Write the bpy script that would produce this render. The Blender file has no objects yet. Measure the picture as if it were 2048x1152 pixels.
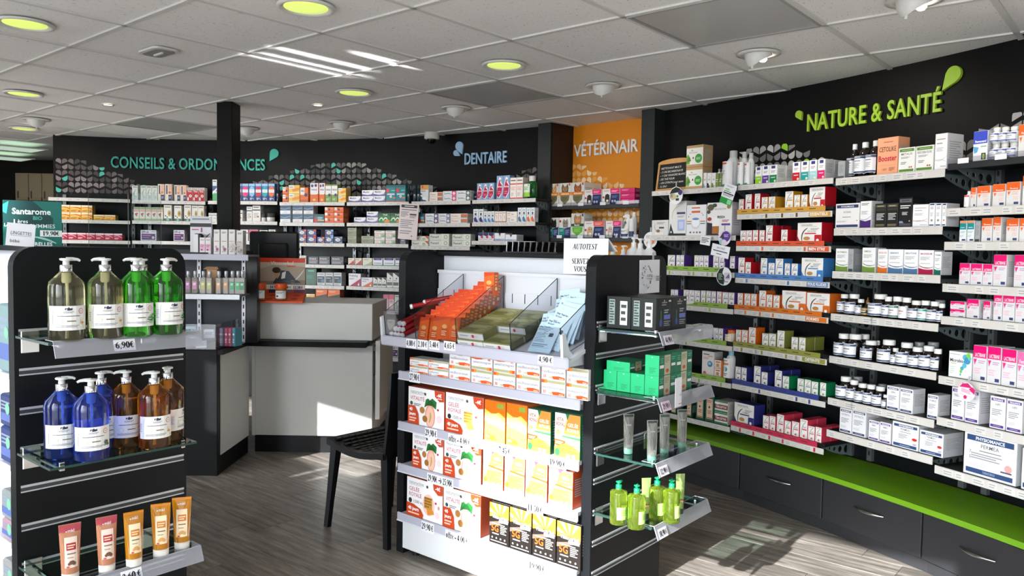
import bpy, math, random
import numpy as np
from mathutils import Matrix, Vector

SC = bpy.context.scene
COLL = SC.collection
random.seed(7)
# ------------------------------------------------------------------ camera
F_PX, W_PX, H_PX = 1567.0, 2048, 1152
PITCH, ROLL = math.radians(2.818), math.radians(-0.9324)
HC, CE = 1.40, 2.353                      # eye height, ceiling height (0.6 m ceiling grid sets the scale)
cp, sp, cr, sr = math.cos(PITCH), math.sin(PITCH), math.cos(ROLL), math.sin(ROLL)
cam = bpy.data.objects.new('camera', bpy.data.cameras.new('camera'))
COLL.objects.link(cam)
cam.data.sensor_width = 36.0
cam.data.lens = F_PX * 36.0 / W_PX
cam.data.clip_start = 0.02
_U, _X, _F = Vector((0, sp, cp)), Vector((1, 0, 0)), Vector((0, cp, -sp))
_R, _UP = cr * _X - sr * _U, sr * _X + cr * _U
cam.matrix_world = Matrix(((_R.x, _UP.x, -_F.x, 0), (_R.y, _UP.y, -_F.y, 0), (_R.z, _UP.z, -_F.z, HC), (0, 0, 0, 1)))
SC.camera = cam
# ------------------------------------------------------------------ light and exposure
EF, EN = Vector((0.77, -0.64, 0)).normalized(), Vector((0.64, 0.77, 0)).normalized()   # gondola long axis / across
SUN_EL = math.radians(25.2)
SUN_DIR = Vector((EN.x * math.cos(SUN_EL), EN.y * math.cos(SUN_EL), -math.sin(SUN_EL)))
wd = bpy.data.worlds.new('sky'); SC.world = wd; wd.use_nodes = True
_n = wd.node_tree.nodes; _l = wd.node_tree.links
_sky = _n.new('ShaderNodeTexSky'); _sky.sky_type = 'NISHITA'; _sky.sun_disc = False
_sky.sun_elevation = SUN_EL; _sky.sun_rotation = math.atan2(-SUN_DIR.x, -SUN_DIR.y); _sky.air_density = 1.0; _sky.dust_density = 2.0
_hs = _n.new('ShaderNodeHueSaturation'); _hs.inputs['Saturation'].default_value = 0.2
_l.new(_sky.outputs[0], _hs.inputs['Color']); _tm = _n.new('ShaderNodeMix'); _tm.data_type = 'RGBA'; _tm.blend_type = 'MULTIPLY'; _tm.inputs['Factor'].default_value = 1.0; _tm.inputs['B'].default_value = (.92, 1.0, 1.09, 1)
_l.new(_hs.outputs[0], _tm.inputs['A']); _l.new(_tm.outputs['Result'], _n['Background'].inputs[0])
_n['Background'].inputs[1].default_value = 0.62
sl = bpy.data.lights.new('sun', 'SUN'); sl.energy = 17.0; sl.angle = math.radians(0.6); sl.color = (0.955, 0.985, 1.0)
so = bpy.data.objects.new('sun', sl); COLL.objects.link(so)
so.rotation_euler = SUN_DIR.to_track_quat('-Z', 'Y').to_euler(); so.location = (-6, -8, 6)
for _u, _n0, _ln, _e in ((-3.585, 2.5, .60, .16), (-3.345, 2.5, .58, .20), (-3.50, 2.55, .68, .16), (-3.11, 2.7, .37, .22)):   # added narrow area lamps throw the ceiling streaks, standing in for sun glints
    al = bpy.data.lights.new('glint_stand_in', 'AREA'); al.shape = 'RECTANGLE'; al.size = .022; al.size_y = _ln*.42; al.energy = _e; al.spread = math.radians(1.2)
    ao = bpy.data.objects.new('glint_stand_in', al); COLL.objects.link(ao); _p = EF*_u + EN*(-1.6); ao.location = (_p.x, _p.y, CE - (_n0 + 1.6)*.4706)
    ao.rotation_euler = Vector((EN.x, EN.y, .4706)).to_track_quat('-Z', 'Y').to_euler()
SC.view_settings.view_transform = 'Standard'
try: SC.view_settings.look = 'None'
except Exception: pass
SC.view_settings.gamma = 1.0
SC.view_settings.use_curve_mapping = False
SC.view_settings.exposure = 0.0
SC.cycles.max_bounces = 8
SC.cycles.transparent_max_bounces = 16
SC.cycles.sample_clamp_indirect = 6.0
# ------------------------------------------------------------------ rays of the measured camera (used to measure the real planes)
C0 = np.array([0, 0, HC])
def ray(px, py):
    xx, yy = (px - 1024) / F_PX, (576 - py) / F_PX
    x, y = cr * xx + sr * yy, -sr * xx + cr * yy
    return np.array([x, cp + y * sp, -sp + y * cp])
def atz(px, py, z):
    r = ray(px, py); return C0 + r * ((z - HC) / r[2])
def aty(px, py, Y):
    r = ray(px, py); return C0 + r * (Y / r[1])
def onv(px, py, a, b):
    a = np.array(a[:2], float); d = np.array(b[:2], float) - a; n = np.array([-d[1], d[0]]); r = ray(px, py)
    return C0 + r * ((n @ a) / (n @ r[:2]))
# the curved wall, fitted to its line along the ceiling
_cl = [(2042,75),(1782,140),(1584,180),(1410,210),(1348,220),(1301,227),(1072,252),(985,262),(874,273),(700,279),(550,282),(432,281),(285,278),(106,270)]
_W = np.array([atz(*p, HC + .9527)[:2] for p in _cl]); _c0 = np.array([-2.9, 1.3])
_co = np.polyfit(np.arctan2(_W[:,1]-_c0[1], _W[:,0]-_c0[0]), np.hypot(*(_W-_c0).T), 3)
TH = np.linspace(0.28, 1.9, 3241)
_rr = np.polyval(_co, TH); WALL = np.c_[_c0[0] + _rr*np.cos(TH), _c0[1] + _rr*np.sin(TH)]
_d = np.gradient(WALL, axis=0); _d /= np.hypot(*_d.T)[:, None]
WN = np.c_[-_d[:,1], _d[:,0]]            # towards the room
WS = np.r_[0, np.cumsum(np.hypot(*np.diff(WALL, axis=0).T))]
WBE = lambda off: np.arctan2((WALL + WN*off)[:,0], (WALL + WN*off)[:,1])
def widx(px, py=500, off=0.0):
    r = ray(px, py); return int(np.argmin(abs(WBE(off) - math.atan2(r[0], r[1]))))
def wpt(px, off, py=500):
    k = widx(px, py, off); return WALL[k] + WN[k]*off
# ------------------------------------------------------------------ materials
def lin(h):
    h = h.lstrip('#')
    if len(h) == 3: h = ''.join(c*2 for c in h)
    v = [int(h[i:i+2], 16)/255 for i in (0, 2, 4)]
    return tuple(c/12.92 if c <= .04045 else ((c+.055)/1.055)**2.4 for c in v) + (1.0,)
_M = {}
def mat(name, hexc, rough=.45, spec=.5, metal=0.0, trans=0.0, emit=0.0, noise=0.0, nscale=40, bump=0.0, ior=1.45, coat=0.0):
    if name in _M: return _M[name]
    m = bpy.data.materials.new(name); m.use_nodes = True
    nt = m.node_tree; b = nt.nodes['Principled BSDF']
    b.inputs['Base Color'].default_value = lin(hexc)
    b.inputs['Roughness'].default_value = rough; b.inputs['Metallic'].default_value = metal
    b.inputs['Transmission Weight'].default_value = trans; b.inputs['IOR'].default_value = ior
    b.inputs['Coat Weight'].default_value = coat; b.inputs['Specular IOR Level'].default_value = spec
    if emit:
        b.inputs['Emission Color'].default_value = lin(hexc); b.inputs['Emission Strength'].default_value = emit
    if noise or bump:
        tc = nt.nodes.new('ShaderNodeTexCoord'); nz = nt.nodes.new('ShaderNodeTexNoise'); nz.inputs['Scale'].default_value = nscale
        nz.inputs['Detail'].default_value = 4
        nt.links.new(tc.outputs['Object'], nz.inputs['Vector'])
        if noise:
            mx = nt.nodes.new('ShaderNodeMix'); mx.data_type = 'RGBA'
            c = lin(hexc); mx.inputs['A'].default_value = tuple(max(0, q*(1-noise)) for q in c[:3]) + (1,)
            mx.inputs['B'].default_value = tuple(min(1, q*(1+noise)) for q in c[:3]) + (1,)
            nt.links.new(nz.outputs['Fac'], mx.inputs['Factor']); nt.links.new(mx.outputs['Result'], b.inputs['Base Color'])
        if bump:
            bp = nt.nodes.new('ShaderNodeBump'); bp.inputs['Strength'].default_value = bump; bp.inputs['Distance'].default_value = .004
            nt.links.new(nz.outputs['Fac'], bp.inputs['Height']); nt.links.new(bp.outputs['Normal'], b.inputs['Normal'])
    _M[name] = m; return m
def pr(hexc):                                # printed card
    return mat('print_' + hexc.lstrip('#'), hexc, .42)
def glassy(name, tint, gloss=.02, fac=.10):  # flat clear sheet: passes light, mirrors a little
    if name in _M: return _M[name]
    m = bpy.data.materials.new(name); m.use_nodes = True; nt = m.node_tree; nt.nodes.remove(nt.nodes['Principled BSDF'])
    tr = nt.nodes.new('ShaderNodeBsdfTransparent'); tr.inputs[0].default_value = lin(tint)
    gl = nt.nodes.new('ShaderNodeBsdfGlossy'); gl.inputs['Roughness'].default_value = gloss
    lw = nt.nodes.new('ShaderNodeLayerWeight'); lw.inputs[0].default_value = .5
    pw = nt.nodes.new('ShaderNodeMath'); pw.operation = 'POWER'; pw.inputs[1].default_value = 4.0; nt.links.new(lw.outputs['Facing'], pw.inputs[0])
    ad = nt.nodes.new('ShaderNodeMath'); ad.operation = 'MULTIPLY_ADD'; ad.inputs[1].default_value = .75; ad.inputs[2].default_value = fac*.5; ad.use_clamp = True
    mx = nt.nodes.new('ShaderNodeMixShader')
    nt.links.new(pw.outputs[0], ad.inputs[0]); nt.links.new(ad.outputs[0], mx.inputs[0]); nt.links.new(tr.outputs[0], mx.inputs[1])
    nt.links.new(gl.outputs[0], mx.inputs[2]); nt.links.new(mx.outputs[0], nt.nodes['Material Output'].inputs[0])
    _M[name] = m; return m
BLACK = mat('black_laminate', '#0c0d0f', .42, .22, noise=.12, nscale=6)
PANEL = mat('charcoal_panel', '#131517', .40, .22, noise=.1, nscale=8)
FASCIA = mat('black_fascia', '#090808', .5, .22, noise=.15, nscale=3)
BACKP = mat('blue_black_back_panel', '#0a0d11', .45, .22, noise=.1, nscale=5)
STEEL = mat('grey_painted_steel', '#6b7072', .35, metal=.6)
BRACK = mat('dark_bracket_steel', '#5a6567', .4)
WHITEP = mat('white_laminate', '#dddfe0', .35, noise=.03, nscale=4)
WHITES = mat('white_steel', '#d4d6dc', .35)
RAILM = mat('pale_price_rail', '#cfcbc5', .35, noise=.04)
CHROME = mat('chrome', '#d8d8da', .12, metal=1.0)
ALU = mat('brushed_aluminium', '#c4c6c9', .35, metal=.35)
GLASS = glassy('shelf_glass', '#d9e8e2')
ACRYL = glassy('clear_acrylic', '#f0f1f4', fac=.12)
def frosty(name, tint, mixf):
    m = glassy(name, tint); nt = m.node_tree; o = nt.nodes['Material Output']; src = o.inputs[0].links[0].from_socket
    df = nt.nodes.new('ShaderNodeBsdfDiffuse'); df.inputs[0].default_value = lin('#e3e3ea'); tl = nt.nodes.new('ShaderNodeBsdfTranslucent'); tl.inputs[0].default_value = lin('#e3e3ea')
    m1 = nt.nodes.new('ShaderNodeMixShader'); m1.inputs[0].default_value = .3; nt.links.new(df.outputs[0], m1.inputs[1]); nt.links.new(tl.outputs[0], m1.inputs[2])
    m2 = nt.nodes.new('ShaderNodeMixShader'); m2.inputs[0].default_value = mixf; nt.links.new(src, m2.inputs[1]); nt.links.new(m1.outputs[0], m2.inputs[2]); nt.links.new(m2.outputs[0], o.inputs[0]); return m
FROST = frosty('frosted_price_strip', '#eceef2', .32)
PLEXI = glassy('plexiglass', '#eef2f2', fac=.012)
GEDGE = mat('glass_edge', '#1f4038', .2)
ACEDGE = mat('acrylic_edge', '#c9ccd3', .2, trans=.3)
BLKPL = mat('black_plastic', '#101113', .35)
WPLAS = mat('white_plastic', '#e8e8e6', .35)
PAPER = mat('white_paper', '#e6e7ea', .7)
INK = mat('black_ink', '#141414', .6)
# ------------------------------------------------------------------ mesh helper
class MB:
    def __init__(s): s.v = []; s.f = []; s.mi = []; s.ms = []; s.sm = []
    def _m(s, m):
        if m not in s.ms: s.ms.append(m)
        return s.ms.index(m)
    def add(s, vs, fs, m, smooth=False, M=None):
        o = len(s.v)
        if M is not None: vs = [tuple(M @ Vector(v)) for v in vs]
        s.v.extend(vs); k = s._m(m)
        for f in fs: s.f.append([i + o for i in f]); s.mi.append(k); s.sm.append(smooth)
        return s
    def box(s, x0, y0, z0, x1, y1, z1, m, b=0.0, M=None):
        if b <= 0:
            return s.add([(x0,y0,z0),(x1,y0,z0),(x1,y1,z0),(x0,y1,z0),(x0,y0,z1),(x1,y0,z1),(x1,y1,z1),(x0,y1,z1)],
                  [(3,2,1,0),(4,5,6,7),(0,1,5,4),(1,2,6,5),(2,3,7,6),(3,0,4,7)], m, M=M)
        b = min(b, (x1-x0)*.45, (y1-y0)*.45, (z1-z0)*.45)
        xs, ys, zs = (x0, x1), (y0, y1), (z0, z1); vs = []; ix = {}
        for i in (0, 1):
            for j in (0, 1):
                for k in (0, 1):
                    for a in range(3):
                        p = [xs[i], ys[j], zs[k]]; g = [1-2*i, 1-2*j, 1-2*k]
                        for c in range(3):
                            if c != a: p[c] += g[c]*b
                        ix[i,j,k,a] = len(vs); vs.append(tuple(p))
        fs = []
        for a in range(3):
            o1, o2 = [c for c in range(3) if c != a]
            for e in (0, 1):
                q = []
                for u, w in ((0,0),(1,0),(1,1),(0,1)):
                    t = [0,0,0]; t[a] = e; t[o1] = u; t[o2] = w; q.append(ix[t[0],t[1],t[2],a])
                if (e == 1) == (a == 1): q.reverse()
                fs.append(q)
            for u in (0, 1):
                for w in (0, 1):
                    q = []
                    for e, ax in ((0,o1),(1,o1),(1,o2),(0,o2)):
                        t = [0,0,0]; t[a] = e; t[o1] = u; t[o2] = w; q.append(ix[t[0],t[1],t[2],ax])
                    if (u ^ w) ^ (a == 1): q.reverse()
                    fs.append(q)
        for i in (0, 1):
            for j in (0, 1):
                for k in (0, 1):
                    q = [ix[i,j,k,a] for a in range(3)]
                    if (i + j + k) % 2 == 0: q.reverse()
                    fs.append(q)
        return s.add(vs, fs, m, M=M)
    def prism(s, poly, y0, y1, m, M=None, smooth=False):   # poly in x,z, extruded along y
        n = len(poly)
        vs = [(x, y0, z) for x, z in poly] + [(x, y1, z) for x, z in poly]
        fs = [tuple(range(n)), tuple(range(2*n-1, n-1, -1))] + [(i, i+n, (i+1) % n + n, (i+1) % n) for i in range(n)]
        return s.add(vs, fs, m, smooth, M)
    def lathe(s, prof, m, n=20, M=None, smooth=True, sx=1.0, sy=1.0, cx=0, cy=0):
        vs = []; fs = []
        for r, z in prof:
            for i in range(n):
                a = 2*math.pi*i/n; vs.append((cx + r*sx*math.cos(a), cy + r*sy*math.sin(a), z))
        for j in range(len(prof)-1):
            for i in range(n):
                fs.append((j*n+i, j*n+(i+1) % n, (j+1)*n+(i+1) % n, (j+1)*n+i))
        s.add(vs, fs, m, smooth, M)
        k = len(prof)-1
        if prof[0][0] > 1e-5: s.add(vs[:n], [tuple(range(n-1, -1, -1))], m, False, M)
        if prof[k][0] > 1e-5: s.add(vs[k*n:], [tuple(range(n))], m, False, M)
        return s
    def tube(s, pts, r, m, n=8, M=None, cap=True):
        vs = []; fs = []; pts = [Vector(p) for p in pts]
        rs = r if isinstance(r, (list, tuple)) else [r]*len(pts)
        for i, p in enumerate(pts):
            t = (pts[min(i+1, len(pts)-1)] - pts[max(i-1, 0)]).normalized()
            q = t.to_track_quat('Z', 'Y')
            for k in range(n):
                a = 2*math.pi*k/n; vs.append(tuple(p + q @ Vector((rs[i]*math.cos(a), rs[i]*math.sin(a), 0))))
        for j in range(len(pts)-1):
            for i in range(n): fs.append((j*n+i, j*n+(i+1) % n, (j+1)*n+(i+1) % n, (j+1)*n+i))
        s.add(vs, fs, m, True, M)
        if cap: s.add(vs[:n], [tuple(range(n-1,-1,-1))], m, False, M); s.add(vs[-n:], [tuple(range(n))], m, False, M)
        return s
    def mesh(s, name):
        me = bpy.data.meshes.new(name); me.from_pydata(s.v, [], s.f)
        for m in s.ms: me.materials.append(m)
        if s.f:
            me.polygons.foreach_set('material_index', s.mi); me.polygons.foreach_set('use_smooth', s.sm)
        me.update(); return me
    def obj(s, name, parent=None, loc=(0,0,0), rz=0.0, **kw):
        return place(name, s.mesh(name), parent, loc, rz, **kw)
def place(name, data, parent=None, loc=(0,0,0), rz=0.0, label=None, cat=None, group=None, kind=None):
    o = bpy.data.objects.new(name, data); COLL.objects.link(o)
    if parent is not None: o.parent = parent
    o.location = loc; o.rotation_euler = (0, 0, rz)
    if label: o['label'] = label
    if cat: o['category'] = cat
    if group: o['group'] = group
    if kind: o['kind'] = kind
    return o
def thing(name, label, cat, loc=(0,0,0), rz=0.0, group=None):
    o = place(name, None, None, loc, rz, label, cat, group); o.empty_display_size = .05; return o
def frame(o, ex, ez=Vector((0,0,1))):         # plan frame: origin, local x direction
    ex = Vector(ex).normalized(); return Matrix.Translation(Vector(o)) @ Matrix.Rotation(math.atan2(ex.y, ex.x), 4, 'Z')
# ------------------------------------------------------------------ lettering
CHARS = "ABCDEFGHIJKLMNOPQRSTUVWXYZabcdefghijklmnopqrstuvwxyz0123456789&.,-+%/()'!:€éÉèêÈ•→"
G = {}
def _glyphs():
    cu = bpy.data.curves.new('g', 'FONT'); ob = bpy.data.objects.new('g', cu); COLL.objects.link(ob)
    cu.resolution_u = 2; cu.fill_mode = 'FRONT'
    dg = bpy.context.evaluated_depsgraph_get()
    def get(s):
        cu.body = s; dg.update(); e = ob.evaluated_get(dg); me = e.to_mesh()
        v = [tuple(p.co) for p in me.vertices]; f = [tuple(p.vertices) for p in me.polygons]; e.to_mesh_clear(); return v, f
    mx = lambda v: max((p[0] for p in v), default=0)
    for bold in (0, 1):
        cu.offset = .022 if bold else .004
        cap = max(p[1] for p in get('H')[0])
        for ch in CHARS:
            v, f = get(ch); adv = mx(get(ch + ch)[0]) - mx(v)
            G[ch, bold] = ([(x/cap, y/cap) for x, y, z in v], f, adv/cap)
        G[' ', bold] = ([], [], .42)
    bpy.data.objects.remove(ob); bpy.data.curves.remove(cu)
_glyphs()
# serif face for the price tags and the paper sign: strokes (x, y, width) in cap heights
def _ring(cx, cy, rx, ry, a, b): return [(cx + rx*math.cos(t), cy + ry*math.sin(t), a*abs(math.cos(t)) + b) for t in [2*math.pi*i/16 for i in range(17)]]
_six = [(.47,.94,.04),(.28,.82,.08),(.15,.6,.14),(.1,.32,.15),(.17,.1,.1),(.3,.03,.06),(.43,.12,.12),(.48,.3,.15),(.42,.5,.1),(.3,.55,.06),(.16,.45,.06)]
_bar = lambda x0, x1, y, w=.045: [(x0, y, w), (x1, y, w)]
SERIF = {'0': (.6, [_ring(.3,.5,.19,.45,.12,.05)]), '1': (.6, [[(.3,.95,.16),(.3,.05,.16)], [(.1,.82,.04),(.3,.96,.06)], _bar(.12,.48,.02)]),
'2': (.6, [[(.09,.72,.1),(.14,.88,.08),(.28,.95,.06),(.43,.86,.13),(.45,.7,.16),(.38,.5,.12),(.24,.28,.08),(.1,.1,.06)], _bar(.06,.5,.07,.14), [(.5,.07,.05),(.54,.24,.03)]]),
'3': (.6, [[(.1,.78,.08),(.2,.92,.06),(.32,.94,.08),(.42,.82,.14),(.4,.64,.12),(.26,.52,.05)], [(.26,.52,.05),(.42,.44,.13),(.47,.26,.16),(.38,.1,.12),(.22,.04,.07),(.09,.12,.1)]]),
'4': (.6, [[(.36,.95,.05),(.05,.32,.05)], _bar(.04,.55,.29,.11), [(.38,.96,.15),(.38,.02,.15)]]), '5': (.6, [_bar(.14,.5,.9,.12), [(.15,.93,.05),(.09,.56,.05)], [(.09,.56,.06),(.28,.6,.08),(.44,.48,.15),(.46,.28,.16),(.36,.1,.12),(.2,.04,.07),(.08,.1,.1)]]),
'6': (.6, [_six]), '7': (.6, [_bar(.06,.54,.88,.14), [(.5,.9,.08),(.22,.02,.12)]]), '8': (.6, [_ring(.3,.73,.14,.19,.08,.06), _ring(.3,.27,.17,.23,.1,.06)]), '9': (.6, [[(.58-x, .98-y, w) for x, y, w in _six]]),
',': (.3, [[(.14,.1,.15),(.16,.0,.1),(.08,-.16,.03)]]), '€': (.64, [[(.52,.82,.05),(.4,.93,.07),(.26,.86,.1),(.16,.6,.15),(.15,.4,.15),(.24,.13,.1),(.38,.05,.07),(.54,.18,.04)], _bar(.02,.42,.58,.06), _bar(.02,.4,.43,.06)]),
'A': (.74, [[(.08,.0,.05),(.36,1,.05)], [(.36,1,.13),(.64,0,.13)], _bar(.18,.52,.35), _bar(.0,.18,.02), _bar(.5,.76,.02)]), 'U': (.76, [[(.17,1,.12),(.17,.32,.12),(.24,.1,.1),(.4,.02,.07),(.56,.1,.05),(.62,.3,.05),(.62,1,.05)], _bar(.04,.3,.98), _bar(.5,.74,.98)]),
'T': (.68, [_bar(.05,.63,.96,.06), [(.06,.98,.03),(.05,.76,.03)], [(.62,.98,.03),(.63,.76,.03)], [(.34,.96,.13),(.34,0,.13)], _bar(.2,.48,.02)]), 'O': (.76, [_ring(.38,.5,.29,.46,.09,.04)]), 'E': (.64, [[(.17,1,.12),(.17,0,.12)], _bar(.04,.56,.97,.05), _bar(.17,.42,.5), _bar(.04,.58,.03,.05), [(.56,.98,.03),(.56,.78,.03)], [(.58,.02,.03),(.6,.22,.03)]]),
'S': (.56, [[(.46,.78,.05),(.4,.92,.06),(.26,.95,.06),(.13,.84,.11),(.14,.66,.13),(.3,.52,.14),(.44,.36,.14),(.45,.18,.12),(.3,.04,.06),(.16,.06,.06),(.07,.26,.04)]]), 'R': (.7, [[(.17,1,.12),(.17,0,.12)], [(.1,.97,.05),(.4,.95,.06),(.52,.76,.12),(.42,.56,.08),(.17,.52,.05)], [(.32,.52,.1),(.62,.02,.13)], _bar(.04,.3,.02), _bar(.54,.72,.02)]),
'V': (.72, [[(.1,1,.13),(.36,0,.1)], [(.36,0,.05),(.62,1,.05)], _bar(.0,.24,.98), _bar(.5,.74,.98)]), 'Z': (.64, [_bar(.08,.56,.96,.06), [(.54,.96,.12),(.1,.04,.12)], _bar(.06,.58,.03,.06), [(.58,.04,.03),(.6,.24,.03)], [(.08,.96,.03),(.06,.76,.03)]]),
'o': (.5, [_ring(.24,.33,.17,.29,.09,.04)]), 'f': (.36, [[(.19,.02,.11),(.19,.78,.11),(.25,.93,.07),(.38,.93,.06)], _bar(.04,.36,.63), _bar(.06,.32,.02)]), 'r': (.44, [[(.15,.62,.11),(.15,.02,.11)], [(.15,.45,.05),(.26,.6,.07),(.4,.58,.1)], _bar(.03,.29,.02), _bar(.03,.16,.63)]), 'e': (.48, [[(.08,.36,.04),(.4,.36,.04),(.39,.5,.06),(.26,.63,.05),(.12,.52,.1),(.08,.33,.12),(.14,.12,.1),(.27,.03,.06),(.42,.14,.04)]])}
for _c, (_adv, _st) in SERIF.items():
    _v, _f = [], []
    for ps in _st:
        o = len(_v); n = len(ps); closed = n > 3 and abs(ps[0][0]-ps[-1][0]) + abs(ps[0][1]-ps[-1][1]) < 1e-6
        for i, (x, y, w) in enumerate(ps):
            p, q = (ps[i-1] if i else (ps[-2] if closed else ps[0])), (ps[i+1] if i < n-1 else (ps[1] if closed else ps[-1])); dx, dy = q[0]-p[0], q[1]-p[1]; L = math.hypot(dx, dy) or 1; w = w*1.3 + .025
            _v += [(x - dy/L*w/2, y + dx/L*w/2), (x + dy/L*w/2, y - dx/L*w/2)]
        _f += [(o+2*i, o+2*i+1, o+2*i+3, o+2*i+2) for i in range(n-1)]
    G[_c, 2] = (_v, _f, _adv)
G[' ', 2] = ([], [], .26)
for _c in CHARS: G.setdefault((_c, 2), G[_c, 1])
def twidth(s, bold=0): return sum(G.get((c, bold), G['o', bold])[2] for c in s)
def text(mb, s, x, z, h, m, f, k=1, al='L', maxw=None, bold=0, it=0.0):
    w = twidth(s, bold)*h; sx = 1.0
    if maxw and w > maxw: sx = maxw/w; w = maxw
    if al == 'C': x -= w/2
    for ch in s:
        if (ch, bold) not in G: ch = 'o'
        v, fc, adv = G[ch, bold]
        if v: mb.add([f(x + (a + it*b)*h*sx, z + b*h, k) for a, b in v], fc, m)
        x += adv*h*sx
def flat(x, z, k): return (x, -.0004 - .00018*k, z)
def art(mb, w, h, spec, f=flat, sub=1, k0=0):
    """printed face: R rect, T/C text, B/D bold text, E ellipse, L text lines, P polygon, S stroke; fractions of w, h"""
    X = lambda q: (float(q) - .5)*w
    for k, el in enumerate(q for q in spec.split(';') if q):
        k += k0; t = el[0]; a = el[1:].split()
        if t == 'R':
            x0, z0, x1, z1 = X(a[0]), float(a[1])*h, X(a[2]), float(a[3])*h; m = pr(a[4]); n = sub
            vs = [f(x0+(x1-x0)*i/n, z, k) for z in (z0, z1) for i in range(n+1)]
            mb.add(vs, [(i, i+1, n+2+i, n+1+i) for i in range(n)], m)
        elif t in 'TCBDF':
            text(mb, ' '.join(a[5:]), X(a[0]), float(a[1])*h, float(a[3])*h, pr(a[4]), f, k, 'L' if t in 'TB' else 'C', float(a[2])*w, 2 if t == 'F' else 1 if t in 'BD' else 0)
        elif t == 'E':
            cx, cz, rx = X(a[0]), float(a[1])*h, float(a[2])*w; rz = float(a[3])*h or rx; n = 14
            mb.add([f(cx+rx*math.cos(6.2832*i/n), cz+rz*math.sin(6.2832*i/n), k) for i in range(n)], [tuple(range(n))], pr(a[4]))
        elif t == 'L':
            x0, z0, x1, z1, n = X(a[0]), float(a[1])*h, X(a[2]), float(a[3])*h, int(a[4]); p = (z1-z0)/n
            for i in range(n):
                xe = x0 + (x1-x0)*(1, .82, .93, .6, .88)[i % 5]; zb = z1 - (i+.75)*p
                for q in range(sub):
                    u0, u1 = x0+(xe-x0)*q/sub, x0+(xe-x0)*(q+1)/sub
                    mb.add([f(u0, zb, k), f(u1, zb, k), f(u1, zb+p*.5, k), f(u0, zb+p*.5, k)], [(0,1,2,3)], pr(a[5]))
        elif t == 'P':
            pts = [tuple(map(float, q.split(','))) for q in a[1:]]
            mb.add([f(X(x), z*h, k) for x, z in pts], [tuple(range(len(pts)))], pr(a[0]))
        elif t == 'S':
            th = float(a[0])*w/2; P = [Vector((X(q.split(',')[0]), float(q.split(',')[1])*h)) for q in a[2:5]]
            ps = [P[0]*(1-u)**2 + P[1]*2*u*(1-u) + P[2]*u*u for u in [i/8 for i in range(9)]]; vs = []
            for i, p in enumerate(ps):
                d = (ps[min(i+1, 8)] - ps[max(i-1, 0)]).normalized(); nn = Vector((-d.y, d.x))*th*(.3 + .7*math.sin(math.pi*(i+.6)/9.2))
                vs += [f(p.x+nn.x, p.y+nn.y, k), f(p.x-nn.x, p.y-nn.y, k)]
            mb.add(vs, [(2*i, 2*i+1, 2*i+3, 2*i+2) for i in range(8)], pr(a[1]))
ORD = 'first second third fourth fifth sixth seventh eighth ninth tenth eleventh twelfth thirteenth fourteenth fifteenth sixteenth seventeenth eighteenth nineteenth twentieth'.split()
# ================================================================== SETTING
# floor ---------------------------------------------------------------
def wood(name):
    m = bpy.data.materials.new(name); m.use_nodes = True; nt = m.node_tree; b = nt.nodes['Principled BSDF']; N = nt.nodes.new; L = nt.links.new
    tc = N('ShaderNodeTexCoord'); oi = N('ShaderNodeObjectInfo'); ad = N('ShaderNodeVectorMath'); ad.operation = 'MULTIPLY_ADD'
    cb = N('ShaderNodeCombineXYZ'); mu = N('ShaderNodeMath'); mu.operation = 'MULTIPLY'; mu.inputs[1].default_value = 37.0
    L(oi.outputs['Random'], mu.inputs[0]); L(mu.outputs[0], cb.inputs[0]); L(mu.outputs[0], cb.inputs[1])
    ad.inputs[1].default_value = (1, 1, 1); L(tc.outputs['Object'], ad.inputs[0]); L(cb.outputs[0], ad.inputs[2])
    mp = N('ShaderNodeMapping'); mp.inputs['Scale'].default_value = (1.6, 16, 16); L(ad.outputs[0], mp.inputs[0])
    n1 = N('ShaderNodeTexNoise'); n1.inputs['Scale'].default_value = 2.2; n1.inputs['Detail'].default_value = 8; n1.inputs['Roughness'].default_value = .65; L(mp.outputs[0], n1.inputs['Vector'])
    n2 = N('ShaderNodeTexNoise'); n2.inputs['Scale'].default_value = 3.0; n2.inputs['Detail'].default_value = 3; L(ad.outputs[0], n2.inputs['Vector'])
    rp = N('ShaderNodeValToRGB'); L(n1.outputs['Fac'], rp.inputs[0]); e = rp.color_ramp.elements
    e[0].position = .28; e[0].color = lin('#50483f'); e[1].position = .72; e[1].color = lin('#b5ada3'); q = rp.color_ramp.elements.new(.5); q.color = lin('#8b8279')
    mx = N('ShaderNodeMix'); mx.data_type = 'RGBA'; mx.blend_type = 'MULTIPLY'; mx.inputs['Factor'].default_value = .55
    r2 = N('ShaderNodeValToRGB'); L(n2.outputs['Fac'], r2.inputs[0]); r2.color_ramp.elements[0].position = .3; r2.color_ramp.elements[0].color = (.45,.44,.43,1); r2.color_ramp.elements[1].position = .65
    L(rp.outputs[0], mx.inputs['A']); L(r2.outputs[0], mx.inputs['B'])
    hv = N('ShaderNodeHueSaturation'); mr = N('ShaderNodeMapRange'); mr.inputs[3].default_value = .78; mr.inputs[4].default_value = 1.12
    L(oi.outputs['Random'], mr.inputs[0]); L(mr.outputs[0], hv.inputs['Value']); L(mx.outputs['Result'], hv.inputs['Color']); L(hv.outputs[0], b.inputs['Base Color'])
    b.inputs['Roughness'].default_value = .38
    bp = N('ShaderNodeBump'); bp.inputs['Strength'].default_value = .15; bp.inputs['Distance'].default_value = .002; L(n1.outputs['Fac'], bp.inputs['Height']); L(bp.outputs[0], b.inputs['Normal'])
    return m
WOOD = wood('grey_oak_floor')
fl = MB().box(-9, -1.6, -.06, 3.6, 12, -.004, WOOD).obj('floor', kind='structure')
PW, PL = .184, 1.22
plank = MB().box(0, .0008, -.004, PL - .0016, PW - .0008, 0, WOOD, b=.0012).mesh('plank')
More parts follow.
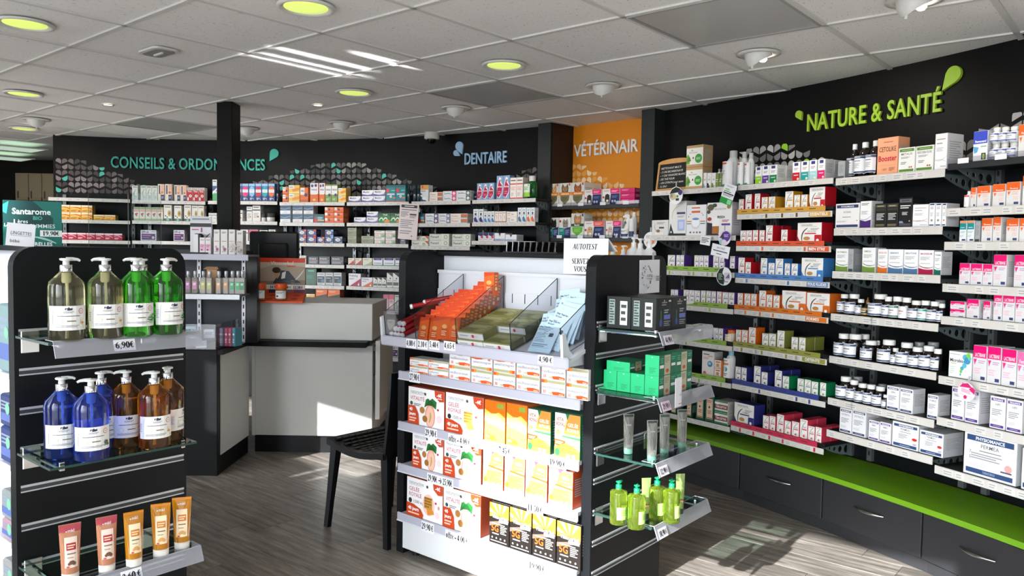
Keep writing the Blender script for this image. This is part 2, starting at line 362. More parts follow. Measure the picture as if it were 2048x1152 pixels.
rzf = math.atan2(EF.y, EF.x); nP = 0
for j in range(0, 52):
    offs = random.random()*PL
    for i in range(-7, 8):
        o = EF*(i*PL + offs - 1.2) + EN*(j*PW - .6); c = o + EF*PL/2 + EN*PW/2
        if -3.2 < c.x < 2.6 and 1.9 < c.y < 6.4 and abs(c.x) < .75*c.y + .6 and nP < 300:
            place('plank', plank, fl, (o.x, o.y, 0), rzf); nP += 1
# ceiling -------------------------------------------------------------
YW = math.radians(49.834); GA = Vector((math.cos(YW), math.sin(YW), 0))*.6; GB = Vector((math.sin(YW), -math.cos(YW), 0))*.6; G0 = Vector((-4.261*.6, 5.683*.6, CE))
def tile_mat():
    m = bpy.data.materials.new('fissured_ceiling_tile'); m.use_nodes = True; nt = m.node_tree; b = nt.nodes['Principled BSDF']; N = nt.nodes.new; L = nt.links.new
    tc = N('ShaderNodeTexCoord'); oi = N('ShaderNodeObjectInfo'); mu = N('ShaderNodeMath'); mu.operation = 'MULTIPLY'; mu.inputs[1].default_value = 50
    ad = N('ShaderNodeVectorMath'); L(oi.outputs['Random'], mu.inputs[0]); L(tc.outputs['Object'], ad.inputs[0]); L(mu.outputs[0], ad.inputs[1])
    mp = N('ShaderNodeMapping'); mp.inputs['Scale'].default_value = (60, 150, 60); L(ad.outputs[0], mp.inputs[0])
    n = N('ShaderNodeTexNoise'); n.inputs['Scale'].default_value = 1.0; n.inputs['Detail'].default_value = 2; L(mp.outputs[0], n.inputs['Vector'])
    rp = N('ShaderNodeValToRGB'); e = rp.color_ramp.elements; e[0].position = .25; e[0].color = lin('#96948f'); e[1].position = .36; e[1].color = lin('#ecebe9')
    L(n.outputs['Fac'], rp.inputs[0]); L(rp.outputs[0], b.inputs['Base Color']); b.inputs['Roughness'].default_value = .85
    bp = N('ShaderNodeBump'); bp.inputs['Strength'].default_value = .4; bp.inputs['Distance'].default_value = .003; L(n.outputs['Fac'], bp.inputs['Height']); L(bp.outputs[0], b.inputs['Normal'])
    return m
TILE = tile_mat(); TBAR = mat('ceiling_grid_metal', '#d2d1ce', .5)
DIFF = mat('frosted_diffuser', '#b4b4b2', .3); DFR = mat('diffuser_frame', '#9b9b99', .45)
FW = frame(EN*(-.9), EF)
ceil = MB().box(-12, -.02, CE + .05, 6, 14, CE + .12, TILE, M=FW).obj('ceiling', kind='structure')
tile = MB().box(.006, .006, .004, .594, .594, .018, TILE, b=.003).mesh('ceiling_tile')
rzt = math.atan2(GA.y, GA.x)                       # local x = a, local y = -b
GBN = -GB
def inside(p, off=-.30):                           # in front of the curved wall
    k = int(np.argmin(np.hypot(WALL[:,0]-p.x, WALL[:,1]-p.y))); return ((p.x-WALL[k,0])*WN[k,0] + (p.y-WALL[k,1])*WN[k,1]) > off
PANELS = {(4, 1): 0, (3, 4): 1, (3, -4): 2}
cells = []
for a in range(-5, 14):
    for b in range(-9, 12):
        o = G0 + GA*a + GB*(b+1); c = o + GA/2 + GBN/2
        d = c.y*cp - (CE-HC)*sp
        if d < .7 or not inside(c) or abs(c.x) > .70*c.y + .8 or c.y > 9.5 or c.dot(EN) < -.5 or c.x < -5.6: continue
        cells.append((a, b))
        if (a, b) not in PANELS: place('ceiling_tile', tile, ceil, o, rzt)
run = MB().box(0, -.012, -.004, .6, .012, .006, TBAR).mesh('grid_runner')
seen = set()
for a, b in cells:
    for key, o, r in (((a, b, 0), G0+GA*a+GB*b, rzt), ((a, b+1, 0), G0+GA*a+GB*(b+1), rzt), ((a, b+1, 1), G0+GA*a+GB*(b+1), rzt+math.pi/2), ((a+1, b+1, 1), G0+GA*(a+1)+GB*(b+1), rzt+math.pi/2)):
        if key not in seen and len(seen) < 290: seen.add(key); place('grid_runner', run, ceil, o, r)
for (a, b), lab in zip(PANELS, ('square frosted ceiling panel above the orange alcove', 'large frosted ceiling panel nearest the right wall', 'dark frosted ceiling panel left of the black pillar')):
    t = thing('ceiling_light_panel', lab, 'ceiling panel', G0 + GA*a + GB*(b+1), rzt)
    MB().box(.02, .02, -.002, .58, .58, .012, DIFF, b=.004).obj('diffuser', t)
    m = MB()
    for q in ((.008,.008,.592,.02),(.008,.58,.592,.592),(.008,.02,.02,.58),(.58,.02,.592,.58)): m.box(q[0], q[1], -.006, q[2], q[3], .012, DFR)
    m.obj('frame', t)
# walls ---------------------------------------------------------------
def wall_strip(name, k0, k1, m, z0=0.0, z1=CE + .04, step=40, th=.10):
    ks = list(range(k0, k1, step)) + [k1]; mb = MB(); vs = []
    for k in ks:
        p = WALL[k]; q = p - WN[k]*th
        vs += [(p[0], p[1], z0), (p[0], p[1], z1), (q[0], q[1], z1), (q[0], q[1], z0)]
    n = len(ks); fs = [(4*i, 4*i+1, 4*i+5, 4*i+4) for i in range(n-1)] + [(4*i+3, 4*i+7, 4*i+6, 4*i+2) for i in range(n-1)] + [(4*i+1, 4*i+2, 4*i+6, 4*i+5) for i in range(n-1)] + [(0,3,2,1), (4*n-4, 4*n-3, 4*n-2, 4*n-1)]
    mb.add(vs, fs, m); return mb.obj(name, kind='structure')
kR0, kR1, kB0, kB1 = 0, widx(1290), widx(1085), widx(106, 300)
wall_r = wall_strip('wall_right', kR0, kR1, FASCIA)
wall_b = wall_strip('wall_back', kB0, kB1, FASCIA)
DARKW = mat('dark_room_wall', '#15110d', .7)
MB().box(-6.6, 9.6, 0, -2, 9.7, CE + .04, DARKW).obj('wall_far', kind='structure')
MB().box(-6.6, 4.3, 0, -6.5, 9.7, CE + .04, mat('side_wall', '#3a3733', .7)).obj('wall_left', kind='structure')
p = WALL[0]
MB().box(p[0] + .02, .2, 0, p[0] + .12, p[1] + .02, CE + .04, mat('shop_wall', '#77746f', .7)).obj('wall_side', kind='structure')
# unseen shop front behind the camera: openings and piers shaped for the sun patches
FW = frame(EN*(-.9), EF); LT = CE + .04; fm = mat('front_wall_paint', '#b9b7b2', .7); fr = mat('window_frame_grey', '#55585b', .4)
def fbox(name, u0, u1, z0, z1, m=fm, d0=-.08, d1=.02, par=None):
    mb = MB().box(u0, d0, z0, u1, d1, z1, m, M=FW); return mb.obj(name, par, kind=None if par else 'structure')
HEAD = 2.305
OPEN = [(0.0, 2.4, .06, HEAD), (-8.0, -5.2, .06, HEAD), (-4.42, -4.03, 1.84, HEAD), (-4.03, -4.006, 1.72, HEAD), (-4.006, -3.886, 1.84, HEAD), (-3.886, -3.866, 1.73, HEAD), (-3.866, -3.72, 1.84, HEAD), (-3.62, -2.84, .06, HEAD), (-2.25, -.6, .06, HEAD)]      # outer openings added as fill; transom, slits and gaps shape the sun
us = [-8.3, -8.0, -5.2, -4.42, -4.03, -4.006, -3.886, -3.866, -3.72, -3.62, -2.84, -2.25, -.6, 0.0, 2.4, 4.0]
for u0, u1 in zip(us[:-1], us[1:]):
    o = [q for q in OPEN if q[0] == u0]
    if not o: fbox('wall_front', u0, u1, 0, LT)
    else: fbox('wall_front', u0, u1, 0, o[0][2]); fbox('wall_front', u0, u1, HEAD, LT)
for i, (u0, u1, z0, z1) in enumerate(q for q in OPEN if q[1] - q[0] > .3):
    wn = fbox('window_%d' % (i + 1), u0, u1, z1 - .004, z1, fr); fbox('window_frame', u0, u0 + .015, z0, z1 - .004, fr, par=wn); fbox('window_frame', u1 - .015, u1, z0, z1 - .004, fr, par=wn)
MB().box(-30, -30, -.14, 30, 1, -.09, mat('pavement', '#cbcac8', .9, noise=.15, nscale=3), M=FW @ Matrix.Translation((0, -1.2, 0))).obj('pavement', kind='structure')
# pilasters and the orange alcove
GP = mat('grey_pilaster', '#222727', .45)
F2, F3, F4 = wpt(1097, .12), wpt(1277, .12), wpt(1303, .12); F1 = wpt(1072, .12)
nn = WN[widx(1187)]
def vprism(name, pts, z0, z1, m, par=None, kind=None):
    n = len(pts); mb = MB(); vs = [(p[0], p[1], z0) for p in pts] + [(p[0], p[1], z1) for p in pts]
    mb.add(vs, [tuple(range(n-1,-1,-1)), tuple(range(n, 2*n))] + [(i, (i+1) % n, (i+1) % n + n, i+n) for i in range(n)], m); return mb.obj(name, par, kind=kind)
B2, B3 = F2 - nn*.26, F3 - nn*.26
vprism('trim_1', [F1, F2, B2, F1 - nn*.26], 0, CE + .02, GP, kind='structure')
vprism('trim_2', [F3, F4, F4 - nn*.26, B3], 0, CE + .02, GP, kind='structure')
ORANGE = mat('orange_wall_paint', '#e08a10', .5, noise=.04, nscale=4)
alc = vprism('wall_alcove', [B2 - (B3-B2)*.02, B3, B3 - nn*.08, B2 - nn*.08 - (B3-B2)*.02], 0, CE + .02, ORANGE, kind='structure')
vprism('trim_3', [F2 + (F3-F2)*.002 - nn*.02, F2 + (F3-F2)*.012 - nn*.02, B2 + (F3-F2)*.012, B2 + (F3-F2)*.002], 0, CE, mat('dark_reveal', '#1b100c', .5), kind='structure')
# black pillar standing in the shop
pc = atz(448, 660, .764)
PY = 5.29; a0, a1 = aty(433.5, 350, PY), aty(464.5, 350, PY)
MB().box(a0[0], PY, 0, a1[0], PY + .16, CE + .02, mat('pillar_black', '#040405', .5, .2), b=.003).obj('pillar', label='square black pillar rising to the ceiling behind the counter', cat='pillar')
# petal print on the fascia ------------------------------------------
def petal(up, lean, w, h):
    pts = []; r = w*.5
    for i in range(9):
        a = math.pi*i/8; pts.append((r*math.cos(a), h - r + r*math.sin(a)))
    pts += [(-r, h*.45), (r if lean > 0 else -r, 0), (r, h*.45)] if lean < 0 else [(-r, h*.45), (r, 0)]
    if lean < 0: pts = pts[:9] + [(-r, 0), (r, h*.45)]
    return [(x, z if up else -z) for x, z in pts]
def petals(par, px0, px1, edge, cols, accent, name='petal_print', seed=1):
    rnd = random.Random(seed); k0, k1 = widx(px1), widx(px0)      # index falls to the right
    s0, s1 = WS[k0], WS[k1]; mb = MB(); pw, ph = .051, .104
    ex = [e[0] for e in edge]; sx = [WS[widx(e, 330)] for e in ex]
    ez = [onv(e[0], e[1], WALL[widx(e[0], e[1])], WALL[widx(e[0], e[1])] + np.array([-WN[widx(e[0])][1], WN[widx(e[0])][0]]))[2] for e in edge]
    i = 0; s = s1
    while s > s0 + pw:
        s -= pw; i += 1; k = int(np.searchsorted(WS, s)); lim = np.interp(s, sx[::-1], ez[::-1]); n = WN[k]; p = WALL[k]; tr = np.array([-n[1], n[0]])
        for r in range(-1, 7):
            for up in (1, 0):
                zc = 1.79 + r*ph
                if zc + (.025 if up else -.025) > lim or zc < 1.74: continue
                u = rnd.random(); c = accent if u < .06 else cols[int(rnd.random()*len(cols))]
                pts = petal(up, 1 if (i % 2) ^ (1-up) else -1, pw*.86, ph*.46)
                def q(x, z): z = min(zc + z, lim); w = p - tr*0 + tr*x + n*.0015; return (w[0], w[1], z)
                vs = [q(x, z) for x, z in pts]
                mb.add(vs, [tuple(range(len(vs)))], mat('petal_' + c[1:], c, .5))
    return mb.obj(name, par, kind='stuff')
GREYS = ['#4b4848', '#6f6d6d', '#97958f', '#343232', '#5d5a5a']
petals(wall_b, 106, 292, [(106,314),(150,314),(180,326),(215,338),(250,352),(292,372)], ['#4b4344', '#6a5f60', '#383132', '#8a7e80'], '#4fc2b0', seed=3)
petals(wall_b, 500, 872, [(500,366),(540,352),(600,336),(650,325),(705,321),(745,331),(780,346),(830,364),(872,374)], GREYS, '#4fc2b0', seed=5)
petals(wall_b, 1025, 1071, [(1025,352),(1045,342),(1071,334)], GREYS, '#77756f', seed=6)
petals(wall_r, 1466, 1712, [(1466,318),(1480,306),(1510,292),(1545,285),(1580,289),(1610,300),(1640,312),(1680,325),(1712,335)], ['#787575', '#a5a3a2', '#c4c2bd', '#565353', '#8f8c8c'], '#9ad42f', seed=8)
petals(wall_r, 1895, 2060, [(1895,300),(1930,275),(1975,250),(2010,235),(2060,212)], ['#8e8a89', '#aba6a5', '#75716f'], '#9a9594', seed=9)
# pale petals on the orange alcove (flat print)
mb = MB(); L_ = float(np.hypot(*(B3-B2))); ud = (B3-B2)/L_; rnd = random.Random(4)
for i in range(int(L_/.051)):
    s = .02 + i*.051; lim = np.interp(s, [0, .1, .25, .4, .6], [2.07, 2.06, 1.98, 1.92, 1.86])
    for r in range(6):
        for up in (1, 0):
            zc = 1.60 + r*.104
            if zc + (.03 if up else -.03) > lim: continue
            pts = petal(up, 1 if (i % 2) ^ (1-up) else -1, .044, .048); w = B2 + ud*s + nn*.0015
            c = rnd.choice(['#eeb870', '#f2c68c', '#f7dcba', '#eaa84e'])
            mb.add([(w[0]+ud[0]*x, w[1]+ud[1]*x, min(zc+z, lim)) for x, z in pts], [tuple(range(len(pts)))], mat('petal_' + c[1:], c, .5))
mb.obj('petal_print', alc, kind='stuff')
# sign lettering ------------------------------------------------------
def glyph3(ch, dep=.10):
    cu = bpy.data.curves.new('letter', 'FONT'); cu.body = ch; cu.extrude = dep/2; cu.resolution_u = 3; cu.offset = .014
    o = bpy.data.objects.new('letter', cu); COLL.objects.link(o); dg = bpy.context.evaluated_depsgraph_get(); dg.update()
    me = bpy.data.meshes.new_from_object(o.evaluated_get(dg)); bpy.data.objects.remove(o); bpy.data.curves.remove(cu); me.name = 'letter'; return me
G3 = {}
CAPB = .729
def sign(name, label, s, px0, y0, px1, y1, cap, m, drops, plane=None, cond=None):
    """letters stand on the wall between two measured baseline ends"""
    def at(px, y, off=.012):
        if plane:
            p = onv(px, y, plane[0], plane[1]); return p[:2] + nn*off, p[2], nn
        k = widx(px, y); t = np.array([-WN[k][1], WN[k][0]]); p = onv(px, y, WALL[k], WALL[k] + t); return WALL[k] + WN[k]*off, p[2], WN[k]
    a, za, n0 = at(px0, y0); b, zb, n1 = at(px1, y1); z = (za + zb)/2
    root = thing(name, label, 'sign', (a[0], a[1], z))
    inv = Matrix.Translation((-a[0], -a[1], -z))
    if plane: Ltot = float(np.hypot(*(b-a)))
    else: Ltot = WS[widx(px0, y0)] - WS[widx(px1, y1)]
    tot = twidth(s, 1)*cap - .12*cap; sx = Ltot/tot; u = 0.0
    for ch in s:
        adv = G[ch, 1][2]*cap*sx
        if ch != ' ':
            if ch not in G3: G3[ch] = glyph3(ch)
            if plane: w = a + (b-a)/Ltot*u; n = nn
            else:
                k = int(np.searchsorted(WS, WS[widx(px0, y0)] - u)); k2 = int(np.searchsorted(WS, WS[widx(px0, y0)] - u - adv*.5)); n = WN[k2]; w = WALL[k] + WN[k]*.012
            r = np.array([-n[1], n[0]])
            o = place('letter', G3[ch], root)
            if not G3[ch].materials: G3[ch].materials.append(None)
            o.material_slots[0].link = 'OBJECT'; o.material_slots[0].material = m
            sc = cap/CAPB
            o.matrix_basis = inv @ Matrix(((r[0]*sc*sx, 0, n[0]*sc, w[0]), (r[1]*sc*sx, 0, n[1]*sc, w[1]), (0, sc, 0, z), (0, 0, 0, 1)))
        u += adv
    for (dx, dy, ln, wd_, ang) in drops:
        w, zz, n = at(dx, dy, .006); r = np.array([-n[1], n[0]]); ca, sa = math.cos(math.radians(ang)), math.sin(math.radians(ang)); mbb = MB()
        pts = []                                     # tip at (0,0), round end up at ln
        for i in range(13):
            t = math.pi*i/12; pts.append((wd_/2*math.cos(t), ln - wd_/2 + wd_/2*math.sin(t)))
        pts += [(-wd_*.47, ln*.55), (0, 0), (wd_*.47, ln*.55)]
        pts = [(x*ca - y*sa, x*sa + y*ca) for x, y in pts]; N_ = len(pts)
        vs = [tuple(np.r_[w + r*x + n*d, zz + y]) for d in (.012, -.004) for x, y in pts]
        vs = [(v[0]-a[0], v[1]-a[1], v[2]-z) for v in vs]
        mbb.add(vs, [tuple(range(N_)), tuple(range(2*N_-1, N_-1, -1))] + [(i, i+N_, (i+1) % N_ + N_, (i+1) % N_) for i in range(N_)], m); mbb.obj('drop', root)
    return root
TEALS, BLUES, LIMES = mat('teal_sign', '#35a898', .45), mat('light_blue_sign', '#9cc0e2', .45), mat('lime_sign', '#a6cc38', .45)
sign('sign_lettering', 'teal lettering CONSEILS & ORDONNANCES with a drop', 'CONSEILS & ORDONNANCES', 222, 337, 531, 339, .105, TEALS, [(541, 323, .125, .085, -32)])
sign('sign_lettering', 'light blue lettering DENTAIRE with two drops', 'DENTAIRE', 930.5, 329, 1015, 325, .095, BLUES, [(926, 309, .112, .075, 22), (922, 312, .072, .05, 58)])
sign('sign_lettering', 'white lettering VÉTÉRINAIR on the orange alcove wall', 'VÉTÉRINAIR', 1151, 312, 1276, 305, .094, mat('white_sign', '#f2efe9', .45), [], plane=(B2, B3))
sign('sign_lettering', 'lime lettering NATURE & SANTÉ with two drops', 'NATURE & SANTÉ', 1616, 263, 1884, 223, .098, LIMES, [(1606, 241, .062, .045, 28), (1889, 182, .125, .075, -38)])
# ceiling fittings ----------------------------------------------------
GLOW = mat('yellow_green_lamp_glass', '#dcf07a', .4, emit=.78); RIM = mat('white_lamp_rim', '#d5d4d0', .4)
def downlight(px, py, label):
    p = atz(px, py, CE - .004); t = thing('ceiling_downlight', label, 'ceiling light', (p[0], p[1], CE - .004), 0, 'round downlights')
    MB().lathe([(.088, .004), (.086, -.002), (.104, -.010), (.113, -.008), (.115, .0)], RIM, 32).obj('rim', t)
    MB().lathe([(.0001, -.004), (.05, -.005), (.087, -.003), (.087, .003)], GLOW, 32).obj('lamp_glass', t)
for px, py, lb in ((50,47,'round yellow-green downlight at the left edge, nearest'), (612,14,'round yellow-green downlight at top, largest and nearest'), (1008,130,'round yellow-green downlight left of the large frosted panel'),
                   (708,185,'round yellow-green downlight in front of the dome camera'), (47,187,'round yellow-green downlight, second back along left edge'), (48,257,'round yellow-green downlight farthest back at the left')):
    downlight(px, py, lb)
def eyeball(px, py, label, tgt, power=9):
    p = atz(px, py, CE); d = Vector((tgt[0]-p[0], tgt[1]-p[1], 0)).normalized(); t = thing('ceiling_spotlight', label, 'ceiling light', (p[0], p[1], CE), math.atan2(d.y, d.x), 'swivel spotlights')
    MB().lathe([(.066, .0), (.100, -.003), (.103, -.008), (.074, -.011), (.066, -.004)], RIM, 28).obj('rim', t)
    mb = MB(); n = 28; rows = 7; vs = []; fs = []                 # scoop: deep on the room side, cut open towards the wall
    for j in range(rows):
        u = j/(rows-1)
        for i in range(n+1):
            a = 2*math.pi*i/n; k = ((1 - math.cos(a))/2)**1.1; r = .064*(1 - .40*(u*k)**2.2); vs.append((r*math.cos(a) - .004*u*k, r*math.sin(a), -.006 - .062*u*k))
    for j in range(rows-1):
        for i in range(n): fs.append((j*(n+1)+i, j*(n+1)+i+1, (j+1)*(n+1)+i+1, (j+1)*(n+1)+i))
    mb.add(vs, fs, RIM, True).obj('hood', t)
    MB().lathe([(.0001, -.040), (.012, -.038), (.020, -.028), (.016, -.016), (.0001, -.010)], mat('warm_bulb', '#fff0dc', .3, emit=18), 14, cx=.028).obj('bulb', t)
    MB().tube([(-.034, 0, -.055), (-.036, 0, -.078)], .005, RIM, 8).obj('knob', t)
    l = bpy.data.lights.new('spot', 'SPOT'); l.energy = power; l.spot_size = math.radians(105); l.spot_blend = .8; l.color = (1, .93, .82); l.shadow_soft_size = .03
    lo = bpy.data.objects.new('spot_lamp', l); COLL.objects.link(lo); lo.location = (p[0] + d.x*.075, p[1] + d.y*.075, CE - .05)
    lo.rotation_euler = Vector((d.x, d.y, -.75)).to_track_quat('-Z', 'Y').to_euler()
for px, py, lb, tg in ((1517,106,'white swivel spotlight above the NATURE lettering, largest',(2.1,4.2)), (1207,170,'white swivel spotlight in front of the orange alcove',(.9,5.5)), (912,215,'white swivel spotlight in front of DENTAIRE sign',(-.2,6.3)),
                   (683,245,'white swivel spotlight just right of the pillar',(-1.6,7)), (493,256,'white swivel spotlight nearest the pillar, right side',(-2.5,7.2)), (72,238,'white swivel spotlight at the far left of the ceiling',(-4.6,7.4)), (1830,-2,'white swivel spotlight cut by the top edge',(2.6,3.2))):
    eyeball(px, py, lb, tg)
HAL = mat('halogen_lens', '#fff1dc', .3, emit=3.0)
for px, py, lb in ((216,209,'tiny halogen downlight left of the pillar'), (636,210,'tiny halogen downlight right of the pillar')):
    p = atz(px, py, CE); t = thing('halogen_downlight', lb, 'ceiling light', (p[0], p[1], CE), 0, 'small halogens')
    MB().lathe([(.026, 0), (.040, -.006), (.042, 0)], RIM, 20).obj('rim', t); MB().lathe([(.0001, -.003), (.027, -.003), (.027, 0)], HAL, 20).obj('lamp_glass', t)
# square recessed lights in the farther room
for px, py, lb in ((34,297,'square lit ceiling panel in the far left room, nearer'), (14,316,'square lit ceiling panel in the far left room, farther')):
    p = atz(px, py, CE); t = thing('ceiling_light_panel', lb, 'ceiling light', (p[0], p[1], CE), rzt, 'square panels of the far room')
    MB().box(-.2, -.2, -.008, .2, .2, 0, mat('cool_light_panel', '#cfe8d2', .4, emit=.7), b=.003).obj('diffuser', t)
    m = MB()
    for q in ((-.22,-.22,.22,-.2),(-.22,.2,.22,.22),(-.22,-.2,-.2,.2),(.2,-.2,.22,.2)): m.box(q[0], q[1], -.01, q[2], q[3], 0, RIM)
    m.obj('frame', t)
p = atz(317, 102, CE); t = thing('ceiling_speaker', 'rounded rectangular speaker grille set in the ceiling', 'speaker', (p[0], p[1], CE), rzt + math.pi/2)
mb = MB()
def rrect(w, h, r, n=5):
    return [(sx*(w/2-r) + r*math.cos(math.radians(a0 + 90*i/n)), sy*(h/2-r) + r*math.sin(math.radians(a0 + 90*i/n))) for sx, sy, a0 in ((1,1,0),(-1,1,90),(-1,-1,180),(1,-1,270)) for i in range(n+1)]
R90 = Matrix.Rotation(math.pi/2, 4, 'X')
mb.prism(rrect(.21, .13, .04), -.010, 0, RIM, M=R90); mb.obj('rim', t)
MB().prism(rrect(.18, .10, .03), -.013, -.010, mat('speaker_mesh', '#8f8e8b', .6, noise=.4, nscale=400), M=R90).obj('grille', t)
MB().prism(rrect(.09, .012, .005), -.020, -.013, RIM, M=R90).obj('bar', t)
k = widx(885, 268); p = WALL[k] + WN[k]*.16; t = thing('dome_camera', 'white dome camera under the ceiling by DENTAIRE', 'camera', (p[0], p[1], CE))
MB().lathe([(.062, 0), (.062, -.05), (.052, -.056), (.0001, -.056)][::-1], RIM, 24).obj('housing', t)
MB().lathe([(.038*math.cos(a), -.056 - .036*math.sin(a)) for a in [0, .3, .6, .9, 1.2, 1.5]][::-1], mat('smoked_dome', '#0a0a0b', .1), 20).obj('dome', t)
# ================================================================== WALL BAYS
BAY = {}
class Bay: pass
def bay(key, A, B, rows, label, rail=None, depth=.285, panel=True, name='shelf_unit', brackets=True, rh=.03, holes=True, zlow=.33, nocol=False):
    b = Bay(); b.A, b.B = np.array(A[:2]), np.array(B[:2]); d = b.B - b.A; b.w = float(np.hypot(*d)); b.d = d/b.w
    b.rz = math.atan2(d[1], d[0]); b.z = []; b.key = key
    for x0, y0, x1, y1 in rows: b.z.append((onv(x0, y0, A, B)[2] + onv(x1, y1, A, B)[2])/2)
    b.mid = [(r[1] + r[3])/2 for r in rows]; BAY[key] = b
    b.root = t = thing(name, label, 'shelving', (b.A[0], b.A[1], 0), b.rz, 'shelving bays along the curved wall')
    W = b.w
    if panel:
        MB().box(-.018, depth, zlow, W + .018, depth + .012, max(b.z) + .05, BACKP).obj('back_panel', t)
        for x in (.045, W - .045):
            mb = MB().box(x - .014, depth - .022, zlow, x + .014, depth, max(b.z) + .04, STEEL)
            z = zlow + .03
            while z < max(b.z): mb.box(x - .005, depth - .0226, z, x + .005, depth - .021, z + .022, INK); z += .05
            mb.obj('upright', t)
    for i, z in enumerate(b.z):
        sm = STEEL if key in 'ABCD' else mat('pale_shelf', '#8d8b88', .45)
        s = MB().box(.004, 0, z - .016, W - .004, depth - .024, z, mat('dark_shelf', '#151718', .45, .3), b=.002).obj('shelf', t)
        mb = MB(); rnd = random.Random(hash((key, i)) % 99 if False else len(key)*31 + i*7 + ord(key[-1]))
        rk = rail(i) if rail else None; y0 = -.007
        if rk == 'dark':
            mb.box(.004, y0, z - .028, W - .004, 0, z, mat('dark_rail', '#26282a', .4), b=.002)
            mb.box(.004, y0, z, W - .004, y0 + .002, z + .022, ACRYL)
            for q in range(4):
                x = W*(.08 + .25*q); mb.box(x, y0 - .001, z - .004, x + .05, y0 - .0002, z + .018, PAPER)
        else:
            zl = z
            if rk:
                mb.box(.004, y0, z - .022, W*.93, -.0005, z + .004, mat('rail_band_' + rk[0], rk[0], .45), b=.001); zl = z - .023
                for q in range(7): x = W*(.06 + .12*q); mb.box(x, y0 - .0006, z - .011, x + .04, y0 - .0001, z - .007, pr('#3a3a32'))
            mb.box(.004, y0, zl - rh, W - .004, 0, zl, RAILM, b=.0015)
            n = 5 + rnd.randrange(4)
            for q in range(n):
                x = .02 + (W - .09)*(q + rnd.random()*.5)/n; wq = .034 + .02*rnd.random()
                mb.box(x, y0 - .0008, zl - rh*.88, x + wq, y0 - .0001, zl - rh*.12, LABP)
                for e in range(2): mb.box(x + .004, y0 - .0012, zl - rh*(.72 - .28*e), x + wq*(.6 + .3*rnd.random()), y0 - .0008, zl - rh*(.60 - .28*e), pr('#a5a5a8'))
                if rk and rnd.random() < .6: mb.box(x + wq + .003, y0 - .0008, zl - rh*.85, x + wq + .015, y0 - .0001, zl - rh*.15, pr(rk[0] if rk[0] != '#c9963a' else '#5a4312'))
            if rk and len(rk) > 1:
                mb.box(W*.78, y0 - .001, zl - rh*.9, W - .012, y0 - .0001, zl - rh*.1, pr(rk[0])); text(mb, rk[1], W*.79, zl - rh*.72, rh*.5, pr('#f2ece0'), lambda x, z, k: (x, y0 - .0013, z), 1, 'L', W*.18, 1)
        mb.obj('price_rail', s)
        if brackets:
            for x in (.03, W - .036): place('bracket', BRMESH, t, (x, 0, z - .017))
    return b
def bracket_mesh():
    cu = bpy.data.curves.new('bracket', 'CURVE'); cu.dimensions = '2D'; cu.fill_mode = 'BOTH'; cu.extrude = .002; cu.resolution_u = 3
    def poly(pts):
        s = cu.splines.new('POLY'); s.points.add(len(pts)-1); s.use_cyclic_u = True
        for p, q in zip(s.points, pts): p.co = (q[0], q[1], 0, 1)
    low = [(.258 - .25*u, -.072*(1 - u**1.7)) for u in [i/10 for i in range(11)]]
    poly([(.0, 0), (.258, 0)] + low)
    for x, r in ((.225, .022), (.172, .017), (.125, .012), (.087, .008)):
        cz = -.036*(1 - ((.258-x)/.25)**1.7) - .003; poly([(x + r*math.cos(-6.2832*i/12), cz + r*math.sin(-6.2832*i/12)) for i in range(12)])
    o = bpy.data.objects.new('b', cu); COLL.objects.link(o); dg = bpy.context.evaluated_depsgraph_get(); dg.update()
    me = bpy.data.meshes.new_from_object(o.evaluated_get(dg)); bpy.data.objects.remove(o); bpy.data.curves.remove(cu); me.name = 'bracket'
    me.transform(Matrix(((0,0,1,0),(1,0,0,0),(0,1,0,0),(0,0,0,1)))); me.materials.clear(); me.materials.append(BRACK); return me
BRMESH = bracket_mesh(); LABP = pr('#d8d5d0')
OFF = .31
BX = {'b1':(97,262),'b2':(264,412),'b3':(416,556),'b4':(559,690),'b5':(693,818),'b6':(822,941),'b7':(943,1071),'A':(1301,1472),'B':(1472,1664),'C':(1667,1886)}
ROWS = {
'b1':[(97,394.7,257,398),(116,439,257,441),(117,480,257,481)],
'b2':[(264,400.4,409,402.5),(264,441,369,442),(269,481.5,318,481.5)],
'b3':[(418,402,556,402.5),(412,442.4,548,442.4),(480,482,550,482.5)],
'b4':[(559,404,689,404.6),(560,445,688,445.6),(597,486,692,486.7),(611,528.6,690,530),(610,570,685,572),(610,596,690,598)],
'b5':[(693,404,815,404),(693,445.5,795,446),(693,486.7,815,488),(692,530.3,798,531.5),(694,572,798,576),(694,617,798,621),(694,658,798,662),(694,709,798,715)],
'b6':[(825,403.5,942,400.5),(835,446,938,447),(820,491,940,493.6)],
'b7':[(942,400,1066,396.5),(943,445,1069,444),(947,482,1018,482)],
'A':[(1300.5,383.7,1475,371),(1331,471.5,1466,470.6),(1342.5,531.6,1471.5,539),(1342,600,1490,613),(1377,674,1467,685),(1404.6,749,1454,758),(1337,828,1458,851)],
'B':[(1474,371,1659,356),(1472,421.5,1657,412),(1472,484,1659.6,483),(1467,547.4,1640,554),(1468,609.4,1630,624),(1467,683,1654,710),(1463.5,757,1653,796),(1458,843,1644,885)],
'C':[(1676,356.7,1895,337),(1675,456.7,1893,452.5),(1670,543,1883.5,550),(1670,626.7,1883.5,648.6),(1665,710,1877,747),(1665,793.6,1877,844),(1650,857,1900,922)],
'D':[(1910,328,2048,311),(1912,415,2048,411),(1897,482.4,2048,484.7),(1897,567,2048,576),(1897,632,2048,648),(1885,751,2048,780),(1910,840,2048,872),(1880.5,933,2048,980)],
'V':[(1094,412,1270,408),(1094,473,1268,478)]}
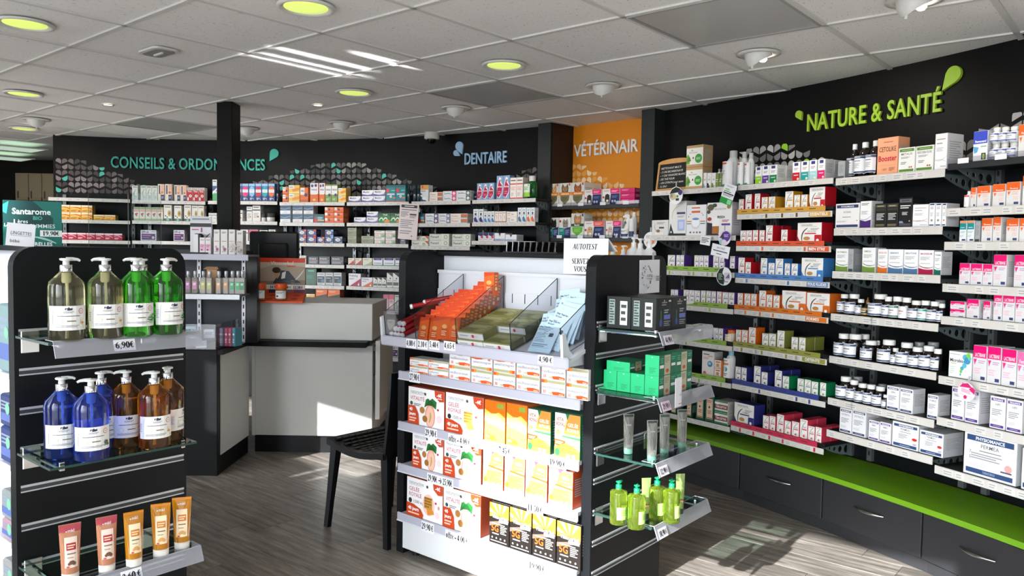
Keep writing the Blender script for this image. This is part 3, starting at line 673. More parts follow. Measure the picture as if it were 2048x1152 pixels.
BNAME = {'b1':'first back-wall bay','b2':'second back-wall bay','b3':'third back-wall bay','b4':'fourth back-wall bay','b5':'fifth back-wall bay','b6':'sixth back-wall bay','b7':'seventh back-wall bay','V':'orange alcove','A':'chalkboard bay','B':'second right-wall bay','C':'third right-wall bay','D':'rightmost bay'}
BLAB = {'b1':'leftmost black shelving bay of the back wall','b2':'black shelving bay second from left on back wall','b3':'black shelving bay behind the black pillar','b4':'black shelving bay just right of the pillar','b5':'black shelving bay behind the white counter end',
 'b6':'black shelving bay left under the DENTAIRE sign','b7':'black shelving bay beside the grey pilaster, under DENTAIRE','A':'black shelving bay with the chalkboard on top','B':'black shelving bay left under NATURE with coloured rails','C':'black shelving bay with pill bottles beneath SANTÉ','D':'rightmost black shelving bay with orange and pink boxes'}
BANDS = [None, ('#c9963a', 'ESSENTIELS'), ('#d2502a', 'BIEN ETRE'), ('#4a7ab8', 'TOUS FLUIDES'), ('#d4701f', 'FORMES'), ('#8a8d3a', 'DETENTE'), ('#34418a',), ('#c42c4e',)]
def railB(i): return BANDS[i]
def railA(i): return ('#86ad3a',) if i in (2, 3, 4, 5) else None
for k in BX:
    A, B = wpt(BX[k][0], OFF), wpt(BX[k][1], OFF)
    bay(k, A, B, ROWS[k], BLAB[k], rail={'A': railA, 'B': railB}.get(k), brackets=k in 'ABC' or k in ('b5','b6','b7'), rh=.03 if k[0] == 'b' or k in 'AB' else .036, zlow=.33)
Cb = BAY['C']; A = wpt(1888, OFF); ang = -0.165
dD = WN[widx(2000)]; dD = np.array([dD[1], -dD[0]]); dD /= np.hypot(*dD)
bay('D', A, A + (wpt(2048, OFF) - A)/np.hypot(*(wpt(2048, OFF) - A))*.66, ROWS['D'], BLAB['D'], rail=lambda i: 'dark' if i == 0 else None, rh=.036)
VA, VB = F2 - nn*.015 + (F3-F2)*.01, F3 - nn*.015 - (F3-F2)*.01
bay('V', VA, VB, ROWS['V'], 'two dark shelves with pet products in the orange alcove', rail=lambda i: 'dark', panel=False, depth=.24, brackets=False)
# green worktop and drawer cabinets below the right wall
GREENT = mat('lime_worktop', '#6a9c19', .4, noise=.05, nscale=12); DRAW = mat('charcoal_drawer_front', '#29292c', .42, noise=.08, nscale=5)
def strip_curve(name, k0, k1, o0, o1, z0, z1, m, label, cat, step=30):
    ks = list(range(k0, k1, step)) + [k1]; vs = []; mb = MB()
    for k in ks:
        p, q = WALL[k] + WN[k]*o0, WALL[k] + WN[k]*o1
        vs += [(p[0],p[1],z0),(p[0],p[1],z1),(q[0],q[1],z1),(q[0],q[1],z0)]
    n = len(ks); fs = [(4*i+a, 4*i+(a+1) % 4, 4*i+4+(a+1) % 4, 4*i+4+a) for i in range(n-1) for a in range(4)] + [(0,1,2,3), (4*n-1,4*n-2,4*n-3,4*n-4)]
    mb.add(vs, [f[::-1] for f in fs], m); return mb.obj(name, label=label, cat=cat)
kA = widx(1309, 840, .3)
strip_curve('green_worktop', 60, kA, .012, .42, .288, .313, GREENT, 'long curved lime green worktop above the charcoal drawers', 'worktop')
HAND = mat('satin_steel_handle', '#a9a9a8', .25, metal=1.0)
cx = [wpt(q, .385, 1020) for q in (1309, 1476, 1643, 1845)]
_dd = cx[3] - cx[2]; _an = math.radians(-7); _dd = np.array([_dd[0]*math.cos(_an) - _dd[1]*math.sin(_an), _dd[0]*math.sin(_an) + _dd[1]*math.cos(_an)])
cx.append(cx[3] + _dd)
for i in range(4):
    a, b = cx[i], cx[i+1]; w = float(np.hypot(*(b-a))); rz = math.atan2(b[1]-a[1], b[0]-a[0])
    t = thing('drawer_cabinet', 'charcoal drawer cabinet under green worktop, ' + ['half hidden behind the gondola end','second from left, with dark bow handle','third from left, beside the sunlit floor','rightmost, cut by the frame edge'][i], 'cabinet', (a[0], a[1], 0), rz, 'drawer cabinets along the right wall')
    MB().box(.003, .02, .075, w - .003, .33, .287, DRAW).obj('body', t)
    MB().box(-.004, .045, 0, w + .004, .30, .074, mat('kick_plinth', '#2a2a2c', .45)).obj('plinth', t)
    f = MB().box(.004, 0, .072, w - .004, .018, .283, DRAW, b=.002).obj('drawer', t)
    mb = MB(); n = 13; vs = []
    L = min(.17, w*.3); pts = [(w/2 - L/2 + L*u/12, -.022*math.sin(math.pi*u/12) - .003, .195) for u in range(13)]
    mb.tube(pts, [.0035 + .0045*math.sin(math.pi*u/12) for u in range(13)], HAND, 8); mb.obj('handle', f)
# ================================================================== PACKAGING STYLES
# key: (description, object name, category, carton colour, depth, printed front); '@' = the colour given after ':'
COLS = dict(red='#c01424', gold='#cf9524', blue='#3f7fc0', orange='#dd6415', olive='#7e8238', navy='#2b3076', green='#0d7f4b', rose='#cc3650', purple='#5d3c92', lime='#8ac926', teal='#139c9c', pink='#d8206a', magenta='#e5086f', steel='#4b6f97', moss='#6f9038', burnt='#d5691a', wine='#a3123e', grey='#8a8d90', sky='#7fb2d8', coral='#e8563c', dteal='#14604f', aqua='#9fd0d8', black='#17181a', yellow='#e6b32e', peach='#f0a983')
NA = "R0 0 1 1 #ece9e4;S.09 #8e9494 .82,.9 .2,.75 .16,.12;R.3 .44 .92 .5 @;P@ 0,0 .16,.04 .3,.0;E.62 .14 .26 .1 #d9d2c4;E.55 .13 .12 .06 @;L.15 .9 .85 .95 1 #777;L.42 .54 .9 .64 2 #999"
NB = "R0 0 1 1 #ece9e4;T.14 .84 .72 .11 #5c6064 naturactive;R.14 .8 .8 .815 #aaa;S.05 #3c4246 .42,.72 .12,.5 .2,.0;R.3 .4 .78 .46 @;R.72 0 1 .36 @;P@ 0,.3 .12,.0 0,0;E.4 .17 .14 .1 @2;T.42 .5 .36 .09 #888 @3;L.55 .6 .9 .72 2 #999;E.85 .06 .06 0 #eee"
LAC = "R0 .66 1 1 @;C.52 .69 .8 .1 #fff @3;P#d84a90 .04,.62 .3,.62 .12,.44;P@ .1,.6 .22,.6 .14,.5;L.4 .5 .92 .6 2 #b9b;L.1 .2 .6 .38 3 #e7b7cc;R.62 .05 .95 .14 #39406e"
PIL = "R0 .66 1 1 @;C.55 .7 .7 .07 #fff @3;P#f2a58a .05,.62 .36,.62 .16,.42;P@ .1,.59 .28,.59 .17,.47;L.4 .45 .92 .62 3 #e8b9a6;L.5 .22 .9 .4 3 #ecc6b8;R.58 .05 .93 .15 #39406e"
PHY = "R0 0 1 1 #e4e4e6;R.06 .86 .94 .95 @;D.5 .875 .7 .055 #fff @3;C.5 .72 .7 .07 #666 @2;L.12 .4 .8 .62 4 #9a9aa0;L.1 .2 .6 .3 3 #c4c4c8;R.06 .04 .94 .12 @;L.25 .06 .75 .1 1 #aab"
BOXES = {
'ybox':('yellow and orange carton','medicine_box','box','#dba63a',.09,"R0 0 1 1 #e6ab34;R0 .76 1 1 #efe2c6;P#c8431c .1,.76 .75,.6 1,.34 1,.52 .6,.76;P#f3cf6a 0,.3 .5,.52 1,.3 1,.4 .5,.6 0,.4;L.08 .1 .6 .3 2 #7a4a12;R.78 .06 .94 .3 #c8431c"),
'redpk':('small dark red carton','medicine_box','box','#a61a36',.09,"R0 0 1 1 #b81c3c;R0 .8 1 1 #ead6da;S.1 #e8aeb8 .05,.6 .5,.9 .95,.35;L.1 .15 .6 .42 2 #f0cfd6;E.82 .25 .1 0 #7e0f28"),
'gtall':('grey green tall carton','skincare_box','box','#c9cfc7',.06,"L.12 .86 .88 .95 1 #3c423c;S.12 #6f8678 .7,.76 .1,.5 .45,.18;E.6 .2 .3 .13 #9fb3a4;L.2 .05 .7 .12 2 #8a948a"),
'sunw':('white, orange and navy tall carton','sun_cream_box','box','#e3d8ca',.05,"R.5 .6 1 1 #e3b493;R.5 0 1 .36 #2b2d5e;E.68 .5 .22 0 #dd7a28;R.16 .4 .36 .94 #35385f;L.56 .12 .9 .26 2 #b9bad0"),
'redw':('red carton with white disc','medicine_box','box','#c9c2bc',.08,"R0 0 1 .8 #b3101f;L.15 .84 .8 .94 1 #8d8580;B.12 .66 .7 .12 #f4e6e4 Time;E.62 .38 .26 0 #efeae2;E.62 .38 .13 0 #8d7f70;R.1 .05 .32 .28 #f2eeea"),
'pinkg':('white, pink and green carton','tea_box','box','#dad9cb',.08,"R0 .82 1 1 #90a177;R0 .66 1 .78 #dc9a90;E.38 .46 .16 0 #a8324c;E.6 .5 .17 0 #b8405a;E.5 .36 .13 0 #8e2840;R0 0 1 .14 #9fb37f"),
'goldw':('white carton with gold seed','supplement_box','box','#dcd8d0',.07,"L.12 .84 .85 .92 1 #4a4a48;E.72 .48 .24 .2 #b59a58;E.72 .48 .1 .09 #7a6430;E.22 .32 .09 0 #2d2d2c;E.42 .24 .09 0 #3f3f3e;R0 0 1 .15 #1d6156;E.5 .07 .2 .05 #8fc7bb"),
'effp':('white and purple carton','medicine_box','box','#cfc8d6',.08,"B.06 .74 .6 .2 #3b3345 Effrub;L.68 .8 .95 .9 1 #777;R.06 .08 .94 .66 #3b1e52;R.1 .46 .66 .54 #b45fa4;R.1 .26 .56 .34 #8a4f9c;E.8 .3 .09 0 #c7a7c9"),
'tooth':('blue and green toothpaste carton','toothpaste_box','box','#d5dcdc',.05,"L.15 .88 .85 .96 1 #555;R0 .46 1 .7 #2d4f8a;R0 .0 1 .36 #3aa35c;P#e9eef2 0,.3 1,.52 1,.62 0,.42"),
'bluec':('blue carton with {} disc','medicine_box','box','#3c5c92',.08,"R0 0 1 1 #41639c;R0 .86 1 1 #8fb0d6;P#1e2f63 0,0 1,0 1,.34 0,.28;E.5 .55 .46 .3 @;R.06 .5 .94 .66 #eef0f4;L.15 .55 .85 .62 1 #8a93b0;E.35 .14 .18 .08 #8ea7cf;S.1 #b9c9e6 .3,.1 .6,.25 .9,.08"),
'wht':('white carton','medicine_box','box','#dcdad6',.07,"L.12 .84 .8 .94 1 #4c4c4c;R0 .68 1 .76 #44484c;L.15 .2 .8 .55 4 #9a9a98;E.7 .3 .13 0 #b0654a"),
'helio':('orange carton with navy dot','sun_care_box','box','#c65a17',.08,"R0 0 1 1 #e2691c;R0 .5 .55 1 #f0e4d6;B.08 .72 .42 .14 #3a2f66 Helio;E.72 .5 .2 0 #2b2358;R0 0 1 .18 #c94e12"),
'yell':('yellow and white carton','sun_care_box','box','#d2a032',.09,"R0 0 1 1 #edc04c;R0 .55 .5 1 #efe7da;B.06 .7 .4 .16 #5a4a66 Helio;P#e58b1e .3,.5 1,.72 1,.4 .4,.2;R0 0 1 .16 #f4dc8e"),
'helit':('tall white, violet and orange carton','sun_care_box','box','#d96a20',.07,"R0 .4 1 1 #ece7ea;E.25 .86 .17 .08 #4a2f78;E.7 .88 .17 .08 #3b2a6e;B.12 .62 .76 .09 #46356f Helical;P#e0661a 0,.42 .5,.34 1,.44 1,0 0,0;E.5 .12 .2 .06 #f3c05c"),
'heliv':('tall white and green carton','sun_care_box','box','#6f8d45',.06,"R0 .42 1 1 #eae8e6;R0 .92 1 1 #7c9c54;B.1 .66 .8 .1 #4a3f74 Helical;P#77984a 0,.42 .6,.36 1,.44 1,0 0,0;E.7 .4 .22 .09 #35305c;L.2 .1 .7 .22 2 #c9d6ae"),
'padb':('blue and white carton with curved band','plaster_box','box','#b9c2cc',.08,"R0 0 1 1 #e2e4e6;R0 .42 1 1 #35506e;P#6f93b6 0,.62 .4,.52 1,.66 1,.78 .4,.64 0,.72;P#1c2c44 0,.42 1,.42 1,.5 .5,.44 0,.5;R.3 .22 .7 .26 @;L.2 .06 .7 .14 1 #999"),
'padr':('red and teal carton','plaster_box','box','#a33434',.08,"R0 0 1 1 #2f6676;R0 .74 1 1 #1e4b58;P#c42b36 0,.6 .4,.3 .3,0 0,0;P#e2c06a .4,.4 1,.34 1,.2 .35,.24;E.6 .56 .3 .12 #7fb5bf"),
'orng':('orange carton with white corner','sun_care_box','box','#c9581a',.1,"R0 0 1 1 #e4641c;R.02 .4 .3 .95 #f0e6dc;E.5 .5 .1 0 #34285e;L.6 .6 .95 .8 2 #f2b07a;L.6 .2 .9 .4 2 #c94f12"),
'mask':('{} box with a white mask picture','mask_box','box','#2b2f5c',.08,"R0 0 1 1 #343a74;E.46 .52 .3 .26 #d9dcd6;E.5 .5 .2 .16 #b4bcb4;R.62 .0 1 .16 @;R.7 .72 1 1 @;L.08 .82 .5 .92 1 #c9cbe0"),
'khaki':('khaki carton','medicine_box','box','#7e7f66',.09,"R0 0 1 1 #8c8d73;R0 .6 1 1 #a3a48c;L.1 .68 .8 .9 2 #6a6b55;L.1 .2 .6 .45 2 #6a6b55"),
'drkg':('slate grey carton','medicine_box','box','#3b3f45',.09,"R0 0 1 1 #474b52;B.08 .62 .8 .24 #c9ccd2 Arterin;R.06 .46 .94 .52 #b08088;L.08 .12 .9 .38 3 #aeb2b8"),
'dgrn':('dark green carton','medicine_box','box','#0d3a2a',.09,"R0 0 1 1 #11503a;L.2 .8 .8 .92 1 #7fbf9f;L.1 .4 .7 .6 3 #2f8060"),
'wdk':('white carton with dark panel','medicine_box','box','#c9ccce',.08,"L.1 .82 .85 .93 1 #666;R.06 .2 .94 .72 #16222c;L.15 .52 .7 .62 1 #cfd8de;E.7 .36 .2 .12 #3f6a86;L.06 .05 .7 .14 1 #888"),
'obk':('orange and black carton','medicine_box','box','#c95716',.08,"R0 0 1 1 #17130f;P#e0671a 0,1 1,1 1,.5 0,.2;L.1 .66 .7 .86 2 #f3c79a"),
'maal':('white and violet carton','medicine_box','box','#c9c9d6',.07,"R0 0 1 1 #e6e4ea;B.1 .56 .7 .3 #2c2f6a Maxilor;P#55579a 0,0 1,0 1,.7 .86,.3 .5,.18 0,.34;P#8a8cc0 .6,.1 1,.3 1,.5"),
'tealc':('teal carton with red flag','mouthcare_box','box','#12757c',.07,"R0 0 1 1 #15818a;R0 .86 1 1 #0f666e;P#e0303c 0,.78 .34,.78 .28,.56 0,.6;R.1 .42 .9 .5 #cfe6e6;E.5 .32 .12 0 #e8efee;E.5 .32 .05 0 #b8323a;R0 0 .9 .06 #c42c3c;R.7 .2 1 .28 #e07a60;L.55 .62 .95 .74 1 #6fd0b0"),
'grnc':('dark green and lime carton','chewing_gum_box','box','#1e6a2c',.09,"R0 0 1 1 #237a33;R0 .7 1 1 #1b5426;B.4 .76 .5 .16 #dff0d4 Fresh;S.09 #e6efe0 .0,.2 .3,.8 .4,.2;S.09 #e6efe0 .35,.2 .65,.8 .75,.25;R.5 .02 .95 .3 #e08a1c"),
'lotn':('pale green carton with white panel','medicine_box','box','#c2c6ba',.08,"R0 .5 1 1 #dedbd6;L.1 .8 .7 .92 1 #333;R0 .5 1 .56 #c9804a;R0 0 1 .5 #9fb49c;R.06 .06 .6 .46 #e8dcd6;L.1 .14 .5 .36 3 #c58a8a;P#6f9a7a .7,0 1,0 .9,.4"),
'purpm':('small purple and silver carton','medicine_box','box','#8d8896',.06,"R0 .4 1 1 #58506a;R.2 .5 .8 .8 #a59cb4;L.1 .1 .8 .3 2 #777"),
'redt':('cream carton with red corner','medicine_box','box','#cbb9a8',.08,"R0 0 1 1 #e2d2c2;P#b3222a 0,0 .95,0 .95,.75 .45,.3;L.1 .7 .7 .86 2 #a68a78"),
'cream':('cream and green carton','medicine_box','box','#c9c4b0',.08,"R0 0 1 1 #ddd8c6;P#a8b48c .2,0 1,0 1,.6 .6,.2;L.1 .7 .7 .86 2 #8a8672"),
'mens':('white carton with purple top','medicine_box','box','#cfccd8',.08,"R0 0 1 1 #e4e2ea;P#2a2458 .05,1 .95,1 .9,.72 .1,.72;R.35 .8 .75 .92 #7a4fb0;L.1 .22 .9 .4 1 #7a7a86;R0 0 1 .1 #5fae9a"),
'prob':('white and {} carton','medicine_box','box','#cfc9d2',.08,"R0 0 1 1 #e8e4ea;B.05 .76 .7 .16 #4a3f5e Probiolog;L.05 .5 .5 .66 2 #8a8496;P@ .1,0 1,0 1,.62 .55,.3;P#e9e6ee .75,.05 .9,.05 .85,.3"),
'wblk':('white carton with black corner','medicine_box','box','#d5d4d0',.07,"R0 0 1 1 #e6e4e0;P#1d1f24 .1,1 1,1 1,.72;E.6 .62 .12 0 #7a3a34;R.05 .14 .95 .36 #59605a;L.1 .44 .7 .52 1 #888"),
'pnkc':('pale pink carton','skincare_box','box','#d9b9bd',.07,"R0 .7 1 1 #d05a78;L.2 .5 .8 .62 2 #a8506a;R.2 .1 .8 .4 #ecd6d8"),
'woral':('white, blue and orange tall carton','toothpaste_box','box','#d9dce0',.06,"R0 .72 1 1 #dda24e;E.25 .9 .15 0 #cf6a20;B.1 .6 .8 .07 #2c3766 Meridol;P#22356c 0,0 0,.34 .8,0;E.5 .18 .28 .1 #e9ecf0;P#22356c 0,.4 .3,.44 0,.52"),
'tpo':('white and orange toothpaste box','toothpaste_box','box','#dccfc4',.08,"R0 0 1 1 #ebe6e0;T.06 .3 .44 .4 #d0602a Fludent;R.62 .3 1 .9 #d06a3a;R.62 .1 1 .3 #6a8a94"),
'tpp':('white and {} toothpaste box','toothpaste_box','box','#d8d6d8',.08,"R0 0 1 1 #e4e4e8;T.08 .46 .5 .3 #4a5470 Pascaline;S.05 #8aa0b4 .06,.3 .4,.6 .7,.3;R.7 0 1 1 @;E.85 .5 .1 .34 #f0d8e4"),
'mag':('light blue carton with magenta drop','mouthwash_box','box','#7f9cc0',.06,"R0 0 1 1 #86a8d0;P#f4eef2 .1,.1 .05,.5 .4,.95 .75,.9 .62,.78 .98,.6 .95,.3 .5,.05;P#b80f46 .0,.14 .12,.5 .42,.82 .62,.84 .52,.72 .9,.58 .86,.3 .4,.08;B.12 .5 .74 .09 #f4e6ec Paroex;L.2 .2 .7 .36 2 #e07a9c"),
'wred':('tall white carton with red bands','mouthwash_box','box','#d9cfc8',.07,"R0 0 1 1 #ece4de;L.1 .82 .9 .92 1 #555;R0 .68 1 .73 #cc3a34;L.15 .4 .85 .58 3 #dca090;L.15 .12 .6 .3 4 #b8aaa2;R0 0 1 .05 #cc3a34"),
'brsh':('white carton with {} toothbrush','toothbrush_box','box','#cfd5dc',.05,"R0 0 1 1 #e2e6ea;L.2 .78 .8 .9 1 #7a96b4;E.5 .62 .2 .1 #3a3f44;P@ .1,.3 .5,.44 .95,.1 .9,.0 .2,.06;L.1 .46 .9 .52 1 #9aa"),
'wrsh':('white and salmon carton','toothbrush_box','box','#ddd2cb',.06,"R0 0 1 1 #ece4de;L.1 .8 .9 .9 1 #666;S.12 #c9603a .2,.7 .8,.6 .5,.2;R0 0 1 .1 #c98a6c"),
'wlong':('long white carton with red print','toothpaste_box','box','#dcd5d0',.06,"R0 0 1 1 #ebe5e0;L.05 .5 .4 .8 2 #d06a4a;R.5 .3 .56 .6 #55606a;R.62 .3 .68 .6 #8a949c;L.05 .2 .4 .4 1 #aaa"),
'fluo':('white and sage toothpaste box lettered Fluocaril','toothpaste_box','box','#cfd3c6',.07,"R0 0 1 1 #e2e3dc;R.03 .2 .6 .84 #3f4a44;R.035 .22 .595 .82 #dfe2da;B.06 .34 .5 .36 #2f3d38 Fluocaril;R0 .92 .6 1 #a8b48c;E.84 .5 .1 .34 #9db48a;E.84 .5 .06 .2 #e2e3dc"),
'fluor':('white toothpaste box with red corner','toothpaste_box','box','#d9d2c8',.07,"R0 0 1 1 #e6e1d8;R.03 .2 .5 .84 #46504a;R.035 .22 .495 .82 #e2e1d8;B.06 .34 .42 .34 #2f3d38 Fluocaril;P#d0432c .78,1 1,1 1,.3;E.74 .4 .1 .3 #9db48a"),
'cush':('white carton with navy cap and red flag','denture_box','box','#d2d2d8',.07,"R0 0 1 1 #e6e4e8;P#2c2c66 0,1 1,1 1,.66 .5,.58 0,.7;P#d02a48 .5,.64 1,.58 1,.34 .6,.3;L.1 .14 .8 .24 1 #888;E.3 .36 .2 .1 #cfd2e6"),
'wvee':('white carton with notched blue base','denture_box','box','#d5d7dc',.09,"R0 0 1 1 #e5e6ea;P#3f3a36 .38,1 .62,1 .5,.56;R0 0 1 .28 #9fb2cf;L.1 .1 .6 .2 1 #667"),
'lbl':('light blue carton','denture_box','box','#8fb2dc',.08,"R0 0 1 1 #9dc0ea;S.03 #6a94c4 .1,.7 .5,.9 .9,.6;S.03 #6a94c4 .1,.4 .5,.6 .9,.3"),
'graf':('white, black and violet carton','denture_box','box','#c9c6cf',.06,"R0 0 1 1 #dcd8e2;R.1 .1 .5 .9 #4c4450;R.55 .3 .95 .7 #b8869a"),
'petc':('white pet box with {} animal','pet_medicine_box','box','#e2dfd8',.10,"R0 .56 1 1 #d8dad6;P@ .25,.56 .2,.8 .3,.98 .42,.86 .6,.86 .72,.98 .8,.78 .76,.56;E.5 .74 .2 .12 @2;E.42 .78 .035 0 #241a12;E.6 .78 .035 0 #241a12;E.51 .7 .04 0 #5a3524;R0 .46 1 .6 #e2841c;B.2 .49 .66 .08 #fff2e0 Advocare;P#77704e .1,.46 .9,.46 .86,.25 .5,.06 .14,.25;L.22 .2 .78 .4 4 #4f4a30;R.82 .88 .96 .99 #c9602a"),
'petg':('white and green pet box with tabby cat','pet_medicine_box','box','#d9dcd2',.10,"R0 .56 1 1 #cfd0ca;P#a8744a .25,.56 .2,.84 .32,.98 .44,.88 .62,.88 .74,.98 .82,.8 .78,.56;E.52 .74 .18 .1 #c99a70;E.45 .78 .03 0 #222;E.6 .78 .03 0 #222;R0 .46 1 .58 #24452a;B.25 .49 .66 .07 #e8f2e0 Bandol;P#5fae2c .08,.44 .92,.44 .88,.24 .5,.06 .12,.24;L.25 .22 .75 .38 3 #8fd060;R.84 .88 .96 .99 #3a2f5a"),
'pett':('white and teal pet box','pet_medicine_box','box','#d8dcd8',.10,"R0 .5 1 1 #e4e2de;P@2 .35,.5 .3,.78 .4,.95 .55,.84 .72,.95 .8,.74 .78,.5;E.47 .72 .04 0 #1a1a1a;E.65 .72 .04 0 #1a1a1a;E.1 .82 .09 0 #c4243a;P#108478 0,.5 .5,.46 .5,0 0,0;P#1c2a5c .5,.46 1,.54 1,0 .5,0;L.55 .1 .92 .4 5 #8a94c0;L.06 .3 .4 .42 2 #9fd8cf"),
'petd':('white, {} and navy pet box','pet_medicine_box','box','#d6d2d4',.10,"R0 0 1 1 #e8e4e2;L.08 .82 .42 .92 2 #c96a78;P@2 .16,.08 .14,.4 .18,.62 .3,.68 .42,.6 .44,.3 .42,.08;P#e9e2dc .22,.1 .24,.3 .36,.3 .38,.1;E.25 .5 .025 .028 #111;E.36 .5 .025 .028 #111;E.07 .46 .055 0 #c2203a;P#1b2558 .44,0 .5,.68 1,.68 1,0;P@ .48,.7 .46,1 1,1 1,.7;L.54 .76 .9 .92 2 #f2b8cc;E.6 .18 .06 0 #c9cde2;E.75 .18 .06 0 #c9cde2;L.56 .4 .9 .56 2 #6a78b0"),
'magp':('flat magenta carton','pet_medicine_box','box','#b5105c',.10,"R0 0 1 1 #cf1468;L.1 .5 .6 .84 2 #f0a8c8;L.6 .12 .95 .3 1 #8e0c48"),
'biow':('white and kraft carton with green disc','bio_box','box','#b9966a',.09,"R0 .12 1 .88 #eceae4;R0 .88 1 1 #bd9a6c;R0 0 1 .12 #bd9a6c;B.3 .74 .5 .06 #777 Bio;T.16 .64 .68 .07 #8a8a84 Naturessent;E.74 .38 .22 0 #3a9a3c;L.6 .32 .88 .44 3 #bfe0b8;P#7aa84a 0,.14 .2,.14 .26,.4 .1,.62 0,.5;P#55843a .0,.2 .16,.5 .3,.3;E.42 .42 .04 .05 #222"),
'smol':('small white carton with {} corner','oil_box','box','#dedcd8',.05,"R0 0 1 1 #e8e6e2;S.06 #9a9c98 .2,.85 .7,.8 .85,.45;L.25 .5 .8 .6 2 #777;P@ 0,.34 .35,.3 .75,0 0,0;L.2 .1 .9 .16 1 #888"),
'diff1':('small white diffuser carton','diffuser_box','box','#cfccca',.08,"R0 0 1 1 #dcdad8;L.3 .72 .8 .9 2 #9a9a98;S.05 #aaa .2,.8 .1,.4 .4,.2;R.45 .46 .76 .56 #3b3b3e;E.4 .3 .12 .1 #8a6a4a;R.2 .06 .7 .2 #e8e6e2"),
'diff2':('tall white carton with lilac diffuser','diffuser_box','box','#d2d0ce',.09,"R0 0 1 1 #e2e0de;S.03 #b9926a .6,.86 .15,.8 .2,.5;R.46 .62 .95 .68 #4a3f6a;L.5 .52 .92 .58 2 #999;R.52 .14 .94 .46 #a8b4dc;R.6 .2 .86 .4 #c4cdea;P#24382c 0,.0 .1,.36 .3,.06 .3,0;R0 0 1 .06 #2a2e34;E.14 .1 .05 .03 #ddd"),
'diff3':('white carton with white egg diffuser','diffuser_box','box','#d8d8d8',.09,"R0 0 1 1 #e4e4e6;R.26 .88 .68 .93 #d0785a;R.26 .74 .7 .81 #d2643a;R.02 .44 .25 .48 #cf8a5a;R.72 .44 .96 .48 #cf8a5a;R.02 .37 .25 .4 #3f7f94;R.72 .37 .96 .4 #3f7f94;E.48 .4 .24 .2 #cfd2d6;E.48 .42 .2 .15 #eeeff2;E.48 .54 .18 .035 #5a7fc0;E.22 .1 .05 .03 #555;E.4 .1 .05 .03 #888;E.56 .1 .05 .03 #a55;E.72 .1 .05 .03 #556;E.12 .62 .02 .02 #333;E.2 .7 .02 .02 #333;E.86 .66 .02 .02 #333;E.8 .72 .02 .02 #c53"),
'diff4':('white and violet diffuser carton lettered IRISEA','diffuser_box','box','#cfc9cf',.09,"R0 0 1 1 #e8e6e4;T.28 .78 .6 .07 #8a8a8a naturactive;P#2b2436 0,0 .5,0 .3,.36 0,.4;E.14 .86 .14 .1 #5a5640;E.3 .92 .1 .06 #3f4a34;E.06 .72 .08 .06 #4a4434;E.1 .5 .09 .06 #a8321e;R.22 .28 .5 .56 #f0eeec;P#a86a24 .22,.05 .5,.05 .5,.28 .22,.28;B.42 .52 .42 .075 #222 IRISEA;R.6 .3 .95 .36 #5a3a90;L.62 .4 .9 .48 2 #a33;E.88 .86 .08 .06 #a8804a"),
'tabl':('green and white tablet carton','medicine_box','box','#c9c5bf',.12,"R0 0 1 1 #e2ded8;R0 .3 1 .7 #7a2a34;E.2 .8 .2 .14 #eee;B.08 .4 .84 .2 #f0dcdc TEMOSEPTINE;R0 0 1 .16 #2c7a48;R0 .9 1 1 #2c7a48"),
'dgtall':('dark green carton with salmon label','oil_box','box','#0f4a34',.07,"R0 0 1 1 #14583e;R.16 .1 .9 .92 #e2c2aa;L.2 .76 .86 .88 2 #c2603a;E.5 .58 .1 .05 #333;L.3 .3 .8 .46 3 #a8705a;R.2 .12 .86 .16 #c2603a"),
'wteal':('white carton with teal droplet','oil_box','box','#d2d0ce',.08,"R0 0 1 1 #e4e0dc;L.1 .84 .6 .92 1 #556;L.5 .78 .9 .84 1 #d88a5a;L.1 .66 .6 .76 2 #d88a8a;E.68 .48 .22 .13 #3a8aa4;E.64 .5 .12 .06 #9fd0dc;P#c9603a .1,.04 .4,.04 .3,.16 .16,.14"),
'owhite':('orange and white small carton','oil_box','box','#d9762a',.07,"R.0 .0 .8 1 #ece4dc;R.15 .68 .7 .84 #d0702c;E.4 .38 .2 .2 #c9904a;L.1 .08 .7 .2 1 #888"),
'tri':('tall white carton with {} base','supplement_box','box','#dcdcdc',.07,"R0 0 1 .44 @;R0 .44 1 1 #efeeee;R.24 .8 .78 .96 #34387a;L.2 .56 .8 .7 2 #a08a8a;L.2 .26 .8 .34 1 #ece4ea;E.78 .09 .14 0 #f0e6b8"),
'clr':('clear grey carton seen from its side','supplement_box','box','#8e9092',.09,"R0 0 1 1 #a4a6a8;L.15 .3 .85 .8 9 #85878a;R0 .0 .9 .12 #3c4a44"),
'ceto':('peach carton lettered CETOLIKE Booster','supplement_box','box','#e39a72',.08,"R0 0 1 1 #f2a880;L.3 .86 .75 .9 1 #a8604a;C.5 .62 .84 .13 #2a1a18 CETOLIKE;R.06 .24 .94 .245 #c97a5a;D.5 .36 .9 .15 #c20f3c Booster;C.36 .1 .26 .05 #3a221c 1 KIT;L.6 .08 .9 .18 4 #8a5240"),
'meta':('white carton with green bands lettered {}','supplement_box','box','#dcdcd8',.07,"R0 0 1 1 #efeeea;R.05 .84 .95 .96 #5f8a34;L.2 .88 .8 .92 1 #b8d09a;C.5 .7 .84 .09 #555 @3;L.15 .56 .7 .64 2 #888;L.15 .32 .5 .44 2 #888;E.7 .2 .05 0 #b06a4a;E.82 .2 .05 0 #b06a4a;R.05 .03 .95 .13 #5f8a34"),
'inv':('tall white carton with brown swirl','supplement_box','box','#d6d6d8',.11,"R0 0 1 1 #eeeef0;L.12 .82 .85 .87 1 #a88a7a;L.12 .7 .6 .76 1 #999;L.12 .5 .7 .62 3 #bbb;S.03 #b09a8a 0,.3 .4,.16 1,.36;S.02 #8a6a58 0,.24 .5,.32 1,.2;L.5 .06 .95 .1 1 #999"),
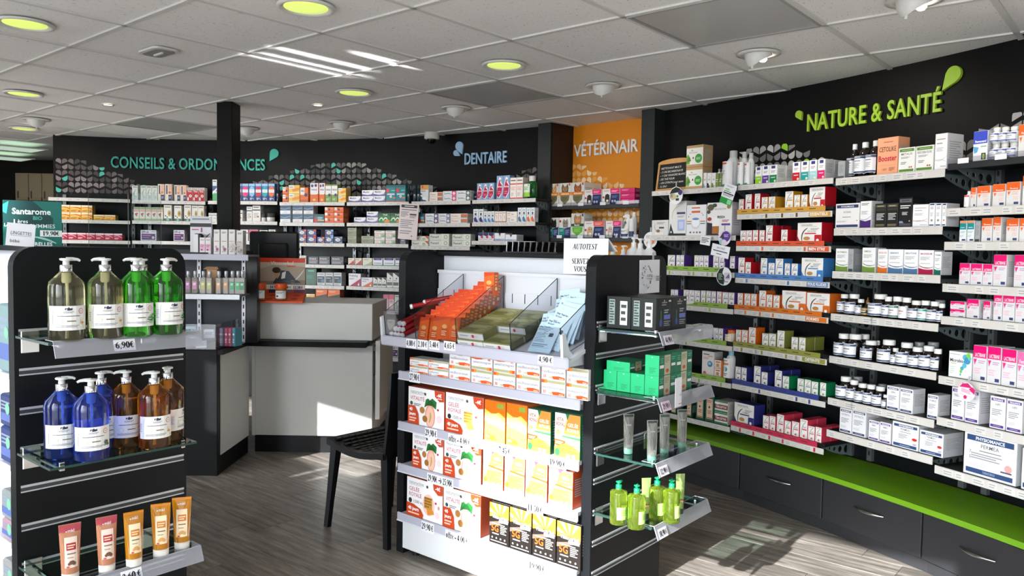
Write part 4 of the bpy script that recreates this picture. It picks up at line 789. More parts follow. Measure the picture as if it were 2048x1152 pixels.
'acid':('white and navy carton lettered ACIDIAL','supplement_box','box','#dcdadb',.1,"R0 0 1 1 #e9e6e4;R.04 .82 .96 .95 #2d3d66;D.5 .85 .6 .065 #e4e6f0 PHYSIOMANCE;C.5 .62 .4 .07 #555 ACIDIAL;R.3 .44 .66 .46 #555;L.05 .24 .5 .3 2 #aaa;R.04 .04 .96 .14 #2d3d66;E.92 .3 .02 0 #a54"),
'alph':('white carton with violet base','supplement_box','box','#dcdcdc',.08,"R0 0 1 1 #eeedee;L.1 .84 .8 .94 2 #666;L.1 .5 .7 .64 3 #aaa;S.06 #a89ab8 0,.34 .5,.22 1,.44;P#43246e 0,.3 .5,.24 1,.3 1,0 0,0"),
'blkg':('black carton with gold band','supplement_box','box','#1b1a1c',.08,"R.04 .84 .96 .95 #57523f;L.2 .87 .8 .92 1 #c2b890;R.04 .7 .96 .8 #353226;L.15 .3 .9 .6 5 #c9c9c9;R.1 .04 .9 .14 #6a6046"),
'blkt':('tall black carton','supplement_box','box','#121214',.09,"R.04 .84 .96 .96 #5e6064;L.2 .88 .8 .93 1 #222;L.1 .62 .9 .76 2 #ddd;L.25 .4 .7 .52 3 #ccc;R.04 .03 .96 .12 #4a4c50;P#8a94b4 .05,.13 .4,.13 .3,.2 .05,.2;E.85 .2 .06 0 #b98"),
'whtn':('white carton with navy cap band','supplement_box','box','#d6d6d8',.09,"R0 0 1 1 #ececee;R.1 .92 .9 .98 #2c3d6c;L.2 .74 .8 .86 3 #999;L.2 .44 .7 .6 3 #b5b5b8;E.5 .26 .2 0 @;R.1 .03 .9 .08 #2c3d6c"),
'swir':('white carton with {} wave base','supplement_box','box','#cfd0d2',.075,"R0 0 1 1 #eeedee;B.1 .82 .8 .07 @ @3;L.1 .58 .8 .74 4 #aaa;L.1 .42 .8 .48 1 #bbb;S.04 #b7b4b4 0,.42 .5,.12 1,.34;S.05 @ 0,.36 .4,.22 1,.3;P@ 0,.26 .25,.22 .5,.2 .75,.2 1,.22 1,0 0,0"),
'phys':('white carton with navy bands','supplement_box','box','#d0d0d2',.085,PHY),
'teoq':('white carton with violet bands','supplement_box','box','#d0cfd2',.085,PHY),
'perm':('large white and navy carton lettered PERMÉA','supplement_box','box','#c0c2c4',.14,"R0 0 1 1 #eaebee;R.05 .8 .95 .93 #2f4a76;D.5 .825 .56 .075 #fff PHYSIOMANCE;C.5 .66 .4 .085 #555 PERMÉA;R.3 .58 .72 .6 #777;T.1 .5 .05 .07 #555 7;T.1 .38 .05 .07 #555 5;L.14 .38 .74 .54 3 #9a9aa2;L.06 .2 .5 .3 3 #cfcfd4;E.86 .33 .07 0 #d8a09a;L.72 .2 .93 .27 1 #556;R.05 .05 .95 .16 #2f4a76;C.5 .08 .24 .05 #b9c4da THERASCIENCE"),
'permp':('large white and navy carton with red oval','supplement_box','box','#c0c2c4',.14,"R0 0 1 1 #eaebee;R.05 .82 .95 .93 #2f4a76;D.52 .84 .56 .07 #fff PHYSIOMANCE;C.5 .7 .4 .08 #555 PERMÉA+;R.3 .62 .72 .64 #777;L.24 .36 .6 .56 4 #9a9aa2;L.06 .2 .4 .3 3 #cfcfd4;E.86 .42 .1 .06 #d0322e;L.8 .18 .95 .27 2 #866;R.05 .04 .95 .16 #2f4a76;L.3 .07 .7 .12 1 #aab8d4"),
'pil':('white carton with orange top','probiotic_box','box','#dcdbda',.08,PIL), 'lac':('white carton with magenta top','probiotic_box','box','#dcdadb',.085,LAC),
'femi':('white carton with pink top','probiotic_box','box','#dcdadb',.085,LAC),
'blw':('white carton with blue top','supplement_box','box','#dcdde0',.08,"R0 0 1 1 #eceef0;R0 .58 1 1 #3f4fc0;B.12 .62 .8 .08 #fff Permovand;P#5fa4d8 0,.5 .4,.46 .3,.3 .1,.26 .04,.36;L.55 .44 .95 .52 1 #8a8;R.6 .04 .92 .26 #2f3a28;E.76 .14 .1 .09 #a8c46a"),
'tealw':('slim white carton with teal top','probiotic_box','box','#cfd6d6',.07,"R0 0 1 1 #e8ecec;R0 .58 1 .94 #128a8e;R0 .88 1 1 #e89a6a;L.15 .64 .8 .7 1 #d2ecec;L.1 .4 .9 .52 2 #8fb4b8;L.1 .2 .7 .34 2 #b9c4c6;R.4 .04 .95 .12 #39406e"),
'micro':('white carton lettered Microbiosys with blue-green splash','probiotic_box','box','#cfd2d0',.12,"R0 0 1 1 #eceeec;L.04 .88 .5 .92 1 #999;B.04 .6 .82 .13 #1d2a40 Microbiosys;R.08 .52 .34 .56 #b9d49a;E.72 .82 .12 .12 #58b0c8;E.82 .7 .14 .14 #3f94c4;E.86 .9 .1 .1 #7cc83c;E.7 .5 .1 .1 #5ab8c8;E.6 .38 .08 .08 #48a0c8;E.56 .26 .06 .07 #7cc83c;E.92 .8 .08 .08 #6ac0a8;E.54 .14 .035 .05 #58b0c8;L.06 .12 .3 .44 4 #cfd8d2"),
'osc':('white carton lettered oscillococcinum','homeopathy_box','box','#dcd8d2',.075,"R0 0 1 1 #e9e7e8;R0 .78 .24 1 #e2541c;R.12 .78 .24 1 #ea8a2a;R.24 .8 1 .98 #a9a67e;L.42 .7 .66 .76 1 #aaa;T.04 .42 .92 .19 #525878 oscillococcinum;B.06 .1 .14 .2 #e0481e 30;P#b9b294 .24,.14 .5,.24 .5,.06;P#e2541c .46,.24 .74,.28 1,.22 1,.06 .5,.04;R.76 .08 .95 .16 #f2b08a"),
'vit':('white naturactive carton lettered VITALITÉ','supplement_box','box','#b8481c',.12,"R0 0 1 1 #eceaea;T.06 .84 .42 .09 #7a8a8a naturactive;R.06 .815 .44 .825 #b5b8b8;T.06 .66 .4 .1 #b03a5a VITALITÉ;E.09 .56 .04 0 #1f4f48;L.16 .5 .36 .58 2 #666;E.48 .86 .03 0 #444;E.62 .3 .14 .32 #d99a86;E.62 .28 .11 .27 #ecb8a6;P#256a2e .62,.62 .46,.5 .5,.72 .56,.76 .62,.72 .68,.78 .8,.7 .78,.5;P#1a4f22 .62,.58 .5,.56 .58,.7 .66,.72 .76,.58;S.05 #b9a45a .6,.12 .66,.3 .62,.4;E.4 .42 .07 .09 #a8743a;E.48 .2 .07 .09 #9a6830;E.84 .5 .03 .03 #a33;E.88 .26 .07 .1 #eeccd0;P#c2431c .74,1 1,1 1,.74 .88,.72 .76,.84;B.8 .84 .17 .09 #fff -4€;L.82 .78 .95 .82 1 #fde;P#c2431c 0,.5 .2,.5 .3,.3 .32,0 0,0;B.04 .36 .12 .085 #fff 40;B.04 .24 .18 .085 #fff jours;L.04 .06 .24 .2 2 #f4c8b4"),
'gel':('white naturactive carton lettered GELÉE ROYALE','supplement_box','box','#b8481c',.12,"R0 0 1 1 #eceaea;T.06 .84 .42 .09 #7a8a8a naturactive;R.06 .815 .44 .825 #b5b8b8;T.06 .66 .3 .1 #b03a5a GELÉE;T.06 .52 .36 .1 #b03a5a ROYALE;E.1 .4 .05 0 #26302e;T.18 .36 .3 .08 #555 1500 mg;E.58 .86 .03 0 #444;E.62 .4 .17 .28 #ecc0b4;R.5 .3 .72 .6 #b98a3c;L.5 .32 .72 .6 4 #8a6020;P#d98a34 .56,.3 .74,.3 .78,.2 .6,.14;E.82 .5 .03 .03 #b33;E.9 .4 .03 .05 #b98;E.86 .2 .06 .09 #eeccd0;P#c2431c .74,1 1,1 1,.74 .88,.72 .76,.84;B.8 .84 .17 .09 #fff -4€;P#c2431c 0,.34 .2,.32 .4,.24 .48,.1 .46,0 0,0;B.05 .16 .3 .09 #fff 40 jours;L.05 .05 .36 .12 1 #f4c8b4"),
'orcel':('tall orange and lime carton','supplement_box','box','#d2691c',.08,"R0 0 1 1 #c9bf52;P#d86a0c 0,1 1,1 1,.62 .7,.74 .4,.66 0,.78;R.62 .84 .92 .95 #7d9a3a;P#ddd27a 0,.66 .6,.7 1,.5 1,.3 0,.5;L.1 .4 .7 .6 3 #cfc66a;P#6fc02a .06,.18 .5,.14 .6,.06 .4,.02 .06,.05;B.1 .08 .4 .06 #fff Bio"),
'vroy':('white, orange and green carton lettered VITA ROYAL','supplement_box','box','#135a38',.1,"R0 0 1 1 #c9b483;P#d5d5d2 0,1 .5,1 .3,.55 .1,.4 0,.4;P#c88436 .56,1 1,1 1,.54 .36,.54;P#1b6a40 .42,1 .58,1 .5,.86;B.05 .82 .3 .08 #a0623c VITA;B.05 .71 .34 .08 #a0623c ROYAL;D.72 .72 .42 .08 #f6e6d0 GELÉE;D.72 .6 .46 .08 #f6e6d0 ROYALE;P#3da648 .3,.5 1,.5 1,.44 .3,.46;E.14 .56 .08 0 #8a7a4a;P#7a4a20 0,.4 .44,.38 .4,.22 0,.26;L.04 .28 .34 .36 2 #f0dcb8;P#c9a040 .0,.22 .5,.34 1,.2 1,0 0,0;L.1 .1 .95 .3 7 #5f4c1c;E.12 .1 .1 .09 #2fa846;R.5 .0 .62 .1 #ecdfb8;R.7 .0 .82 .1 #ecdfb8"),
'ener':('white, beige and red carton','supplement_box','box','#c94a1c',.09,"R0 0 1 1 #ecebe6;P#b39f48 .45,.96 .98,.96 .98,.62 .3,.56;P#d8506a .38,1 .6,1 .46,.88;B.55 .76 .4 .08 #f4f2e0 VITA;L.48 .66 .9 .71 1 #777;P#dd5a1e .28,.6 1,.56 1,.5 .26,.55;P#b8a65a .24,.5 .98,.48 .98,.1 .04,.1;L.12 .14 .96 .46 8 #6f6430;E.12 .2 .1 .07 #e0682a;R.5 .02 .62 .16 #f2eed8;R.72 .02 .84 .16 #f2eed8;E.1 .66 .06 .04 #d6cd9c"),
'fiveg':('black and orange carton with 5G','energy_box','box','#18120e',.09,"R0 0 1 1 #1c1512;P#e8882a 0,1 1,1 1,.66 .5,.7 0,.64;P#f3d27a .1,1 .3,1 .5,.72;P#f3d27a .45,1 .6,1 .55,.72;P#f3d27a .75,1 .95,1 .62,.72;P#f3d27a 0,.86 0,.76 .44,.72;P#6a5a50 0,.5 1,.66 1,.6 0,.4;D.54 .63 .8 .085 #f6f0ea Vitascorbel;R.5 .55 .96 .615 #e9e4de;D.73 .562 .4 .04 #3a2a20 BOOST;L.14 .47 .8 .51 1 #ddd;D.3 .3 .4 .17 #ee5a1c 5G;L.58 .26 .92 .47 5 #bfb6ae;L.16 .22 .5 .27 1 #ddd;E.16 .14 .035 0 #ddd;E.38 .14 .035 0 #ddd;E.6 .14 .035 0 #ddd;E.82 .14 .035 0 #ddd;L.08 .04 .92 .09 1 #999"),
'grn2':('glossy green carton with kraft label','soap_box','box','#0f7a4c',.16,"R0 0 1 1 #17694a;R.3 0 .66 1 #b9b294;L.34 .6 .62 .9 4 #8a8468;E.48 .2 .1 .1 #c0502c;R.02 .36 .26 .52 #e6e6e2;R.72 .4 .96 .54 #e6e6e2;L.04 .6 .24 .9 3 #4fae86;L.72 .7 .95 .9 2 #4fae86"),
'blk2':('black carton with blue flower','skincare_box','box','#121715',.11,"R0 0 1 1 #161b19;L.35 .76 .7 .9 2 #8a9490;R.5 .34 .92 .48 #5e6fb4;L.5 .12 .92 .3 3 #8a8e8c;E.3 .24 .09 .11 #3a4a9c;R.27 .3 .32 .62 #2f7a4a;R.8 .88 .95 .93 #cdd;E.5 .92 .03 .03 #d9a8b0;L.5 .52 .8 .66 2 #9aa"),
}
def fmt(s, c, c2, c3):
    return s.replace('@3', c3).replace('@2', c2).replace('@', c)
SECOND = {'cat': ('#c98a4a','#e0b684'), 'brown': ('#6a4a2c','#a8835c'), 'redbrown': ('#8a4418','#b5682c')}
BM = {}
def box_style(spec):
    p = spec.split(':'); key = p[0]; d = BOXES[key] if key in BOXES else {
        'na': ('small white carton with {} sides','supplement_box','box','@',.075,NA), 'nb': ('wide white carton with {} side','supplement_box','box','@',.09,NB)}[key]
    cn = p[1] if len(p) > 1 else ''; c = COLS.get(cn, SECOND.get(cn, ('#777',))[0]) if cn else '#2d3d66'
    if key == 'teoq': c = '#5a2f8e'
    if key == 'pil': c = '#e4601a'
    if key == 'lac': c = COLS['magenta']
    if key == 'femi': c = '#ee6aa8'
    c2 = SECOND[cn][1] if cn in SECOND else {'nb': '#b9894a'}.get(key, '#5a4636')
    c3 = p[2] if len(p) > 2 else {'phys':'PHYSIOMANCE','teoq':'TEOLIANCE','lac':'LACTIBIANE','femi':'Feminity','pil':'Florance'}.get(key, 'Formule')
    if key in ('phys', 'teoq'): c2 = p[2] if len(p) > 2 else 'EXTRA'; c3 = {'phys':'PHYSIOMANCE','teoq':'TEOLIANCE'}[key]
    if key == 'pett': c2 = {'cat':'#8a8378','brown':'#2a2624'}[cn]
    if key == 'petd': c2 = '#2a2226' if c3 in ('Formule',) else c3
    if key == 'petd' and cn == 'coral': c2 = '#c9a884'
    return key, d, cn, c, c2, c3
def box_mesh(spec, w, h, dep=None):
    kk = (spec, round(w*500), round(h*500), dep)
    if kk in BM: return BM[kk]
    key, d, cn, c, c2, c3 = box_style(spec); dp = dep or d[4]; mb = MB()
    mb.box(-w/2, 0, 0, w/2, dp, h, pr(fmt(d[3], c, c2, c3)), b=.0012)
    art(mb, w - .0024, h - .002, fmt(d[5], c, c2, c3), lambda x, z, k: (-x, -.0003 - .00012*k, h - .001 - z) if key == 'oscu' else (x, -.0003 - .00012*k, z + .001))
    # side print and tuck flap line
    side = lambda x, z, k: (w/2 + .0003, .5*dp + x, z)
    art(mb, dp*.9, h, "L.1 .3 .9 .8 8 " + ('#a9a9aa' if key not in ('grn2','blk2','na','nb','vit','gel') else fmt(d[3], c, c2, c3)), side)
    if key in ('blk2',): art(mb, dp, h, "R.1 .12 .34 .9 #8b9a96;L.12 .15 .32 .88 9 #2f3a38;R.56 .12 .86 .86 #d9dcdc;L.6 .2 .82 .8 3 #3a403e", lambda x, z, k: (-w/2 - .0003 - .0001*k, .5*dp - x, z))
    if key == 'grn2': art(mb, dp, h, "R0 0 1 1 #19b070;L.3 .1 .8 .4 4 #0f8a56;E.5 .9 .06 .02 #bfe6d2", lambda x, z, k: (-w/2 - .0003 - .0001*k, .5*dp - x, z))
    mb.box(-w*.46, dp*.12, h, w*.46, dp*.13, h + .0003, pr('#9a9a9a')); BM[kk] = mb.mesh(d[1]); return BM[kk]
# ---- containers: (name, mesh) part lists shared between copies
def cyl(R, a0=0.0, cy=0.0): return lambda x, z, k: ((R + .0004 + .00012*k)*math.sin(x/R + a0), cy - (R + .0004 + .00012*k)*math.cos(x/R + a0), z)
def blabel(mb, R, z0, z1, spec, a=2.5, base='#e8e8ea', cy=0.0):
    w = R*a; h = z1 - z0; f0 = cyl(R, 0, cy); f = lambda x, z, k: f0(x, z + z0, k)
    art(mb, w, h, "R0 0 1 1 " + base + ";" + spec, f, sub=9)
DKGL = mat('dark_amber_glass', '#17100f', .12, coat=.5); WCAP = mat('white_ribbed_cap', '#e6e5e2', .4)
def parts_pill(w, h, band='#2c3f66', txt='#555', cap=WCAP, body=DKGL, k=.72):
    r = w/2; cy = r
    b = MB().lathe([(r*.9, 0), (r, h*.03), (r, h*.64), (r*.93, h*.70), (r*.7, h*.755), (r*.68, h*.79)], body, 18, cy=cy)
    c = MB(); n = 24; vs = []
    c.lathe([(r*.84, h*.785), (r*.86, h*.80), (r*.86, h*.975), (r*.8, h), (.0001, h)], cap, 24, cy=cy, smooth=True)
    l = MB(); blabel(l, r, h*.09, h*.62, f"R0 .8 1 .96 {band};L.3 .84 .7 .92 1 #dde;L.32 .52 .68 .66 1 {txt};L.32 .3 .62 .44 2 #999;R0 .04 1 .16 {band}", a=3.0)
    return [('body', b), ('cap', c), ('label', l)]
def parts_vial(w, h):
    r = w/2
    return [('body', MB().lathe([(r*.9,0),(r,h*.03),(r,h*.5),(r*.5,h*.6),(r*.4,h*.66)], DKGL, 14, cy=r)), ('dropper', MB().lathe([(r*.5,h*.64),(r*.5,h*.82),(r*.28,h*.84),(r*.22,h*.97),(.0001,h)], mat('gold_cap','#8a6a3a',.3,metal=.7), 14, cy=r)),
            ('label', (lambda l: (blabel(l, r, h*.06, h*.46, "R0 .7 1 .9 #b99a55;R0 .1 1 .25 #b99a55;L.2 .4 .8 .6 2 #eee", a=3, base='#3a2e24'), l)[1])(MB()))]
def parts_syrup(w, h):
    r = w/2
    b = MB().lathe([(r*.92,0),(r,h*.02),(r,h*.62),(r*.86,h*.72),(r*.42,h*.80),(r*.4,h*.86)], DKGL, 20, cy=r)
    c = MB().lathe([(r*.5,h*.84),(r*.5,h*.985),(r*.45,h),(.0001,h)], WCAP, 20, cy=r)
    l = MB(); blabel(l, r, h*.08, h*.58, "R0 .86 1 .98 #2c3f66;L.3 .9 .7 .95 1 #fff;L.3 .68 .7 .76 1 #555;L.3 .3 .7 .6 5 #aaa;R0 .03 1 .12 #2c3f66", a=2.9)
    return [('body', b), ('cap', c), ('label', l)]
def parts_aero(w, h):
    r = w/2; wm = mat('white_can', '#dcdcdc', .3)
    b = MB().lathe([(r*.94,0),(r,h*.01),(r,h*.66),(r*.9,h*.73),(r*.62,h*.8),(r*.6,h*.81)], wm, 20, cy=r)
    c = MB().lathe([(r*.6,h*.80),(r*.6,h*.985),(r*.55,h),(.0001,h)], mat('grey_cap','#bdbcb9',.35), 20, cy=r)
    l = MB(); blabel(l, r, h*.02, h*.68, "R0 .88 .6 .96 #d0602a;B.1 .7 .5 .05 #556 Spray;L.1 .4 .5 .64 4 #9a9a9a;R0 .62 .2 .66 #c9603a;R0 .0 .7 .05 #2fa08c", a=2.4, base='#e2e2e2')
    return [('can', b), ('cap', c), ('label', l)]
def parts_wbottle(w, h, cap='#8fc3da', lab=None):
    r = w/2; b = MB().lathe([(r*.9,0),(r,h*.02),(r,h*.72),(r*.8,h*.8),(r*.5,h*.83)], mat('white_bottle','#e4e4e4',.35), 18, cy=r)
    c = MB().lathe([(r*.6,h*.82),(r*.6,h*.97),(r*.5,h),(.0001,h)], mat('cap_'+cap[1:], cap, .4), 16, cy=r)
    l = MB(); blabel(l, r, h*.04, h*.74, lab or "L.3 .84 .7 .92 1 #667;R.2 .66 .8 .76 #d0805a;E.5 .44 .2 .12 #3a8aa4;E.46 .46 .1 .05 #a8d4e0;L.3 .1 .7 .26 2 #777", a=2.4, base='#e6e6e6')
    return [('body', b), ('cap', c), ('label', l)]
def parts_pot(w, h, capc='#e0641c', lab="L.2 .6 .8 .84 2 #999;E.5 .3 .3 .14 #d99a4a", base='#e9dcc9'):
    r = w/2; b = MB().lathe([(r*.92,0),(r,h*.03),(r,h*.7),(r*.9,h*.74)], mat('pot_body','#e4dccf',.35), 18, cy=r)
    c = MB().lathe([(r*.98,h*.73),(r*1.0,h*.75),(r*1.0,h*.97),(r*.94,h),(.0001,h)], mat('cap_'+capc[1:], capc, .4), 18, cy=r)
    l = MB(); blabel(l, r, h*.08, h*.66, lab, a=2.6, base=base); return [('body', b), ('lid', c), ('label', l)]
def parts_mouthwash(w, h, col='#0c6a2c', lid='#d8d8d6'):
    r = w/2; g = mat('liquid_' + col[1:], col, .08, trans=.35, coat=.3)
    b = MB().lathe([(r*.92,0),(r,h*.02),(r,h*.66),(r*.82,h*.74),(r*.5,h*.78)], g, 18, cy=r, sy=.8)
    c = MB().lathe([(r*.62,h*.77),(r*.62,h*.98),(r*.56,h),(.0001,h)], mat('cap_'+lid[1:], lid, .35), 16, cy=r)
    return [('body', b), ('cap', c)] + ([] if col != '#0c6a2c' else [('label', (lambda l: (blabel(l, r, h*.06, h*.62, "R0 0 1 .34 #8fd02c;L.2 .5 .8 .8 3 #4a6;E.8 .9 .08 .05 #c33", a=1.5, base='#dfe8d8'), l)[1])(MB()))])
def parts_spray(w, h):
    r = w/2; wm = mat('white_bottle','#e4e4e4',.35)
    b = MB().lathe([(r*.92,0),(r,h*.02),(r,h*.42),(r*.7,h*.56),(r*.42,h*.62),(r*.42,h*.66)], wm, 16, cy=r)
    hd = MB().lathe([(r*.5,h*.65),(r*.5,h*.74)], WPLAS, 14, cy=r)
    hd.prism([(-r*1.25,h*.86),(-r*1.25,h*.93),(-r*.3,h),(r*.55,h*.97),(r*.5,h*.74),(-r*.35,h*.74),(-r*.3,h*.86)], r*.7, r*1.3, WPLAS)
    tg = MB().tube([(-r*.55, r, h*.86), (-r*.75, r, h*.78), (-r*1.15, r, h*.7)], r*.13, WPLAS, 6)
    l = MB(); blabel(l, r, h*.05, h*.38, "R0 0 1 .34 #2a3560;L.2 .5 .8 .8 2 #888", a=2.4); return [('body', b), ('spray_head', hd), ('trigger', tg), ('label', l)]
def parts_perf(w, h, col='#c98ab4'):
    d = w*.8; g = mat('perfume_glass', '#b9b4aa', .06, trans=.5, coat=.3)
    b = MB().box(-w/2, 0, 0, w/2, d, h*.72, g, b=w*.12); c = MB().lathe([(w*.2,h*.72),(w*.2,h*.76),(w*.3,h*.77),(w*.3,h*.99),(w*.26,h),(.0001,h)], ALU, 12, cy=d/2)
    l = MB(); art(l, w*.66, h*.34, f"R0 0 1 1 {col};L.15 .5 .85 .8 2 #fff", lambda x, z, k: (x, -.0004 - .0002*k, z + h*.2)); return [('bottle', b), ('cap', c), ('label', l)]
def parts_jar(w, h):
    r = w/2; return [('body', MB().lathe([(r*.9,0),(r,h*.05),(r,h*.5)], mat('white_bottle','#e4e4e4',.35), 16, cy=r)), ('lid', MB().lathe([(r*1.02,h*.5),(r*1.02,h*.95),(r*.96,h),(.0001,h)], mat('dark_lid','#3a3836',.4), 16, cy=r))]
CONT = {
'pillb':('dark pill bottle with navy-banded label','pill_bottle', lambda w, h: parts_pill(w, h)), 'pillt':('dark pill bottle with turquoise-banded label','pill_bottle', lambda w, h: parts_pill(w, h, '#19a08c')),
'pillg':('dark pill bottle with green-banded label','pill_bottle', lambda w, h: parts_pill(w, h, '#2a6a44')), 'pillr':('dark pill bottle with red mark on label','pill_bottle', lambda w, h: parts_pill(w, h, '#e3e0e0', '#c0392b')),
'pillk':('dark pill bottle with grey cap','pill_bottle', lambda w, h: parts_pill(w, h, cap=mat('grey_ribbed_cap','#8d9092',.4))), 'pillw':('white pill bottle with blue label','pill_bottle', lambda w, h: parts_pill(w, h, '#3a56a8', body=mat('white_bottle','#e4e4e4',.35))),
'vial':('brown dropper vial with gold cap','dropper_bottle', parts_vial), 'syrup':('dark brown bottle with white label','syrup_bottle', parts_syrup), 'aero':('white spray can with orange stripe','spray_can', parts_aero),
'wbot':('white bottle with pale blue cap','plastic_bottle', lambda w, h: parts_wbottle(w, h)), 'wbr':('small white bottle with red ring','plastic_bottle', lambda w, h: parts_wbottle(w, h, '#e4e4e2', "R0 .86 1 .98 #c8203a;P#f2a58a .2,.7 .6,.7 .35,.4;L.3 .2 .7 .4 2 #ecc")),
'pot':('white pot with orange lid','pill_jar', lambda w, h: parts_pot(w, h)), 'mwg':('green mouthwash bottle with grey cap','mouthwash_bottle', lambda w, h: parts_mouthwash(w, h)), 'mwd':('dark teal mouthwash bottle','mouthwash_bottle', lambda w, h: parts_mouthwash(w, h, '#0d2e38', '#16343c')),
'spray':('white trigger spray bottle','spray_bottle', parts_spray), 'tallw':('tall white lotion bottle','plastic_bottle', lambda w, h: parts_wbottle(w, h, '#e4e4e2', "R0 0 1 .3 #2a3560;R.1 .6 .2 .66 #c9603a")),
'jar':('small white jar with dark lid','cream_jar', parts_jar), 'mwn':('dark navy bottle','mouthwash_bottle', lambda w, h: parts_mouthwash(w, h, '#131b33', '#1a2440')), 'tubeg':('slim olive green tube','plastic_bottle', lambda w, h: parts_wbottle(w, h, '#9a9a90', "R0 0 1 1 #6d8038;L.2 .3 .8 .6 2 #c9d0a8"))}
PART = {}
def cont_parts(key, w, h):
    kk = (key, round(w*500), round(h*500))
    if kk not in PART: PART[kk] = [(n, m.mesh(n)) for n, m in CONT[key][2](w, h)]
    return PART[kk]
USED = {}
def put(spec, w, h, loc, rz, label, group, dep=None):
    key = spec.split(':')[0]
    n = len(label.split())
    if label in USED or not 4 <= n <= 16: print('LABEL?', n, label)
    USED[label] = 1
    if key in CONT:
        t = thing(CONT[key][1], label, 'bottle', loc, rz, group)
        for nm, me in cont_parts(key, w, h): place(nm, me, t)
        return t
    d = box_style(spec)[1]
    return place(d[1], box_mesh(spec, w, h, dep), None, loc, rz, label, d[2], group)
def row(bk, i, items, setback=.014):
    b = BAY[bk]; z = b.z[i]; up = -np.array([-b.d[1], b.d[0]]); a = b.A - up*setback; e = b.B - up*setback     # 'up' points to the room
    ords = 0; nr = len(b.z); sh = ('top' if i == 0 else 'bottom' if i == nr-1 else ORD[i]) + ' shelf'
    for it in [q.strip() for q in items.split(';') if q.strip()]:
        p = it.split(); spec = p[0]; x0, x1, yt = float(p[1]), float(p[2]), float(p[3]); cols, stack, deep, dep, sbk, top_ = 1, 1, 1, None, 0.0, None
        for o in p[4:]:
            if o[0] == 'U': top_ = o[1:]
            elif 'x' in o: cols, stack = map(int, o.split('x'))
            elif o[0] == 'd': deep = int(o[1:])
            elif o[0] == 'D': dep = float(o[1:])
            elif o[0] == 's': sbk = float(o[1:])
        yb = float(np.interp((x0+x1)/2, [ROWS[bk][i][0], ROWS[bk][i][2]], [ROWS[bk][i][1], ROWS[bk][i][3]]))
        aa, ee = a - up*sbk, e - up*sbk
        q0, q1 = onv(x0, yb, aa, ee), onv(x1, yb, aa, ee); s0 = float((q0[:2]-aa) @ b.d); s1 = float((q1[:2]-aa) @ b.d)
        H = onv((x0+x1)/2, yt, aa, ee)[2] - z; w = (s1-s0)/cols; h = H/stack
        key, cn = spec.split(':')[0], (spec.split(':') + [''])[1]
        if key in CONT: desc = CONT[key][0]; dp = w
        else:
            bs = box_style(spec); desc = bs[1][0].format(bs[5].upper() if key == 'meta' else {'cat':'ginger','redbrown':'red-brown','steel':'slate-blue','burnt':'orange','wine':'crimson','dteal':'dark green'}.get(cn, cn)); dp = dep or bs[1][4]
        for c in range(cols):
            for s in range(stack):
                for dd in range(deep):
                    s_ = s0 + w*(c+.5); pos = aa + b.d*s_ - up*(dd*(dp+.002))
                    pre = ('rear ' if dd == 1 else 'hindmost ' if dd == 2 else '') + (('lower ', 'upper ')[s] if stack == 2 else ('bottom ', 'middle ', 'upper ')[s] if stack == 3 else '')
                    sp2 = top_ if top_ and s == stack-1 else spec; dsc = BOXES[top_][0] if sp2 != spec else desc
                    lab = f"{pre}{dsc}, {ORD[ords]} from left, {sh}, {BNAME[bk]}"
                    put(sp2, w - .0015, h - .0008, (pos[0], pos[1], z + .0003 + s*h), b.rz, lab, f"{desc.split(',')[0]}s, {sh}, {BNAME[bk]}", dep)
            ords += 1
# ================================================================== STOCK ON THE WALL BAYS
row('b1', 1, "ybox 117 185 410 3x2; ybox 187 231 429.6 2x1")
row('b1', 2, "redpk 117 245 466 7x1")
row('b2', 0, "gtall 264 276 371; gtall 281 315 371 3x1; sunw 315.5 329 368; sunw 330 344 368; sunw 348.5 373 370 2x1; redw 373.5 409 375 3x1")
row('b2', 1, "pinkg 267 326 414 5x1; goldw 327.5 343.5 410; goldw 348 363 411; goldw 368 382.5 410; goldw 383.5 408 411 2x1")
row('b2', 2, "effp 281 313 460; effp 347 369 460")
row('b3', 0, "tooth 424.8 434 359; bluec:navy 459 470.5 367; bluec:coral 471 483.6 367; bluec:pink 484 497 367; bluec:sky 497.4 510 367; bluec:red 510.4 523 367; bluec:teal 523.4 536 367; bluec:orange 536.4 549.4 367; mwn 550 559 368")
row('b3', 1, "wht 417 433.4 426 2x1; wht 465 485 420 2x1; wht 493 504.4 413; wht 504.8 521 411; jar 521.5 530 427; jar 530.5 546 426")
row('b3', 2, "wht 473 496 459; pnkc 498 516 459; gtall 519 535 460; wht 537 551 459")
row('b4', 0, "helio 565 576.5 374 1x2; yell 577 599.4 370 1x2; helio 600 616.6 375; helit 620 636.6 366; helit 638 649.8 366; heliv 650.2 675 368.6 2x1; yell 676 692 376 1x2")
row('b4', 1, "padb:sky 560 581 411 1x2; padb:coral 585 605 411 1x2; padb:orange 607 626.5 411 1x2; padr 627.5 648.4 428; orng 649 687 414 2x3")
row('b4', 2, "mask:coral 596 613 458.6 1x2; mask:red 614 632.7 458.6 1x2; mask:orange 634 649.2 473.7; mask:sky 649.8 667 459 1x2; mask:grey 667.6 685 473")
row('b4', 3, "wht 600 612 511; drkg 616.5 636.5 513; drkg 637 660 513; drkg 662 687.5 513")
row('b4', 4, "dgrn 611.5 633 537; wdk 633.6 650 545; wdk 650.6 666 545; wdk 667 683 545")
row('b4', 5, "ybox 612 630 588; obk 631.6 654.7 578.5; obk 655.4 680 579")
row('b5', 0, "maal 697 721 392.5; maal 723.5 770.5 380 2x2; tealc 771.8 811 370 2x1; mwd 811.5 819 369")
row('b5', 1, "maal 708 731.5 434.6; maal 733 756 423 1x2; grnc 757 805 426 2x1")
